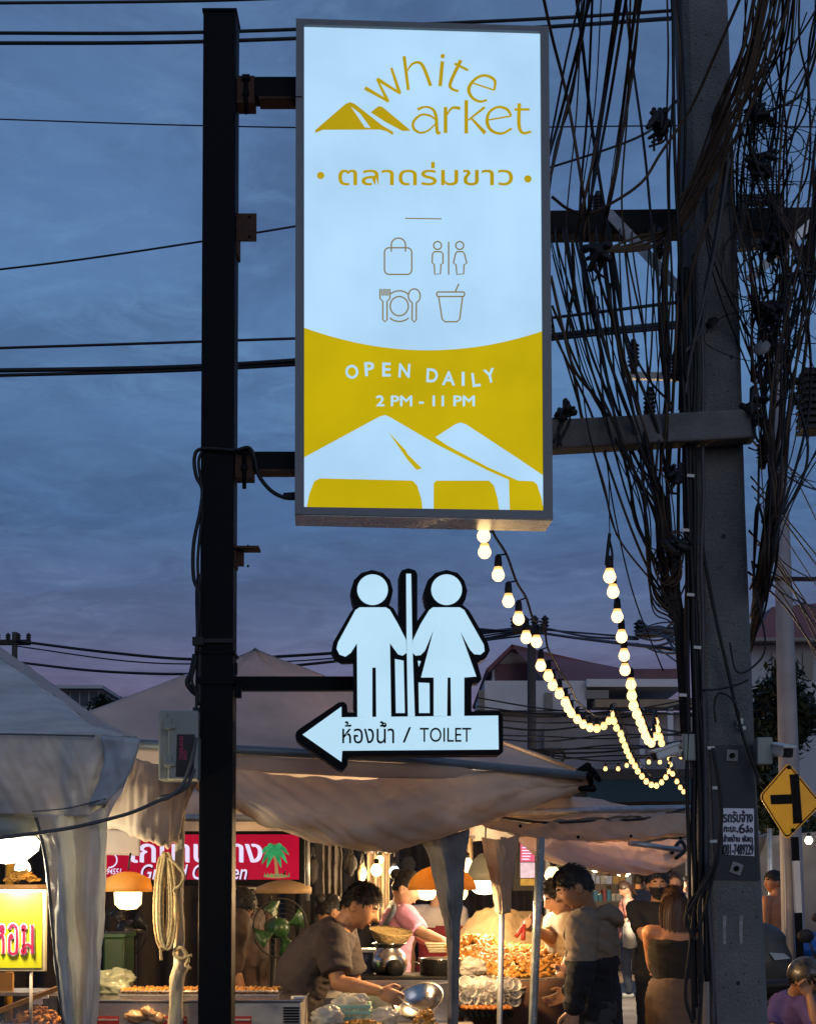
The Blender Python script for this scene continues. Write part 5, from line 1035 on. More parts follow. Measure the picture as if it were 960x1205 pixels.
def attach(name, me, m_, parent, label=None):
    base = Vector(parent['_w']); n = len(me.vertices); co = np.empty(n * 3); me.vertices.foreach_get('co', co); co = co.reshape(-1, 3) - np.array(base); me.vertices.foreach_set('co', co.ravel()); me.update(); me.name = name
    me.materials.clear(); o = link(name, me, m_, parent)
    if label: o['label'] = label
    return o
def head_shape(d):       # d: unit direction, x right, y forward, z up
    az = math.atan2(d.x, d.y); el = math.asin(max(-1, min(1, d.z))); k = 1.
    g = lambda a0, e0, sa, se: math.exp(-((az - a0) / sa) ** 2 - ((el - e0) / se) ** 2)
    if d.z < 0: k *= 1 - .16 * abs(d.x) * -d.z - .10 * (-d.z) ** 2 * (1 if d.y < 0 else .3)
    k += .36 * g(0, -.17, .13, .12) + .14 * g(0, .02, .10, .15)       # nose
    k += .05 * (g(.33, .24, .25, .09) + g(-.33, .24, .25, .09))       # brow
    k -= .07 * (g(.36, .06, .17, .11) + g(-.36, .06, .17, .11))       # sockets
    k += .04 * (g(.55, -.2, .25, .2) + g(-.55, -.2, .25, .2))         # cheeks
    k += .07 * g(0, -.46, .26, .07) + .06 * g(0, -.60, .24, .07)      # lips
    k += .09 * g(0, -.92, .4, .16) - .04 * g(0, -.74, .35, .08)       # chin
    return k
def torso_rings(J, inf, z0=-.10, z1=1., hipw=1., n=20):
    """elliptical rings up the spine from the hips to the neck"""
    s = J['h'] / 1.7; sp = [J['pelvis'] + (J['pelvis'] - J['chest']).normalized() * (-z0) * s, J['pelvis'], J['pelvis'].lerp(J['chest'], .5), J['chest'], J['chest'].lerp(J['neck'], .55), J['chest'].lerp(J['neck'], .82), J['neck']]
    wd = [.155 * hipw, .165 * hipw, .142, .168, .178, .135, .065]; dp = [.105, .112, .098, .115, .105, .08, .058]
    ax = (J['sR'] - J['sL']).normalized(); axh = J.get('hax', ax); R_ = []; P = catmull(sp, 24)
    for i, p in enumerate(P):
        u = i / 24 * 6; k = min(5, int(u)); t = u - k; t = t * t * (3 - 2 * t); w_ = (wd[k] * (1 - t) + wd[k + 1] * t) * J.get('bulk', 1.) * s + inf; d_ = (dp[k] * (1 - t) + dp[k + 1] * t) * J.get('bulk', 1.) * s + inf
        tg_ = (P[min(i + 1, 24)] - P[max(i - 1, 0)]).normalized(); a = axh.lerp(ax, min(1, i / 12)); a = (a - tg_ * a.dot(tg_)).normalized(); b = tg_.cross(a)
        R_.append([p + a * w_ * math.cos(q) + b * d_ * math.sin(q) for q in [2 * math.pi * m / n for m in range(n)]])
    return R_
def hand(mb, w_, d, side, s, grip=0.6, fat=1.):
    """palm, four fingers of unequal length and a thumb; d points from wrist to knuckles, side to the thumb"""
    d = d.normalized(); side = (side - d * side.dot(d)).normalized(); nrm = d.cross(side); r_ = .0085 * s * fat
    Mx = Matrix((side, d, nrm)).transposed(); mb.ell(w_ + d * .045 * s, (.040 * s, .052 * s, .017 * s), Mx, 12, 8)
    for i, (o, ln) in enumerate(((.028, .072), (.010, .080), (-.009, .074), (-.027, .058))):
        a = w_ + d * .085 * s + side * o * s; b = a + (d * math.cos(grip * .7) - nrm * math.sin(grip * .7)) * ln * .5 * s; c = b + (d * math.cos(grip * 1.7) - nrm * math.sin(grip * 1.7)) * ln * .5 * s
        mb.cap(a - d * .02 * s, b, r_ * 1.1, r_, 8); mb.cap(b, c, r_, r_ * .8, 8)
    a = w_ + d * .03 * s + side * .034 * s; b = a + (side * .6 + d * .7 - nrm * .3 * grip).normalized() * .036 * s; c = b + (side * .1 + d * .9 - nrm * .5 * grip).normalized() * .030 * s
    mb.cap(w_ + d * .02 * s + side * .02 * s, b, r_ * 1.35, r_ * 1.1, 8); mb.cap(b, c, r_ * 1.1, r_ * .85, 8)
def stand(px, D_, hgt, yaw, dx=0.):
    """joints of a standing adult; yaw 0 looks away from the camera, 180 towards it"""
    s = hgt / 1.7; o = Vector((at(px, 1038, D_).x, D_, 0)); Rz = Matrix.Rotation(R(yaw), 3, 'Z'); J = {'h': hgt, 'yaw': yaw, 'o': o}
    for k, v in dict(pelvis=(0, 0, .95), chest=(0, .0, 1.24), neck=(0, -.015, 1.455), head=(0, .025, 1.578), sR=(.175, -.01, 1.395), sL=(-.175, -.01, 1.395), eR=(.225, -.03, 1.11), eL=(-.225, -.03, 1.11), wR=(.235, .06, .88), wL=(-.235, .06, .88),
                     hR=(.085, 0, .92), hL=(-.085, 0, .92), kR=(.095, .02, .50), kL=(-.095, .02, .50), aR=(.10, -.02, .075), aL=(-.10, -.02, .075)).items(): J[k] = o + Rz @ (Vector(v) * s)
    J['f'] = Rz @ Vector((0, 1, 0)); J['r'] = Rz @ Vector((1, 0, 0)); J['face'] = J['f'].copy(); J['hup'] = Vector((0, 0, 1)); return J
def person(label, J, skin, top, bottom, hair, hairstyle='short', sleeve=.6, top_hem=-.16, vox=.012, shoes='dark', wr=.006, group=None, skirt=False, bare=False, grip=.6, top_name='shirt', extras=None, hd=1., legs=True):
    s = J['h'] / 1.7; t = thing('person', label, 'person', (J['o'].x, J['o'].y, 0), group); bk = J.get('bulk', 1.)
    fh = J['face'].normalized(); uh = (J['hup'] - fh * J['hup'].dot(fh)).normalized(); rh = fh.cross(uh); HM = Matrix((rh, fh, uh)).transposed(); hr = (.076 * s * hd, .096 * s * hd, .118 * s * hd); H = J['head']
    mb = MB(); mb.ell(H, hr, HM, 48, 36, fn=head_shape); mb.cap(J['neck'] - (H - J['neck']) * .15, H - uh * .03 * s - fh * .015 * s, .056 * s * bk, .054 * s, 14)
    for sd in (-1, 1): mb.ell(H + rh * sd * hr[0] * 1.0 - fh * .008 * s - uh * .005, (.012 * s, .020 * s, .033 * s), HM, 10, 8)
    mb.loft(torso_rings(J, 0))
    for S_ in 'RL':
        sh, el, wr_ = J['s' + S_], J['e' + S_], J['w' + S_]
        mb.cap(J['chest'].lerp(J['neck'], .6), sh, .07 * s, .056 * s * bk); mb.cap(sh, sh.lerp(el, .45), .054 * s * bk, .048 * s * bk); mb.cap(sh.lerp(el, .4), el, .048 * s * bk, .038 * s); mb.cap(el, el.lerp(wr_, .35), .039 * s, .041 * s * bk); mb.cap(el.lerp(wr_, .3), wr_, .041 * s * bk, .026 * s)
        dd = J.get('d' + S_, wr_ - el); hand(mb, wr_, dd, J.get('t' + S_, J['f'] * 1. + Vector((0, 0, .2))), s, grip, 1.15 if vox < .012 else 1.5)
        if legs:
            h_, k_, a_ = J['h' + S_], J['k' + S_], J['a' + S_]
            mb.cap(h_, k_, .082 * s * bk, .055 * s * bk); mb.cap(k_, k_.lerp(a_, .4), .054 * s, .056 * s * bk); mb.cap(k_.lerp(a_, .35), a_, .055 * s, .036 * s); mb.cap(a_ - J['f'] * .03 * s - Vector((0, 0, .035 * s)), a_ + J['f'] * .15 * s - Vector((0, 0, .045 * s)), .036 * s, .028 * s)
    attach('body', remeshed(mb, .006 if vox < .0105 else vox * .8, 2), skin, t)
    # clothes
    if not bare:
        mb = MB(); inf = J.get('inf', .014); mb.loft(torso_rings(J, inf, top_hem, hipw=J.get('hemw', 1.)))
        for S_ in 'RL':
            sh, el, wr_ = J['s' + S_], J['e' + S_], J['w' + S_]
            if sleeve > 0:
                mb.cap(J['chest'].lerp(J['neck'], .6), sh, .075 * s + inf, .060 * s * bk + inf)
                e1 = sh.lerp(el, min(1, sleeve)); mb.tube([sh, sh.lerp(e1, .5), e1], [.062 * s * bk + inf, .056 * s * bk + inf, .052 * s * bk + inf], 16)
                if sleeve > 1: mb.cap(sh, el, .058 * s * bk + inf, .046 * s + inf); mb.cap(el, el.lerp(wr_, sleeve - 1.05), .047 * s + inf, .034 * s + inf)
        if top_name == 'tube_top':
            mb = MB(); mb.loft(torso_rings(J, .012, top_hem)[3:17])
        me = remeshed(mb, vox, 3, wr * J.get('wrk', 1.), 11, rnd.uniform(0, 50)); mats = top if isinstance(top, list) else [top]
        o = attach(top_name, me, mats, t)
        if len(mats) > 1:
            split = J['split']
            for p in o.data.polygons:
                if p.center.z + t['_w'][2] < split + .01 * math.sin(p.center.x * 9): p.material_index = 1
    if legs and bottom:
        mb = MB()
        if skirt:
            R0 = torso_rings(J, .026, -.30, hipw=1.06)[:9]; c = J['o'] + Vector((0, 0, .62 * s)); low = [c + J['r'] * .19 * s * math.cos(q) + J['f'] * .15 * s * math.sin(q) for q in [2 * math.pi * m / 20 for m in range(20)]]; mb.loft(R0)
            for S_ in 'RL': mb.cap(J['h' + S_], J['k' + S_], .105 * s, .085 * s)
        else:
            mb.loft(torso_rings(J, .010, -.10)[:8])
            for S_ in 'RL':
                h_, k_, a_ = J['h' + S_], J['k' + S_], J['a' + S_]; mb.cap(h_, k_, .098 * s * bk, .074 * s); mb.cap(k_, a_ + Vector((0, 0, .03)), .073 * s, .060 * s)
        attach('skirt' if skirt else 'trousers', remeshed(mb, vox, 3, wr, 10, rnd.uniform(0, 50)), bottom, t)
        mb = MB()
        for S_ in 'RL': a_ = J['a' + S_]; mb.cap(a_ - J['f'] * .04 * s - Vector((0, 0, .035 * s)), a_ + J['f'] * .17 * s - Vector((0, 0, .04 * s)), .044 * s, .036 * s)
        attach('shoes', remeshed(mb, max(.01, vox), 2), M[shoes] if isinstance(shoes, str) else shoes, t)
    # hair
    if hairstyle != 'none':
        q0 = rnd.uniform(0, 90)
        def hf(d):
            back = (1 - d.y) * .5; line = .50 * (d.y > 0) * d.y ** 2 * (1 if abs(d.x) < .8 else .6) + (.02 if d.y > 0 else -.50 * back * (1 if hairstyle != 'crop' else .8)) - (.15 if hairstyle in ('long', 'bob') and d.y < .45 else 0)
            m_ = max(0, min(1, (d.z - line) / .10)); nz = noise.noise(Vector((d.x * 7, d.y * 7, d.z * 3)) + Vector((q0, 0, 0))) * .035 + noise.noise(Vector((d.x * 22, d.y * 22, d.z * 6))) * .02
            return .90 + m_ * (.155 + nz + (.06 * max(0, d.z) if hairstyle == 'short' else .02 * max(0, d.z)))
        mb = MB(); mb.ell(H + uh * .006, hr, HM, 56, 40, fn=hf)
        if hairstyle == 'bun': mb.ell(H - fh * hr[1] * 1.05 + uh * hr[2] * .55, (.042 * s,) * 3, HM, 14, 10, fn=lambda d: 1 + .08 * noise.noise(d * 5))
        if hairstyle == 'tail': mb.cap(H - fh * hr[1] * .9 + uh * .02, H - fh * hr[1] * 1.3 - uh * .16 * s, .03 * s, .014 * s)
        sr = random.Random(int(q0 * 10)); ns = 1500 if vox < .0115 else 600; k_ = 0
        while k_ < ns:
            d = Vector((sr.gauss(0, 1), sr.gauss(0, 1), sr.gauss(0, 1))).normalized(); hv = hf(d)
            if hv < .985: k_ += 1 if sr.random() < .35 else 0; continue
            k_ += 1; root = H + uh * .006 + HM @ Vector((d.x * hr[0], d.y * hr[1], d.z * hr[2])) * (hv - .02); nrm = (HM @ d); dn = (-uh * .75 + fh * (.5 if d.y > .2 else -.25) + Vector((sr.gauss(0, .4), sr.gauss(0, .4), sr.gauss(0, .4)))); dn = (dn - nrm * dn.dot(nrm)).normalized(); dirn = (dn + nrm * sr.uniform(.1, .55)).normalized(); L2 = sr.uniform(.018, .04) * s; sd_ = nrm.cross(dirn).normalized() * .0035 * s
            b0 = len(mb.v); mb.v += [root - sd_, root + sd_, root + dirn * L2 * .6 + sd_ * .7, root + dirn * L2 - nrm * L2 * .15]; mb.face((b0, b0 + 1, b0 + 2, b0 + 3), True)
        hob = mb.build('hair', hair, t)
        if hairstyle in ('long', 'bob'):
            ln = .52 * s if hairstyle == 'long' else .27 * s; mb = MB(); nn = 40; rings = []
            for j in range(16):
                v = j / 15; ring = []; sw = 1 + .28 * math.sin(min(1, v * 1.2) * math.pi * .8) - .30 * v * v
                for i in range(nn):
                    a = 2 * math.pi * i / nn; ridge = 1 + .05 * math.sin(i * 2.9 + 3 * v) + .05 * noise.noise(Vector((i * .9, v * 2, q0)))
                    ring.append(H - fh * (.040 + .035 * v) * s + rh * math.cos(a) * hr[0] * 1.14 * sw * ridge * (.55 + .45 * min(1, v * 5) ** .5) + fh * (math.sin(a) * hr[1] * (.78 - .25 * v)) * ridge * (.6 + .4 * min(1, v * 5) ** .5) - Vector((0, 0, ln * v * (1 - .10 * abs(math.sin(i * 1.3 + q0))))) + uh * .075 * s)
                rings.append(ring)
            mb.loft(rings)
            for _ in range(1000 if vox < .0115 else 160):
                i = sr.randrange(nn); j0 = sr.randrange(0, 8); j1 = min(15, j0 + sr.randint(5, 9)); c0 = sum((Vector(p) for p in rings[j0]), Vector()) / nn; P = []
                for j in range(j0, j1 + 1): cj = sum((Vector(p) for p in rings[j]), Vector()) / nn; P.append(cj + (Vector(rings[j][i]) - cj) * (1.0 + .07 * sr.random()))
                if j1 == 15: P.append(P[-1] - Vector((0, 0, sr.uniform(0, .05))))
                mb.tube(P, [.0016] * (len(P) - 1) + [.0005], 3)
            mb.build('hair_length', hair, hob)
    # eyes, brows, lips
    def fp(az, el, k=1.0): d = Vector((math.sin(az) * math.cos(el), math.cos(az) * math.cos(el), math.sin(el))); q = head_shape(d) * k; return H + HM @ Vector((d.x * hr[0] * q, d.y * hr[1] * q, d.z * hr[2] * q))
    if vox < .016:
        for sd in (-1, 1):
            part('eye', M['eye'], t, lambda mb: mb.ell(fp(sd * .36, .05, .985), (.010 * s, .005 * s, .0042 * s), HM, 10, 6)); part('eyebrow', hair, t, lambda mb: mb.tube([fp(sd * .20, .22, 1.01), fp(sd * .36, .27, 1.02), fp(sd * .54, .22, 1.01)], [.004, .006, .003], 6))
        part('lips', M['lips'], t, lambda mb: mb.tube([fp(-.2, -.53, .99), fp(0, -.53, 1.03), fp(.2, -.53, .99)], [.002, .006, .002], 7))
    if extras: extras(t, HM, H, hr, s, fp)
    return t
M['eye'] = mat('dark_eye', (.012, .010, .009), .2, var=0); M['lips'] = mat('lip_skin', (.22, .08, .06), .5, var=.1)
def skin(name, c): return mat(name, c, .5, var=.12, vs=14, bump=.05, bs=60, spec=.35)
SK1, SK2, SK3 = skin('tan_skin', (.36, .185, .10)), skin('warm_skin', (.46, .26, .16)), skin('brown_skin', (.25, .12, .065))
HB, HD = mat('black_hair', (.008, .007, .007), .62, var=.4, vs=30, stretch=(1, 1, .2)), mat('dark_brown_hair', (.050, .024, .012), .42, var=.5, vs=40, stretch=(4, 4, .25))
def cl(name, c, **k): return mat(name, c, .88, var=.14, vs=7, bump=.15, bs=70, **k)
def V(*p): return at(*p)

# vendor bending over the counter
J = stand(350, 7.75, 1.70, -90)
J.update(pelvis=V(338, 1215, 7.75), chest=V(362, 1140, 7.72), neck=V(404, 1090, 7.7), head=V(424, 1067, 7.68), sR=V(389, 1106, 7.52), sL=V(401, 1100, 7.88), eR=V(398, 1157, 7.42), wR=V(446, 1166, 7.36), eL=V(418, 1160, 7.9), wL=V(440, 1192, 7.75), dR=V(470, 1176, 7.34) - V(446, 1166, 7.36), dL=V(465, 1202, 7.7) - V(440, 1192, 7.75), tR=Vector((.2, .2, 1)), tL=Vector((.2, -.2, 1)))
J['face'] = Vector((.86, -.30, -.42)); J['hup'] = Vector((.35, .0, .94)); J['hR'] = V(338, 1225, 7.66); J['hL'] = V(338, 1225, 7.84); J['bulk'] = 1.08; J['inf'] = .024; J['wrk'] = 1.0
J['hax'] = Vector((0, -1, 0)); J['kR'] = Vector((J['hR'].x + .05, 7.66, .5)); J['kL'] = Vector((J['hL'].x + .05, 7.84, .5)); J['aR'] = Vector((J['hR'].x, 7.66, .08)); J['aL'] = Vector((J['hL'].x, 7.84, .08))
person('man in dark grey t-shirt bending over the frying counter', J, SK1, cl('charcoal_tshirt', (.034, .027, .029)), cl('dark_trousers', (.02, .02, .022)), HB, 'crop', .78, vox=.009, grip=.95, wr=.007)
# woman in pink at the pots
J = stand(478, 9.4, 1.58, -82)
J['head'] = V(478, 1046, 9.35); J['neck'] = V(471, 1064, 9.4); J['chest'] = V(467, 1096, 9.42); J['pelvis'] = V(462, 1146, 9.45); J['sR'] = V(476, 1076, 9.24); J['sL'] = V(480, 1076, 9.56); J['eR'] = V(497, 1098, 9.12); J['wR'] = V(522, 1107, 9.0); J['dR'] = Vector((.9, -.2, -.3)); J['eL'] = V(495, 1104, 9.55); J['wL'] = V(518, 1112, 9.4); J['face'] = Vector((.85, -.3, -.35)); J['bulk'] = .95
def apron(t, HM, H, hr, s, fp):
    part('apron_strap', cl('slate_strap', (.06, .065, .08)), t, lambda mb: mb.tube(catmull([J['neck'] + Vector((-.05, -.06, .01)), J['sR'] + Vector((-.07, -.07, .02)), J['chest'] + Vector((-.10, -.14, -.02)), J['chest'] + Vector((-.08, -.15, -.15))], 14), .018, 8))
person('woman in pink t-shirt with hair bun serving behind the pots', J, SK2, cl('pink_tshirt', (.50, .22, .32)), cl('grey_trousers', (.05, .05, .06)), HB, 'bun', .85, vox=.012, extras=apron)
# helper in red apron
J = stand(515, 11.2, 1.6, -20); J['face'] = Vector((.2, .9, -.3))
person('helper in white top and red apron behind the dome lamp', J, SK2, [cl('white_top', (.5, .46, .42)), cl('red_apron', (.20, .018, .025))], cl('dark_skirt', (.03, .03, .03)), HB, 'bun', .6, vox=.014) if not J.update(split=1.22) else None
# dark haired assistant behind the vendor
J = stand(384, 9.2, 1.47, -60); J['face'] = Vector((.7, .5, -.3))
person('assistant with dark hair half hidden behind the man in grey', J, SK1, cl('grey_tshirt', (.13, .11, .10)), cl('black_trousers', (.02, .02, .02)), HB, 'bun', .7, vox=.014)
J = stand(292, 8.9, 1.62, -100); J['face'] = Vector((.6, -.4, -.6)); J['head'] = V(281, 1068, 8.85); J['neck'] = V(278, 1088, 8.9)
person('stallholder in dark brown top hidden beside the black post', J, SK3, cl('umber_top', (.045, .028, .022)), cl('black_jeans', (.015, .015, .016)), HB, 'short', 1.2, vox=.014)
# customer in two-tone jacket
J = stand(706, 7.55, 1.70, 68)
J['head'] = V(676, 1045, 7.45); J['neck'] = V(690, 1074, 7.52); J['sL'] = V(685, 1088, 7.36); J['sR'] = V(700, 1087, 7.72); J['chest'] = V(697, 1112, 7.54); J['pelvis'] = V(700, 1182, 7.58); J['eL'] = V(682, 1146, 7.32); J['wL'] = V(674, 1188, 7.34); J['eR'] = V(684, 1150, 7.82); J['wR'] = V(672, 1168, 7.9); J['dL'] = Vector((-.15, 0, -1)); J['dR'] = Vector((-.8, 0, -.4)); J['face'] = Vector((-.90, -.05, -.42)); J['bulk'] = 1.0; J['inf'] = .022; J['hemw'] = 1.0; J['split'] = at(700, 1126, 7.5).z; J['wrk'] = 1.8
J['tL'] = Vector((-1, 0, 0)); J['hL'] = V(704, 1186, 7.5); J['hR'] = V(708, 1186, 7.7)
JT = cl('tan_jacket_cloth', (.20, .15, .105)); JN = cl('navy_jacket_cloth', (.006, .007, .010))
def hood(t, HM, H, hr, s, fp):
    def f(mb):
        c = J['neck'] + Vector((.02, 0, -.012)); mb.tube([c + Vector((math.cos(a) * .088, math.sin(a) * .095, .028 * math.cos(a) - .01)) for a in [k * .3142 for k in range(21)]], [.028 + .012 * math.cos(k * .3142) for k in range(21)], 12)
        mb.ell(c + Vector((.10, 0, -.005)), (.075, .115, .052), Matrix.Rotation(.55, 3, 'Y'), 20, 14, fn=lambda d: 1 + .15 * noise.noise(d * 2.5))
    mb = MB(); f(mb); attach('hood', remeshed(mb, .010, 4, .006, 14, 3), JT, t)
person('customer in tan and navy hooded jacket looking down at the food', J, SK1, [JT, JN], cl('dark_grey_trousers', (.035, .033, .035)), HB, 'crop', 1.92, vox=.009, extras=hood, top_name='jacket', top_hem=-.20, grip=.4, hd=.92)
# woman with tongs
J = stand(668, 8.7, 1.58, 118)
J['head'] = V(656, 1056, 8.62); J['neck'] = V(662, 1075, 8.7); J['sL'] = V(668, 1088, 8.5); J['sR'] = V(652, 1086, 8.85); J['chest'] = V(664, 1108, 8.72); J['pelvis'] = V(668, 1158, 8.8); J['eR'] = V(648, 1104, 8.6); J['wR'] = V(627, 1092, 8.42); J['dR'] = V(616, 1087, 8.36) - V(627, 1092, 8.42); J['tR'] = Vector((0, 0, 1)); J['eL'] = V(676, 1116, 8.4); J['wL'] = V(664, 1138, 8.3); J['face'] = Vector((-.85, -.35, -.4)); J['bulk'] = .95
def tongs(t, HM, H, hr, s, fp):
    tg_ = thing('tongs', 'pair of red tipped tongs held over the fried food', 'tongs', V(612, 1092, 8.33))
    for x in (607, 615): part('arm', mat('red_plastic_tip', (.45, .05, .03), .4), tg_, lambda mb: mb.tube([V(617, 1088, 8.33), V(x, 1106 if x > 610 else 1102, 8.30)], [.010, .014], 8))
person('woman in cream shirt reaching out with tongs', J, SK2, cl('cream_shirt', (.42, .34, .22)), cl('dark_skirt_cloth', (.04, .03, .03)), HB, 'short', .9, vox=.011, extras=tongs, grip=1.1, hd=.94)
# shoppers in the lane
J = stand(737, 20, 1.56, 82); J['eL'] = J['sL'] + Vector((.02, -.05, -.27)); J['wL'] = J['eL'] + Vector((-.22, -.02, .06)); J['eR'] = J['sR'] + Vector((.02, .03, -.27)); J['wR'] = J['eR'] + Vector((-.2, -.05, .05)); J['face'] = Vector((-.8, -.3, -.5))
def tote(t, HM, H, hr, s, fp): 
    b = thing('tote_bag', 'white tote bag on the arm of the shopper in coral', 'bag', V(741, 1104, 19.8)); part('pouch', cl('white_canvas_bag', (.5, .46, .38)), b, lambda mb: mb.patch([A([(733, 1088, 19.75), (741, 1086, 19.6), (750, 1088, 19.75)]), A([(733, 1100, 19.72), (741, 1100, 19.55), (750, 1100, 19.72)]), A([(734, 1114, 19.75), (742, 1115, 19.65), (749, 1113, 19.75)])], 10, 10, .01, 8), solid=.05)
    part('strap', cl('white_strap', (.5, .46, .38)), b, lambda mb: mb.tube(catmull(A([(735, 1089, 19.7), (741, 1076, 19.7), (748, 1089, 19.7)]), 10), .012, 6))
person('shopper in coral shirt and blue jeans standing in the lane', J, SK2, cl('coral_shirt', (.60, .25, .19)), cl('blue_jeans', (.055, .07, .10)), HD, 'tail', .7, vox=.016, extras=tote, shoes='white_plastic')
J = stand(764, 22, 1.66, 10); person('shopper in navy top walking away down the lane', J, SK2, cl('navy_top', (.02, .025, .05)), cl('navy_trousers', (.02, .02, .03)), HB, 'short', .7, vox=.018)
J = stand(751, 25, 1.68, -20); person('tall shopper in black walking beside the one in navy', J, SK1, cl('black_top', (.014, .014, .016)), cl('black_slacks', (.014, .014, .015)), HB, 'short', .7, vox=.018)
J = stand(793, 17, 1.66, 175); person('far shopper in white top with long dark hair', J, SK2, cl('white_blouse', (.6, .52, .5)), cl('beige_trousers', (.3, .25, .2)), HD, 'bob', .6, vox=.016)
J = stand(808, 19, 1.62, 165); person('far shopper in mauve top near the pole', J, SK2, cl('mauve_blouse', (.35, .22, .24)), cl('dark_leggings', (.03, .03, .03)), HB, 'bob', .6, vox=.018)
# man with black mask
J = stand(774, 11, 1.64, 172); J['eL'] = V(761, 1090, 10.85); J['eR'] = V(756, 1100, 10.9); J['wR'] = V(770, 1114, 10.7); J['dR'] = Vector((.8, -.3, -.2)); J['eL'] = V(796, 1100, 10.9); J['wL'] = V(782, 1114, 10.7); J['dL'] = Vector((-.8, -.3, -.1))
def mask(t, HM, H, hr, s, fp):
    def f(mb):
        rows = []
        for el in np.linspace(-.10, -.95, 9): rows.append([fp(a, el, 1.06 if abs(a) < .9 else 1.03) for a in np.linspace(-1.15, 1.15, 15)])
        mb.patch(rows, 28, 16)
    part('face_mask', cl('black_mask', (.008, .008, .009)), t, f, solid=.004)
person('man in black t-shirt wearing a black face mask', J, SK1, cl('black_tshirt', (.008, .008, .008)), cl('black_pants', (.012, .012, .013)), HB, 'short', .8, vox=.012, extras=mask)
# woman with long hair seen from behind
J = stand(793, 8.9, 1.52, 8); J['eL'] = V(766, 1130, 8.95); J['wL'] = V(772, 1150, 9.15); J['dL'] = Vector((.1, .7, -.3)); J['eR'] = V(822, 1130, 8.95); J['wR'] = V(818, 1150, 9.15); J['dR'] = Vector((0, .7, -.3))
person('woman with long brown hair in black tube top seen from behind', J, SK1, cl('black_tube_top', (.006, .006, .007)), cl('taupe_skirt', (.085, .062, .05)), HD, 'long', 0, vox=.011, top_name='tube_top', skirt=True)
# right side: shirtless man, companion, crouching rider
J = stand(912, 15, 1.66, 40); J['face'] = Vector((-.75, -.25, .0)); J['bulk'] = 1.05
person('shirtless tanned man looking aside beside the striped post', J, skin('deep_tan_skin', (.34, .145, .07)), None, cl('khaki_shorts', (.12, .09, .06)), HB, 'crop', 0, vox=.013, bare=True)  # his skin has its own deeper tan base colour
J = stand(924, 16, 1.66, 70); person('companion in dark shirt behind the shirtless man', J, SK2, cl('dark_olive_shirt', (.03, .03, .025)), cl('dark_olive_trousers', (.03, .03, .03)), HB, 'short', .8, vox=.016)
J = stand(938, 9.8, 1.6, -35)
J.update(pelvis=V(926, 1262, 9.9), chest=V(928, 1212, 9.82), neck=V(936, 1170, 9.72), head=V(946, 1153, 9.66), sR=V(950, 1184, 9.58), sL=V(918, 1180, 9.85), eR=V(962, 1216, 9.45), wR=V(952, 1172, 9.5), dR=V(946, 1164, 9.5) - V(956, 1180, 9.5), tR=Vector((0, 0, 1)), eL=V(908, 1215, 9.7), wL=V(930, 1230, 9.5), face=Vector((.55, -.55, -.25)))
J['hL'] = J['pelvis'] + Vector((-.1, 0, 0)); J['hR'] = J['pelvis'] + Vector((.1, 0, 0)); J['kR'] = J['pelvis'] + Vector((.25, -.38, .0)); J['kL'] = J['pelvis'] + Vector((.05, -.42, .0)); J['aR'] = Vector((J['kR'].x, J['kR'].y + .05, .08)); J['aL'] = Vector((J['kL'].x, J['kL'].y + .05, .08))
def cap(t, HM, H, hr, s, fp):
    cm = mat('camouflage_cloth', (.004, .006, .006), .35, vs=26, col2=(.10, .085, .05), detail=1, coat=.3); part('helmet', cm, t, lambda mb: (mb.ell(H + HM @ Vector((0, -.004, .028)), (hr[0] * 1.42, hr[1] * 1.34, hr[2] * 1.12), HM, 32, 22, fn=lambda d: (1 if d.z > -.35 else .80) * (1 if d.y < .75 or d.z > .15 else .80))))
    part('visor', cm, t, lambda mb: mb.ell(H + HM @ Vector((0, .125, .045)), (.085, .06, .010), HM, 18, 8))
person('seated rider in purple t-shirt and patterned helmet by the motorbikes', J, SK1, cl('purple_tshirt', (.095, .065, .22)), cl('dark_shorts', (.03, .03, .035)), HB, 'short', .8, vox=.010, extras=cap, grip=.9)
# ------------------------------------------------------------------ stall counters, food and tools
M['table'] = mat('steel_table_top', (.30, .29, .27), .35, .8, var=.2, vs=4)
def box3(mb, x0, x1, y0, y1, z0, z1): return mb.box(((x0 + x1) / 2, (y0 + y1) / 2, (z0 + z1) / 2), (x1 - x0, y1 - y0, z1 - z0))
X = lambda px, D_: at(px, 1038, D_).x
fc = thing('counter', 'front steel serving counter below the swagged awning', 'counter', (X(330, 7.3), 7.3, 0))
part('top', 'table', fc, lambda mb: box3(mb, X(60, 7.2), X(560, 7.2), 6.98, 7.62, .80, .84), bevel=.004)
part('skirt', 'brown_tarp', fc, lambda mb: mb.patch([[Vector((X(60, 7.2), 6.99, .82)), Vector((X(560, 7.2), 6.99, .82))], [Vector((X(60, 7.2), 6.99, .05)), Vector((X(560, 7.2), 6.99, .05))]], 60, 12, .02, 6, 1), solid=.003)
for x in (80, 320, 548):
    for y in (7.03, 7.58): part('leg', 'gal', fc, lambda mb: mb.tube([(X(x, 7.2), y, 0), (X(x, 7.2), y, .80)], .018, 8))
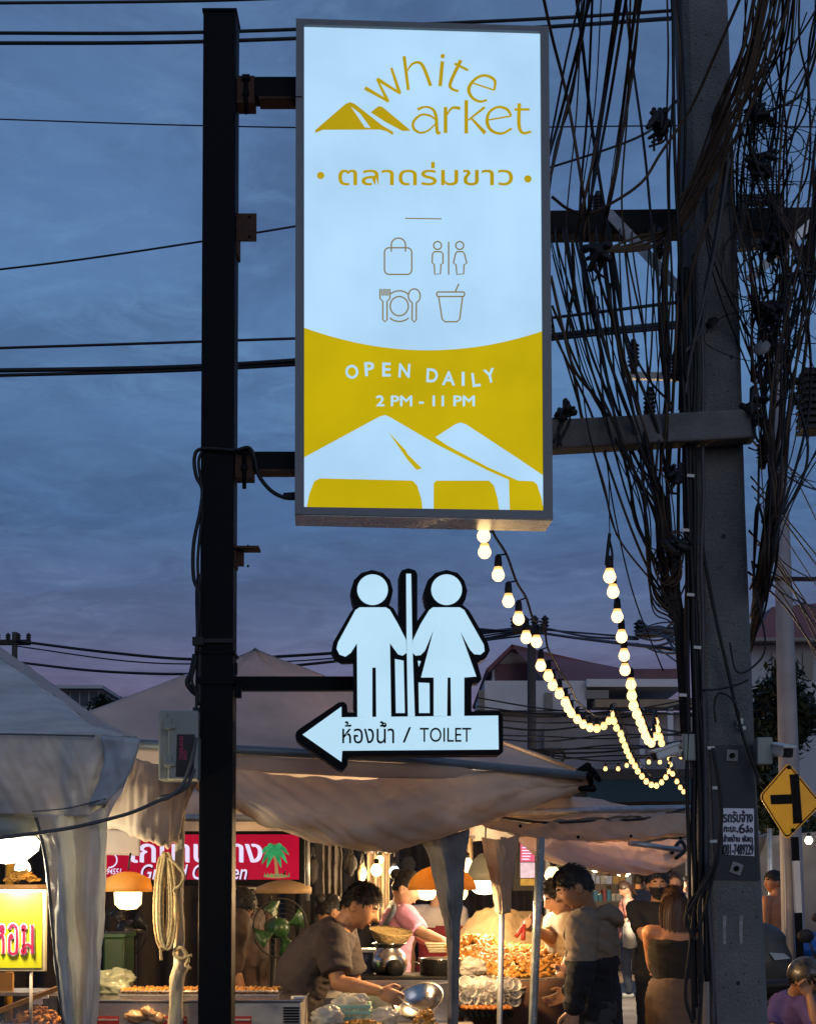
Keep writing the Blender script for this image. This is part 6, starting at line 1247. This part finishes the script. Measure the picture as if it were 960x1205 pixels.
# grill cabinet
gz = at(300, 1177, 7.15).z
gr = thing('grill_cabinet', 'stainless steel grill cabinet with louvred end on the counter', 'grill', (X(240, 7.2), 7.25, .84))
x0, x1 = X(116, 7.1), X(356, 7.1)
part('cabinet', mat('worn_steel_panel', (.42, .39, .35), .42, .55, var=.2, vs=6), gr, lambda mb: box3(mb, x0, x1, 7.02, 7.5, .842, gz), bevel=.006)
part('rim', 'steel', gr, lambda mb: box3(mb, x0 - .008, x1 + .008, 7.01, 7.51, gz + .002, gz + .012), bevel=.003)
for k in range(7): part('louvre', 'black_paint', gr, lambda mb: mb.box((X(345, 7.1), 7.015, gz - .025 - .013 * k), (.075, .012, .004), rot=Matrix.Rotation(.3, 3, 'X')))
part('corner_cap', 'white_plastic', gr, lambda mb: mb.box((X(352, 7.1), 7.06, gz + .02), (.06, .04, .014), rz=.4), bevel=.003)
for k in range(9): part('rivet', 'gal', gr, lambda mb: mb.lathe((x0 + .05 + k * .1, 7.018, gz - .02), [(.005, 0), (.003, .003)], 8, axis=(0, -1, 0)))
M['fried'] = mat('fried_batter', (.48, .19, .025), .5, var=.35, vs=30, bump=.5, bs=90, col2=(.62, .30, .05))
M['fried2'] = mat('golden_crust', (.60, .30, .05), .5, var=.3, vs=40, bump=.5, bs=90)
M['fried3'] = mat('browned_skin', (.26, .09, .018), .45, var=.4, vs=25, bump=.4, bs=80)
tr = thing('skewer_tray', 'wire tray of browned skewers on the grill cabinet', 'tray', (X(235, 7.6), 7.35, gz + .012))
part('tray', 'gal', tr, lambda mb: (box3(mb, X(148, 7.4), X(332, 7.4), 7.24, 7.48, gz + .014, gz + .02), [mb.tube([(X(148, 7.4), y, gz + .035), (X(332, 7.4), y, gz + .035)], .005, 6) for y in (7.24, 7.48)]))
for k in range(34):
    x = X(152, 7.4) + k * (X(328, 7.4) - X(152, 7.4)) / 33; 
    def f(mb):
        for j in range(5): p = Vector((x + rnd.uniform(-.004, .004), 7.26 + j * .045, gz + .036 + rnd.uniform(-.004, .006))); mb.ell(p, (.011, .022, .011), None, 8, 5)
        mb.tube([(x, 7.22, gz + .034), (x, 7.50, gz + .036)], .002, 4)
    part('skewer', 'fried' if k % 3 else 'fried2', tr, f)
for x_, w_, lb in ((127, 26, 'small red price card clipped to the grill cabinet by the tent curtain'), (206, 28, 'red price card on the grill beside the wrapped leg'), (283, 26, 'red price card on the grill beside the black post')):
    t = thing('price_card', lb, 'card', at(x_, 1210, 7.0)); part('card', mat('red_card', (.38, .025, .02), .5), t, lambda mb: abox(mb, x_ - w_ / 2, 1196, x_ + w_ / 2, 1214, 6.99, .006)); part('border', mat('white_card_edge', (.5, .42, .36), .5), t, lambda mb: abox(mb, x_ - w_ / 2 + 1, 1199, x_ + w_ / 2 - 1, 1201, 6.984, .004))
def sack(label, px, py, D_, rad, m_, seed):
    t = thing('plastic_bag', label, 'bag', at(px, py + rad * .8 * F / D_, D_)); p = at(px, py, D_); q = Vector((seed * 3.1, 0, 0))
    part('bag', m_, t, lambda mb: mb.ell(p, (rad * 1.2, rad * .8, rad * .75), None, 48, 32, fn=lambda d: 1 + .40 * noise.noise(d * 1.8 + q) + .34 * (.4 - abs(noise.noise(d * 3.1 + q))) + .2 * (.4 - abs(noise.noise(d * 7 + q)))))
    if seed == 99: part('handle', m_, t, lambda mb: mb.tube(catmull([p + Vector((-rad * .5, 0, rad * .5)), p + Vector((-rad * .3, 0, rad * 1.35)), p + Vector((rad * .1, 0, rad * 1.3)), p + Vector((rad * .2, 0, rad * .5))], 16), rad * .09, 7))
M['thin_plastic'] = mat('milky_plastic_film', (.62, .60, .54), .25, var=.1, trans=.45, bump=.3, bs=20)
M['meat'] = mat('raw_chicken', (.50, .33, .18), .35, var=.25, vs=18)
sack('crumpled white bag standing before the green basket', 384, 1197, 7.02, .06, M['thin_plastic'], 1)
for k, (x, y, r_) in enumerate(((160, 1197, .05), (186, 1199, .045), (176, 1192, .04))):
    t = thing('chicken_piece', ('plump raw chicken piece beside the tent curtain card', 'raw chicken piece resting against the wrapped leg card', 'small raw chicken piece atop the two others')[k], 'food', at(x, y + 10, 7.0)); part('meat', 'meat', t, lambda mb: mb.ell(at(x, y, 7.0), (r_, r_ * .6, r_ * .55), Matrix.Rotation(.3 * k, 3, 'Y'), 18, 12, fn=lambda d: 1 + .5 * noise.noise(d * 2.6 + Vector((k * 5, 0, 0))) + .3 * noise.noise(d * 6)))
# green basket
gb = thing('basket', 'mint green plastic basket of white bags on the counter', 'basket', at(414, 1212, 7.15))
GM = mat('mint_plastic', (.22, .42, .34), .4, var=.06)
bx0, bx1, bz0, bz1 = X(394, 7.1), X(434, 7.1), .84, at(414, 1186, 7.1).z
for k in range(5):
    z = bz0 + (bz1 - bz0) * k / 4; part('band', GM, gb, lambda mb: (box3(mb, bx0, bx1, 7.08, 7.09, z, z + .014), box3(mb, bx0, bx1, 7.27, 7.28, z, z + .014), box3(mb, bx0 - .01, bx0, 7.08, 7.28, z, z + .014), box3(mb, bx1, bx1 + .01, 7.08, 7.28, z, z + .014)))
for k in range(9): part('rib', GM, gb, lambda mb: mb.box((bx0 + (bx1 - bx0) * k / 8, 7.084, (bz0 + bz1) / 2), (.006, .006, bz1 - bz0)))
sack('white plastic bag bulging out of the mint green basket', 412, 1185, 7.18, .075, M['thin_plastic'], 2)
# frying station
sg_ = thing('splash_guard', 'bright steel splash guard behind the frying bowl', 'guard', (X(475, 7.7), 7.6, .84)); part('sheet', 'steel', sg_, lambda mb: mb.poly([at(x, y, 7.6) for x, y in ((424, 1166), (528, 1157), (530, 1215), (424, 1215))]), solid=.004)
part('flange', 'steel', sg_, lambda mb: mb.beam(at(424, 1166, 7.58), at(528, 1157, 7.58), .04, .006))
wk = thing('wok', 'shiny steel wok tilted over the burner by the vendor hand', 'wok', at(490, 1200, 7.38))
ax = Vector((-.25, -.55, .8)); part('bowl', 'steel', wk, lambda mb: mb.lathe(at(494, 1182, 7.40), [(.02, -.05), (.06, -.042), (.10, -.015), (.125, .03), (.132, .035), (.12, .032), (.095, -.008), (.055, -.034), (.0005, -.04)], 30, axis=ax))
part('burner', 'black_paint', wk, lambda mb: mb.lathe(at(494, 1212, 7.40), [(.08, -.06), (.09, .0), (.06, .02)], 16))
ld = thing('ladle', 'long steel skimmer ladle in the vendor hand', 'ladle', V(480, 1188, 7.3)); part('handle', 'steel', ld, lambda mb: mb.tube([V(466, 1172, 7.30), V(482, 1184, 7.26), V(492, 1190, 7.24)], .005, 7)); part('scoop', 'steel', ld, lambda mb: mb.ell(V(498, 1194, 7.22), (.040, .03, .012), Matrix.Rotation(-.5, 3, 'Y'), 16, 8))
pot = thing('steamer_pot', 'narrow waisted aluminium steamer pot under the bamboo basket', 'pot', at(458, 1147, 8.2))
pc = at(458, 1146, 8.2); part('pot', 'steel', pot, lambda mb: mb.lathe(pc, [(.075, 0), (.095, .02), (.100, .07), (.085, .11), (.062, .135), (.062, .145), (.092, .165), (.094, .17), (.085, .168), (.055, .14)], 28))
bb = thing('bamboo_basket', 'woven bamboo rice basket tipped on the steamer pot', 'basket', pc + Vector((0, 0, .17)))
part('weave', mat('woven_bamboo', (.33, .25, .11), .7, var=.35, vs=60, bump=.8, bs=90), bb, lambda mb: mb.lathe(pc + Vector((.0, 0, .155)), [(.035, -.02), (.06, .0), (.095, .035), (.118, .075), (.122, .085), (.112, .075), (.085, .035), (.05, .008)], 26, axis=(.12, -.15, 1)))
part('dark_ladle', 'black_paint', pot, lambda mb: mb.ell(pc + Vector((.03, -.12, .035)), (.05, .03, .05), None, 14, 9, fn=lambda d: 1 + .2 * noise.noise(d * 3)))
p2 = thing('stock_pot', 'straight sided aluminium stock pot with handles', 'pot', at(518, 1149, 8.15)); pc2 = at(518, 1150, 8.15)
part('pot', 'steel', p2, lambda mb: mb.lathe(pc2, [(.112, 0), (.112, .098), (.117, .10), (.117, .105), (.106, .102), (.106, .01)], 30)); 
for sd in (-1, 1): part('handle', 'steel', p2, lambda mb: mb.tube(catmull([pc2 + Vector((sd * .11, -.02, .075)), pc2 + Vector((sd * .14, 0, .08)), pc2 + Vector((sd * .11, .03, .075))], 8), .006, 6))
st = thing('stove', 'black gas stove under the steamer and stock pots', 'stove', at(470, 1170, 8.2)); zt = pc.z
part('body', 'black_paint', st, lambda mb: box3(mb, X(405, 8.2), X(548, 8.2), 8.0, 8.4, zt - .11, zt - .002), bevel=.006)
part('front_strip', 'steel', st, lambda mb: box3(mb, X(430, 8.2), X(545, 8.2), 7.985, 7.998, zt - .05, zt - .02))
for k in range(3): part('knob', 'rubber', st, lambda mb: mb.lathe((X(420 + 4 * k, 8) + k * .12, 7.996, zt - .07), [(.016, 0), (.014, .02)], 12, axis=(0, -1, 0)))
c2 = thing('counter', 'rear cooking counter carrying the black stove', 'counter', (X(470, 8.2), 8.25, 0)); part('top', 'table', c2, lambda mb: box3(mb, X(380, 8.2), X(552, 8.2), 7.95, 8.5, zt - .15, zt - .112))
for x in (385, 548): part('leg', 'gal', c2, lambda mb: mb.tube([(X(x, 8.2), 8.0, 0), (X(x, 8.2), 8.0, zt - .15)], .02, 8))
t = thing('bucket', 'small green bucket with white lid beside the vendor sleeve', 'bucket', at(408, 1150, 8.1)); part('pail', mat('green_bucket_plastic', (.06, .20, .10), .4), t, lambda mb: mb.lathe(at(410, 1149, 8.1), [(.045, 0), (.055, .09)], 18)); part('lid', 'white_plastic', t, lambda mb: mb.lathe(at(410, 1149, 8.1) + Vector((0, 0, .091)), [(.06, 0), (.06, .018), (.055, .022)], 18))
t = thing('storage_box', 'dark blue plastic box behind the vendor arm', 'box', at(425, 1150, 8.3)); part('tub', mat('navy_plastic', (.012, .02, .06), .4), t, lambda mb: abox(mb, 412, 1121, 440, 1150, 8.28, .15), bevel=.008); part('lid', 'white_plastic', t, lambda mb: abox(mb, 410, 1117, 442, 1121, 8.27, .17), bevel=.004)
for k, (x, y, lb) in enumerate(((360, 1112, 'flat stack of steel trays behind the vendor neck'), (500, 1112, 'low pile of banana leaf wraps beside the woman in pink'))):
    t = thing('tray_stack', lb, 'trays', at(x + 20, y + 8, 8.9))
    for j in range(4): part('tray', 'steel' if k == 0 else mat('pale_leaf_wrap', (.42, .36, .22), .6), t, lambda mb: abox(mb, x + j * 1.5, y - 2 + 3 * j, x + 46 + j * 1.5, y + 0.2 + 3 * j, 8.9 - .04 * j, .22), bevel=.004)
# fried food table
ft = thing('food_table', 'display table with brown skirt heaped with fried food', 'table', (X(610, 8.5), 8.5, 0))
ta, tb, tc_, td = at(536, 1158, 8.05), at(668, 1150, 8.2), at(694, 1128, 9.2), at(540, 1128, 9.2)
part('top', 'table', ft, lambda mb: mb.prism([ta, tb, tc_, td], (0, 0, -.03)))
part('skirt', mat('maroon_brown_skirt', (.11, .055, .035), .85, var=.2, vs=4), ft, lambda mb: mb.patch([[ta - Vector((0, .02, 0)), tb + Vector((.02, -.02, 0)), tc_ + Vector((.03, 0, 0))], [Vector((p.x, p.y - .02, .1)) for p in (ta, tb, tc_)]], 40, 14, .015, 7, 4), solid=.003)
for p in (ta, tb, tc_, td): part('leg', 'gal', ft, lambda mb: mb.tube([(p.x, p.y + .03, 0), p - Vector((0, -.03, .03))], .018, 8))
def heap(name, label, cx, cy, D_, wx, wy, hz, n, ms, size, seed, cat='food', zbase=None):
    q = random.Random(seed); t = thing(name, label, cat, at(cx, cy, D_)); base = at(cx, cy, D_); mbs = [MB() for _ in ms]
    for i in range(n):
        u, v = q.uniform(-1, 1), q.uniform(-1, 1)
        if u * u + v * v > 1.1: continue
        h_ = hz * max(0, 1 - (u * u + v * v) * .85) * q.uniform(.75, 1.0) + .012
        p = base + Vector((u * wx, v * wy, h_ + v * .06 * (wy > .2))); k = q.randrange(len(ms)); d = Vector((q.gauss(0, 1), q.gauss(0, 1), q.gauss(0, .5))).normalized(); x, y = frame_of(d); s_ = size * q.uniform(.7, 1.3); bend = q.uniform(-.5, .5)
        P = [p - d * s_ + x * bend * s_ * .5, p - d * s_ * .3, p + d * s_ * .35, p + d * s_ + x * bend * s_ * .6]
        mbs[k].tube(P, [s_ * .18, s_ * q.uniform(.28, .45), s_ * q.uniform(.28, .45), s_ * .14], 6)
    for mb, m_ in zip(mbs, ms): o = mb.build('fried_pieces', M[m_], t); tag(o, kind='stuff')
    return t
fz = heap('fried_food_heap', 'wide golden heap of fried chicken pieces on the display table', 604, 1136, 8.62, .37, .40, .075, 900, ('fried', 'fried2', 'fried2', 'fried'), .030, 3)
heap('fried_food_heap', 'tall heap of fried strips under the dome lamp', 560, 1126, 8.8, .17, .22, .10, 360, ('fried', 'fried2', 'fried'), .032, 8)
heap('fried_ball_heap', 'small pile of orange fried balls at the counter edge', 500, 1209, 7.06, .055, .05, .07, 70, ('fried2', 'fried'), .016, 4)
heap('noodle_heap', 'flat yellow noodle heap in front of the frying bowl', 425, 1211, 7.02, .10, .05, .03, 160, ('fried2',), .018, 5)
t = thing('food_tray', 'steel tray under the orange fried balls', 'tray', at(500, 1214, 7.05)); part('tray', 'steel', t, lambda mb: mb.box(at(497, 1213, 7.06), (.2, .16, .012)), bevel=.004)
sack('clear bag slumped beside the fried heap', 555, 1138, 8.15, .06, M['thin_plastic'], 5)
sack('knotted white bag by the wok handle', 452, 1196, 7.12, .055, M['thin_plastic'], 6)
# cups in film
cpz = thing('cup_stack', 'rows of clear plastic cups lying wrapped in film', 'cups', at(575, 1184, 7.95))
M['cup'] = mat('clear_cup', (.85, .84, .80), .15, var=0, transm=.3, alpha=.6, spec=.6)
for r_ in range(3):
    for k in range(8):
        p = at(546 + k * 8 + 3 * (r_ % 2) + rnd.uniform(-2.5, 2.5), 1178 - r_ * 9 + rnd.uniform(-2.5, 2.5), 7.95 + rnd.uniform(-.02, .02)); jx, jz = rnd.uniform(-.35, .35), rnd.uniform(-.1, .5); part('cup', 'cup', cpz, lambda mb: mb.lathe(p, [(.026, -.02), (.036, .03), (.038, .034), (.034, .03), (.024, -.016)], 12, axis=(.15 + jx, -.95, .25 + jz)))
part('film', mat('clear_wrap', (.85, .84, .80), .06, var=0, alpha=.10, bump=.7, bs=26, spec=.8), cpz, lambda mb: mb.ell(at(575, 1167, 7.95), (.175, .09, .085), None, 30, 18, fn=lambda d: 1 + .12 * noise.noise(d * 4)))
tr = thing('dark_tray', 'dark tray of skewered meat below the clear cups', 'tray', at(575, 1196, 7.85)); part('tray', 'black_paint', tr, lambda mb: abox(mb, 540, 1190, 604, 1197, 7.82, .25))
for k in range(9): part('skewered_meat', 'fried3', tr, lambda mb: mb.ell(at(546 + 6.5 * k, 1186, 7.86), (.013, .07, .016), Matrix.Rotation(.25, 3, 'Z'), 9, 6))
t = thing('skewer_bundle', 'bundle of pale wooden skewers beside the film wrapped pole', 'skewers', at(618, 1160, 8.1))
for k in range(14): part('stick', mat('pale_wood', (.42, .33, .2), .7), t, lambda mb: mb.tube([at(600 + rnd.uniform(-3, 3), 1162 + k * .9, 8.0), at(640 + rnd.uniform(-4, 4), 1152 + k * .9, 8.15)], .0045, 5))
# tarpaulin over goods
tp_ = thing('covered_goods', 'olive brown tarpaulin draped in a peak behind the fried food', 'tarpaulin', (X(610, 9.6), 9.6, 0))
pat('sheet', mat('olive_brown_sheet', (.15, .108, .055), .75, var=.18, vs=4, bump=.15, bs=8), tp_, [[(532, 1100, 9.9), (560, 1076, 9.8), (583, 1066, 9.75), (610, 1073, 9.75), (640, 1078, 9.8), (690, 1095, 9.9)], [(530, 1115, 9.6), (560, 1095, 9.55), (588, 1086, 9.5), (612, 1094, 9.5), (645, 1098, 9.55), (692, 1112, 9.6)], [(528, 1150, 9.4), (560, 1140, 9.35), (590, 1138, 9.3), (615, 1138, 9.3), (650, 1138, 9.35), (695, 1140, 9.4)], [(528, 1260, 9.35), (560, 1260, 9.35), (590, 1260, 9.3), (615, 1260, 9.3), (650, 1260, 9.35), (695, 1260, 9.4)]], 50, 40, .035, 4.5, 9, fine=.4)
part('crate', 'wood', tp_, lambda mb: abox(mb, 550, 1105, 680, 1290, 9.85, .5))
# fans
def fan(label, px, py, D_, rad, m_, yaw):
    c = at(px, py, D_); t = thing('electric_fan', label, 'fan', (c.x, c.y, 0)); ax = Vector((math.sin(yaw), -math.cos(yaw), 0)); x, y = frame_of(ax)
    for k in range(6):
        r_ = rad * (k + 1) / 6; part('guard_ring', 'rubber', t, lambda mb: mb.tube([c + ax * .05 * (1 - (r_ / rad) ** 2) + (x * math.cos(a) + y * math.sin(a)) * r_ for a in [i * .2618 for i in range(25)]], .0018 if k < 5 else .005, 4))
    for k in range(4):
        a = k * math.pi / 2 + .4; part('blade', m_, t, lambda mb: mb.loft([[c + (x * math.cos(a + w_ * s_) + y * math.sin(a + w_ * s_)) * rad * s_ + ax * (.02 * w_ * 2) for w_ in (-.45, -.2, .1, .45)] for s_ in (.15, .4, .7, .92)], closed=False), solid=.004)
    part('hub', m_, t, lambda mb: mb.lathe(c - ax * .12, [(.05, 0), (.06, .05), (.06, .12), (.035, .15), (.0005, .155)], 16, axis=ax)); part('stand', 'rubber', t, lambda mb: (mb.tube([c - ax * .1, c - ax * .1 - Vector((0, 0, c.z - .04))], .016, 8), mb.lathe((c.x - ax.x * .1, c.y - ax.y * .1, 0), [(.18, .0), (.18, .02), (.03, .05)], 18)))
FG = mat('green_fan_plastic', (.018, .07, .02), .4)
fan('green bladed fan behind the vendor in grey', 330, 1092, 8.6, .17, FG, .5)
fan('dark fan beside the grey tent curtain', 147, 1095, 8.6, .15, mat('black_fan_plastic', (.02, .02, .02), .4), -.4)
t = thing('green_cooler', 'green plastic bin under the amber drum lamp', 'bin', (X(134, 8.0), 8.0, 0)); part('tub', mat('green_bin_plastic', (.015, .05, .012), .45), t, lambda mb: abox(mb, 122, 1103, 145, 1250, 8.0, .3), bevel=.01); part('lid', FG, t, lambda mb: abox(mb, 120, 1098, 147, 1104, 7.98, .34), bevel=.006)
sack('clear bag of greens beside the grill cabinet', 132, 1158, 7.4, .085, mat('leafy_bag_film', (.40, .45, .33), .2, var=.3, vs=12, trans=.4), 7)
# ------------------------------------------------------------------ left stall with yellow board
DY = 6.55
yb = thing('price_board', 'yellow board with magenta lettering under the left tent', 'sign', at(25, 1146, DY))
part('board', mat('cream_board', (.55, .42, .22), .6), yb, lambda mb: abox(mb, -50, 1047, 54.5, 1143.5, DY, .015), bevel=.004)
yf = part('print', mat('yellow_print', (.66, .60, .01), .45, var=.05), yb, lambda mb: mb.poly([at(x, y, DY - .003) for x, y in ((-47, 1051), (49.5, 1049.5), (49.5, 1139), (-47, 1139))]))
Zy = lambda x, y, k: at(x / 7.3, 1040 + y / 7.3, DY - k)
for j, k, m_ in ((0, .006, mat('white_outline_print', (.6, .5, .5), .5, var=0)), (1, .010, mat('magenta_print', (.42, .012, .06), .45, var=0))):
    wd_ = 20 if j else 40
    fn_ = lambda x, y: Zy(x, y, k)
    def f(mb):
        for q_, (P_, n_) in enumerate((([(-45, 400), (-62, 385), (-75, 365), (-88, 380), (-75, 398), (-66, 385), (-66, 600)], 30), ([(-66, 520), (-30, 470), (10, 440), (32, 470), (34, 602)], 24), ([(10, 440), (32, 410), (34, 375), (18, 358), (4, 378), (18, 398), (32, 385)], 26),
            ([(98, 470), (112, 455), (100, 438), (86, 455), (82, 500), (83, 570), (98, 598), (132, 598), (146, 570), (146, 400), (128, 358), (100, 356), (80, 390)], 50),
            ([(192, 385), (205, 400), (220, 378), (208, 356), (192, 375), (205, 400), (206, 480), (206, 545), (190, 575), (204, 600), (222, 580), (212, 548), (206, 520)], 50), ([(206, 545), (245, 520), (280, 560)], 14), ([(278, 348), (280, 604)], 4))):
            ribbon(mb, P_, wd_, lambda x, y: Zy(x, y, k + .0006 * q_), n=n_)
    part('lettering', m_, yf, f)
part('stand', mat('pale_stick', (.5, .4, .3), .6), yb, lambda mb: mb.tube([at(37, 1143, DY + .01), (at(37, 1143, DY).x, DY + .01, .86)], .007, 6))
gc = thing('glass_case', 'glass food case with wooden trim in the left stall', 'display case', (X(20, 6.8), 6.85, 0))
M['case_wood'] = mat('varnished_trim', (.32, .17, .05), .5, var=.2, stretch=(.3, 1, 1))
part('cabinet', 'case_wood', gc, lambda mb: box3(mb, X(-60, 6.7), X(66, 6.7), 6.6, 7.3, 0, .86))
part('rail', 'case_wood', gc, lambda mb: mb.beam(at(-40, 1205, 6.6), at(68, 1163, 6.8), .03, .02)); part('pane', mat('case_glass', (.8, .8, .75), .05, var=0, alpha=.16, spec=.7), gc, lambda mb: mb.poly(A([(-40, 1205, 6.6), (68, 1163, 6.8), (68, 1240, 6.8), (-40, 1240, 6.6)])))
part('back_board', 'case_wood', gc, lambda mb: abox(mb, -30, 1145, 15, 1168, 7.1, .03)); part('shelf', mat('steel_shelf_edge', (.4, .35, .28), .4, .5), gc, lambda mb: abox(mb, -30, 1168, 80, 1172, 7.0, .3))
heap('golden_snack_heap', 'orange snacks inside the glass case', 45, 1206, 6.95, .10, .08, .07, 120, ('fried', 'fried3'), .022, 6)
heap('golden_snack_heap', 'yellow snacks on the rack behind the yellow board', 26, 1040, 7.4, .08, .06, .05, 90, ('fried2',), .02, 7)
t = thing('snack_rack', 'wooden rack holding yellow snacks in the left stall', 'rack', at(10, 1045, 7.4)); part('shelf', 'case_wood', t, lambda mb: abox(mb, -40, 1041, 44, 1046, 7.25, .3))
for x in (-20, 12): part('upright', mat('amber_post', (.5, .26, .03), .5), t, lambda mb: mb.tube([at(x, 1008, 7.42), (X(x, 7.42), 7.42, .86)], .022, 8))
for k, (x, y) in enumerate(((45, 1177), (52, 1170))): 
    t = thing('paper_packet', ('small white packet on the case shelf', 'pale blue packet leaning behind the white packet')[k], 'packet', at(x, y + 5, 6.95)); part('packet', mat('packet_paper', (.55, .58, .62), .5), t, lambda mb: mb.box(at(x, y, 6.95), (.045, .02, .04), rz=.2), bevel=.003)
# ------------------------------------------------------------------ motorbikes on the right
def bike(label, px, D_, yaw, paint, seat):
    o = Vector((at(px, 1038, D_).x, D_, 0)); t = thing('motorbike', label, 'motorbike', o); Rz = Matrix.Rotation(yaw, 3, 'Z'); W = lambda x, y, z: o + Rz @ Vector((x, y, z)); ax = Rz @ Vector((0, 1, 0))
    for x in (-.62, .62):
        wh = part('wheel', 'rubber', t, lambda mb: mb.tube([W(x, 0, .28) + (Rz @ Vector((1, 0, 0)) * math.cos(a) + Vector((0, 0, 1)) * math.sin(a)) * .24 for a in [i * .2618 for i in range(25)]], .045, 8)); part('rim', 'steel', wh, lambda mb: mb.lathe(W(x, -.02, .28), [(.20, 0), (.205, .02), (.20, .04), (.05, .05), (.05, -.01)], 18, axis=ax))
    part('body', paint, t, lambda mb: mb.loft([[W(x, y * w_, z0 + dz) for y, dz in ((-1, 0), (-1, h_), (0, h_ + .04), (1, h_), (1, 0), (0, -.03))] for x, w_, z0, h_ in ((-.85, .05, .62, .05), (-.6, .12, .52, .2), (-.2, .14, .4, .3), (.1, .1, .3, .12), (.35, .1, .3, .2), (.55, .14, .45, .4), (.72, .08, .6, .25))]), sub=1)
    part('seat', seat, t, lambda mb: mb.loft([[W(x, y * .13, z + dz) for y, dz in ((-1, 0), (-.9, .07), (0, .09), (.9, .07), (1, 0))] for x, z in ((-.8, .76), (-.5, .74), (-.15, .72), (.05, .70))]), sub=1)
    part('handlebar', 'steel', t, lambda mb: mb.tube(catmull([W(.38, -.34, 1.0), W(.5, -.18, 1.03), W(.52, 0, .98), W(.5, .18, 1.03), W(.38, .34, 1.0)], 20), .012, 8)); part('fork', 'steel', t, lambda mb: (mb.tube([W(.52, -.06, .98), W(.63, -.06, .3)], .018, 8), mb.tube([W(.52, .06, .98), W(.63, .06, .3)], .018, 8)))
    part('headlight', 'steel', t, lambda mb: mb.ell(W(.62, 0, .9), (.08, .08, .08)))
    for sd in (-1, 1):
        mr = part('mirror', 'rubber', t, lambda mb: mb.ell(W(.42, sd * .36, 1.2), (.02, .06, .045), Rz, 12, 8)); part('stem', 'rubber', mr, lambda mb: mb.tube([W(.45, sd * .26, 1.02), W(.42, sd * .34, 1.17)], .006, 6))
bike('dark motorbike with chrome fittings by the crouched person', 1045, 9.3, R(100), mat('black_bike_paint', (.015, .015, .018), .25, coat=.5), M['rubber'])
bike('motorbike with grey green body parked beside the concrete pole', 880, 11.5, R(180), mat('grey_green_bike_paint', (.035, .045, .042), .35, coat=.3), M['rubber'])
bike('motorbike behind the yellow sign posts', 992, 14.0, R(60), mat('blue_bike_paint', (.02, .06, .16), .3, coat=.5), M['rubber'])
t = thing('cargo_cover', 'dark grey cover over a bulky load beside the pole', 'cover', (at(895, 1100, 12).x, 12.2, 0)); part('cover', mat('dark_cover_cloth', (.05, .055, .055), .6, var=.2, bump=.2), t, lambda mb: mb.ell(at(896, 1130, 12.3), (.28, .35, .32), None, 30, 20, fn=lambda d: (1 if d.z < .3 else .95) + .12 * noise.noise(d * 2.5))); part('label_patch', mat('pale_patch', (.30, .36, .38), .5), t, lambda mb: mb.patch([A([(905, 1121, 11.93), (922, 1122, 11.96)]), A([(911, 1130, 11.92), (930, 1128, 11.97)])], 4, 4)); part('base', 'rubber', t, lambda mb: box3(mb, X(878, 12.3), X(914, 12.3), 12.15, 12.5, 0, .75))
t = thing('blue_tarp', 'shiny blue tarpaulin folded over a cart behind the striped post', 'tarpaulin', (at(940, 1110, 13.5).x, 13.5, 0)); pat('sheet', mat('blue_sheet', (.015, .09, .36), .35, var=.2, trans=.15), t, [[(905, 1120, 13.5), (930, 1104, 13.6), (950, 1098, 13.7), (985, 1096, 13.8)], [(905, 1126, 13.3), (932, 1116, 13.3), (955, 1112, 13.4), (985, 1110, 13.5)], [(910, 1136, 13.4), (935, 1128, 13.4), (958, 1124, 13.4), (985, 1122, 13.5)]], 30, 14, .03, 5, 3); part('cart', 'wood', t, lambda mb: box3(mb, X(910, 13.8), X(985, 13.8), 13.5, 14.2, .3, .85)); part('cart_wheel', 'rubber', t, lambda mb: mb.lathe((X(930, 13.8), 13.45, .28), [(.28, 0), (.28, .05)], 20, axis=(0, 1, 0)))
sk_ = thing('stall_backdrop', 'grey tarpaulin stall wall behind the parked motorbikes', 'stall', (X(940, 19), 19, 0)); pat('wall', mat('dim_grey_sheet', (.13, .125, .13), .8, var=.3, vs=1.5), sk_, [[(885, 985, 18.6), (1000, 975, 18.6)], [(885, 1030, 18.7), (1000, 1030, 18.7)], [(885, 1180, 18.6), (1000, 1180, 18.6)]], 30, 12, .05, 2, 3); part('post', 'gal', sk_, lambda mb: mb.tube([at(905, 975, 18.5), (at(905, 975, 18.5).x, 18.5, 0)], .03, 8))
st_ = thing('stool', 'low plastic stool under the person in purple', 'stool', (X(926, 9.9), 9.9, 0)); part('seat', mat('red_stool_plastic', (.3, .02, .02), .4), st_, lambda mb: box3(mb, X(926, 9.9) - .16, X(926, 9.9) + .16, 9.78, 10.08, .15, .185))
for sx in (-.13, .13):
    for sy in (9.81, 10.05): part('leg', mat('red_stool_leg', (.3, .02, .02), .4), st_, lambda mb: mb.tube([(X(926, 9.9) + sx, sy, 0), (X(926, 9.9) + sx * .9, sy, .15)], .014, 6))
for o in C.objects:
    if '_w' in o: del o['_w']
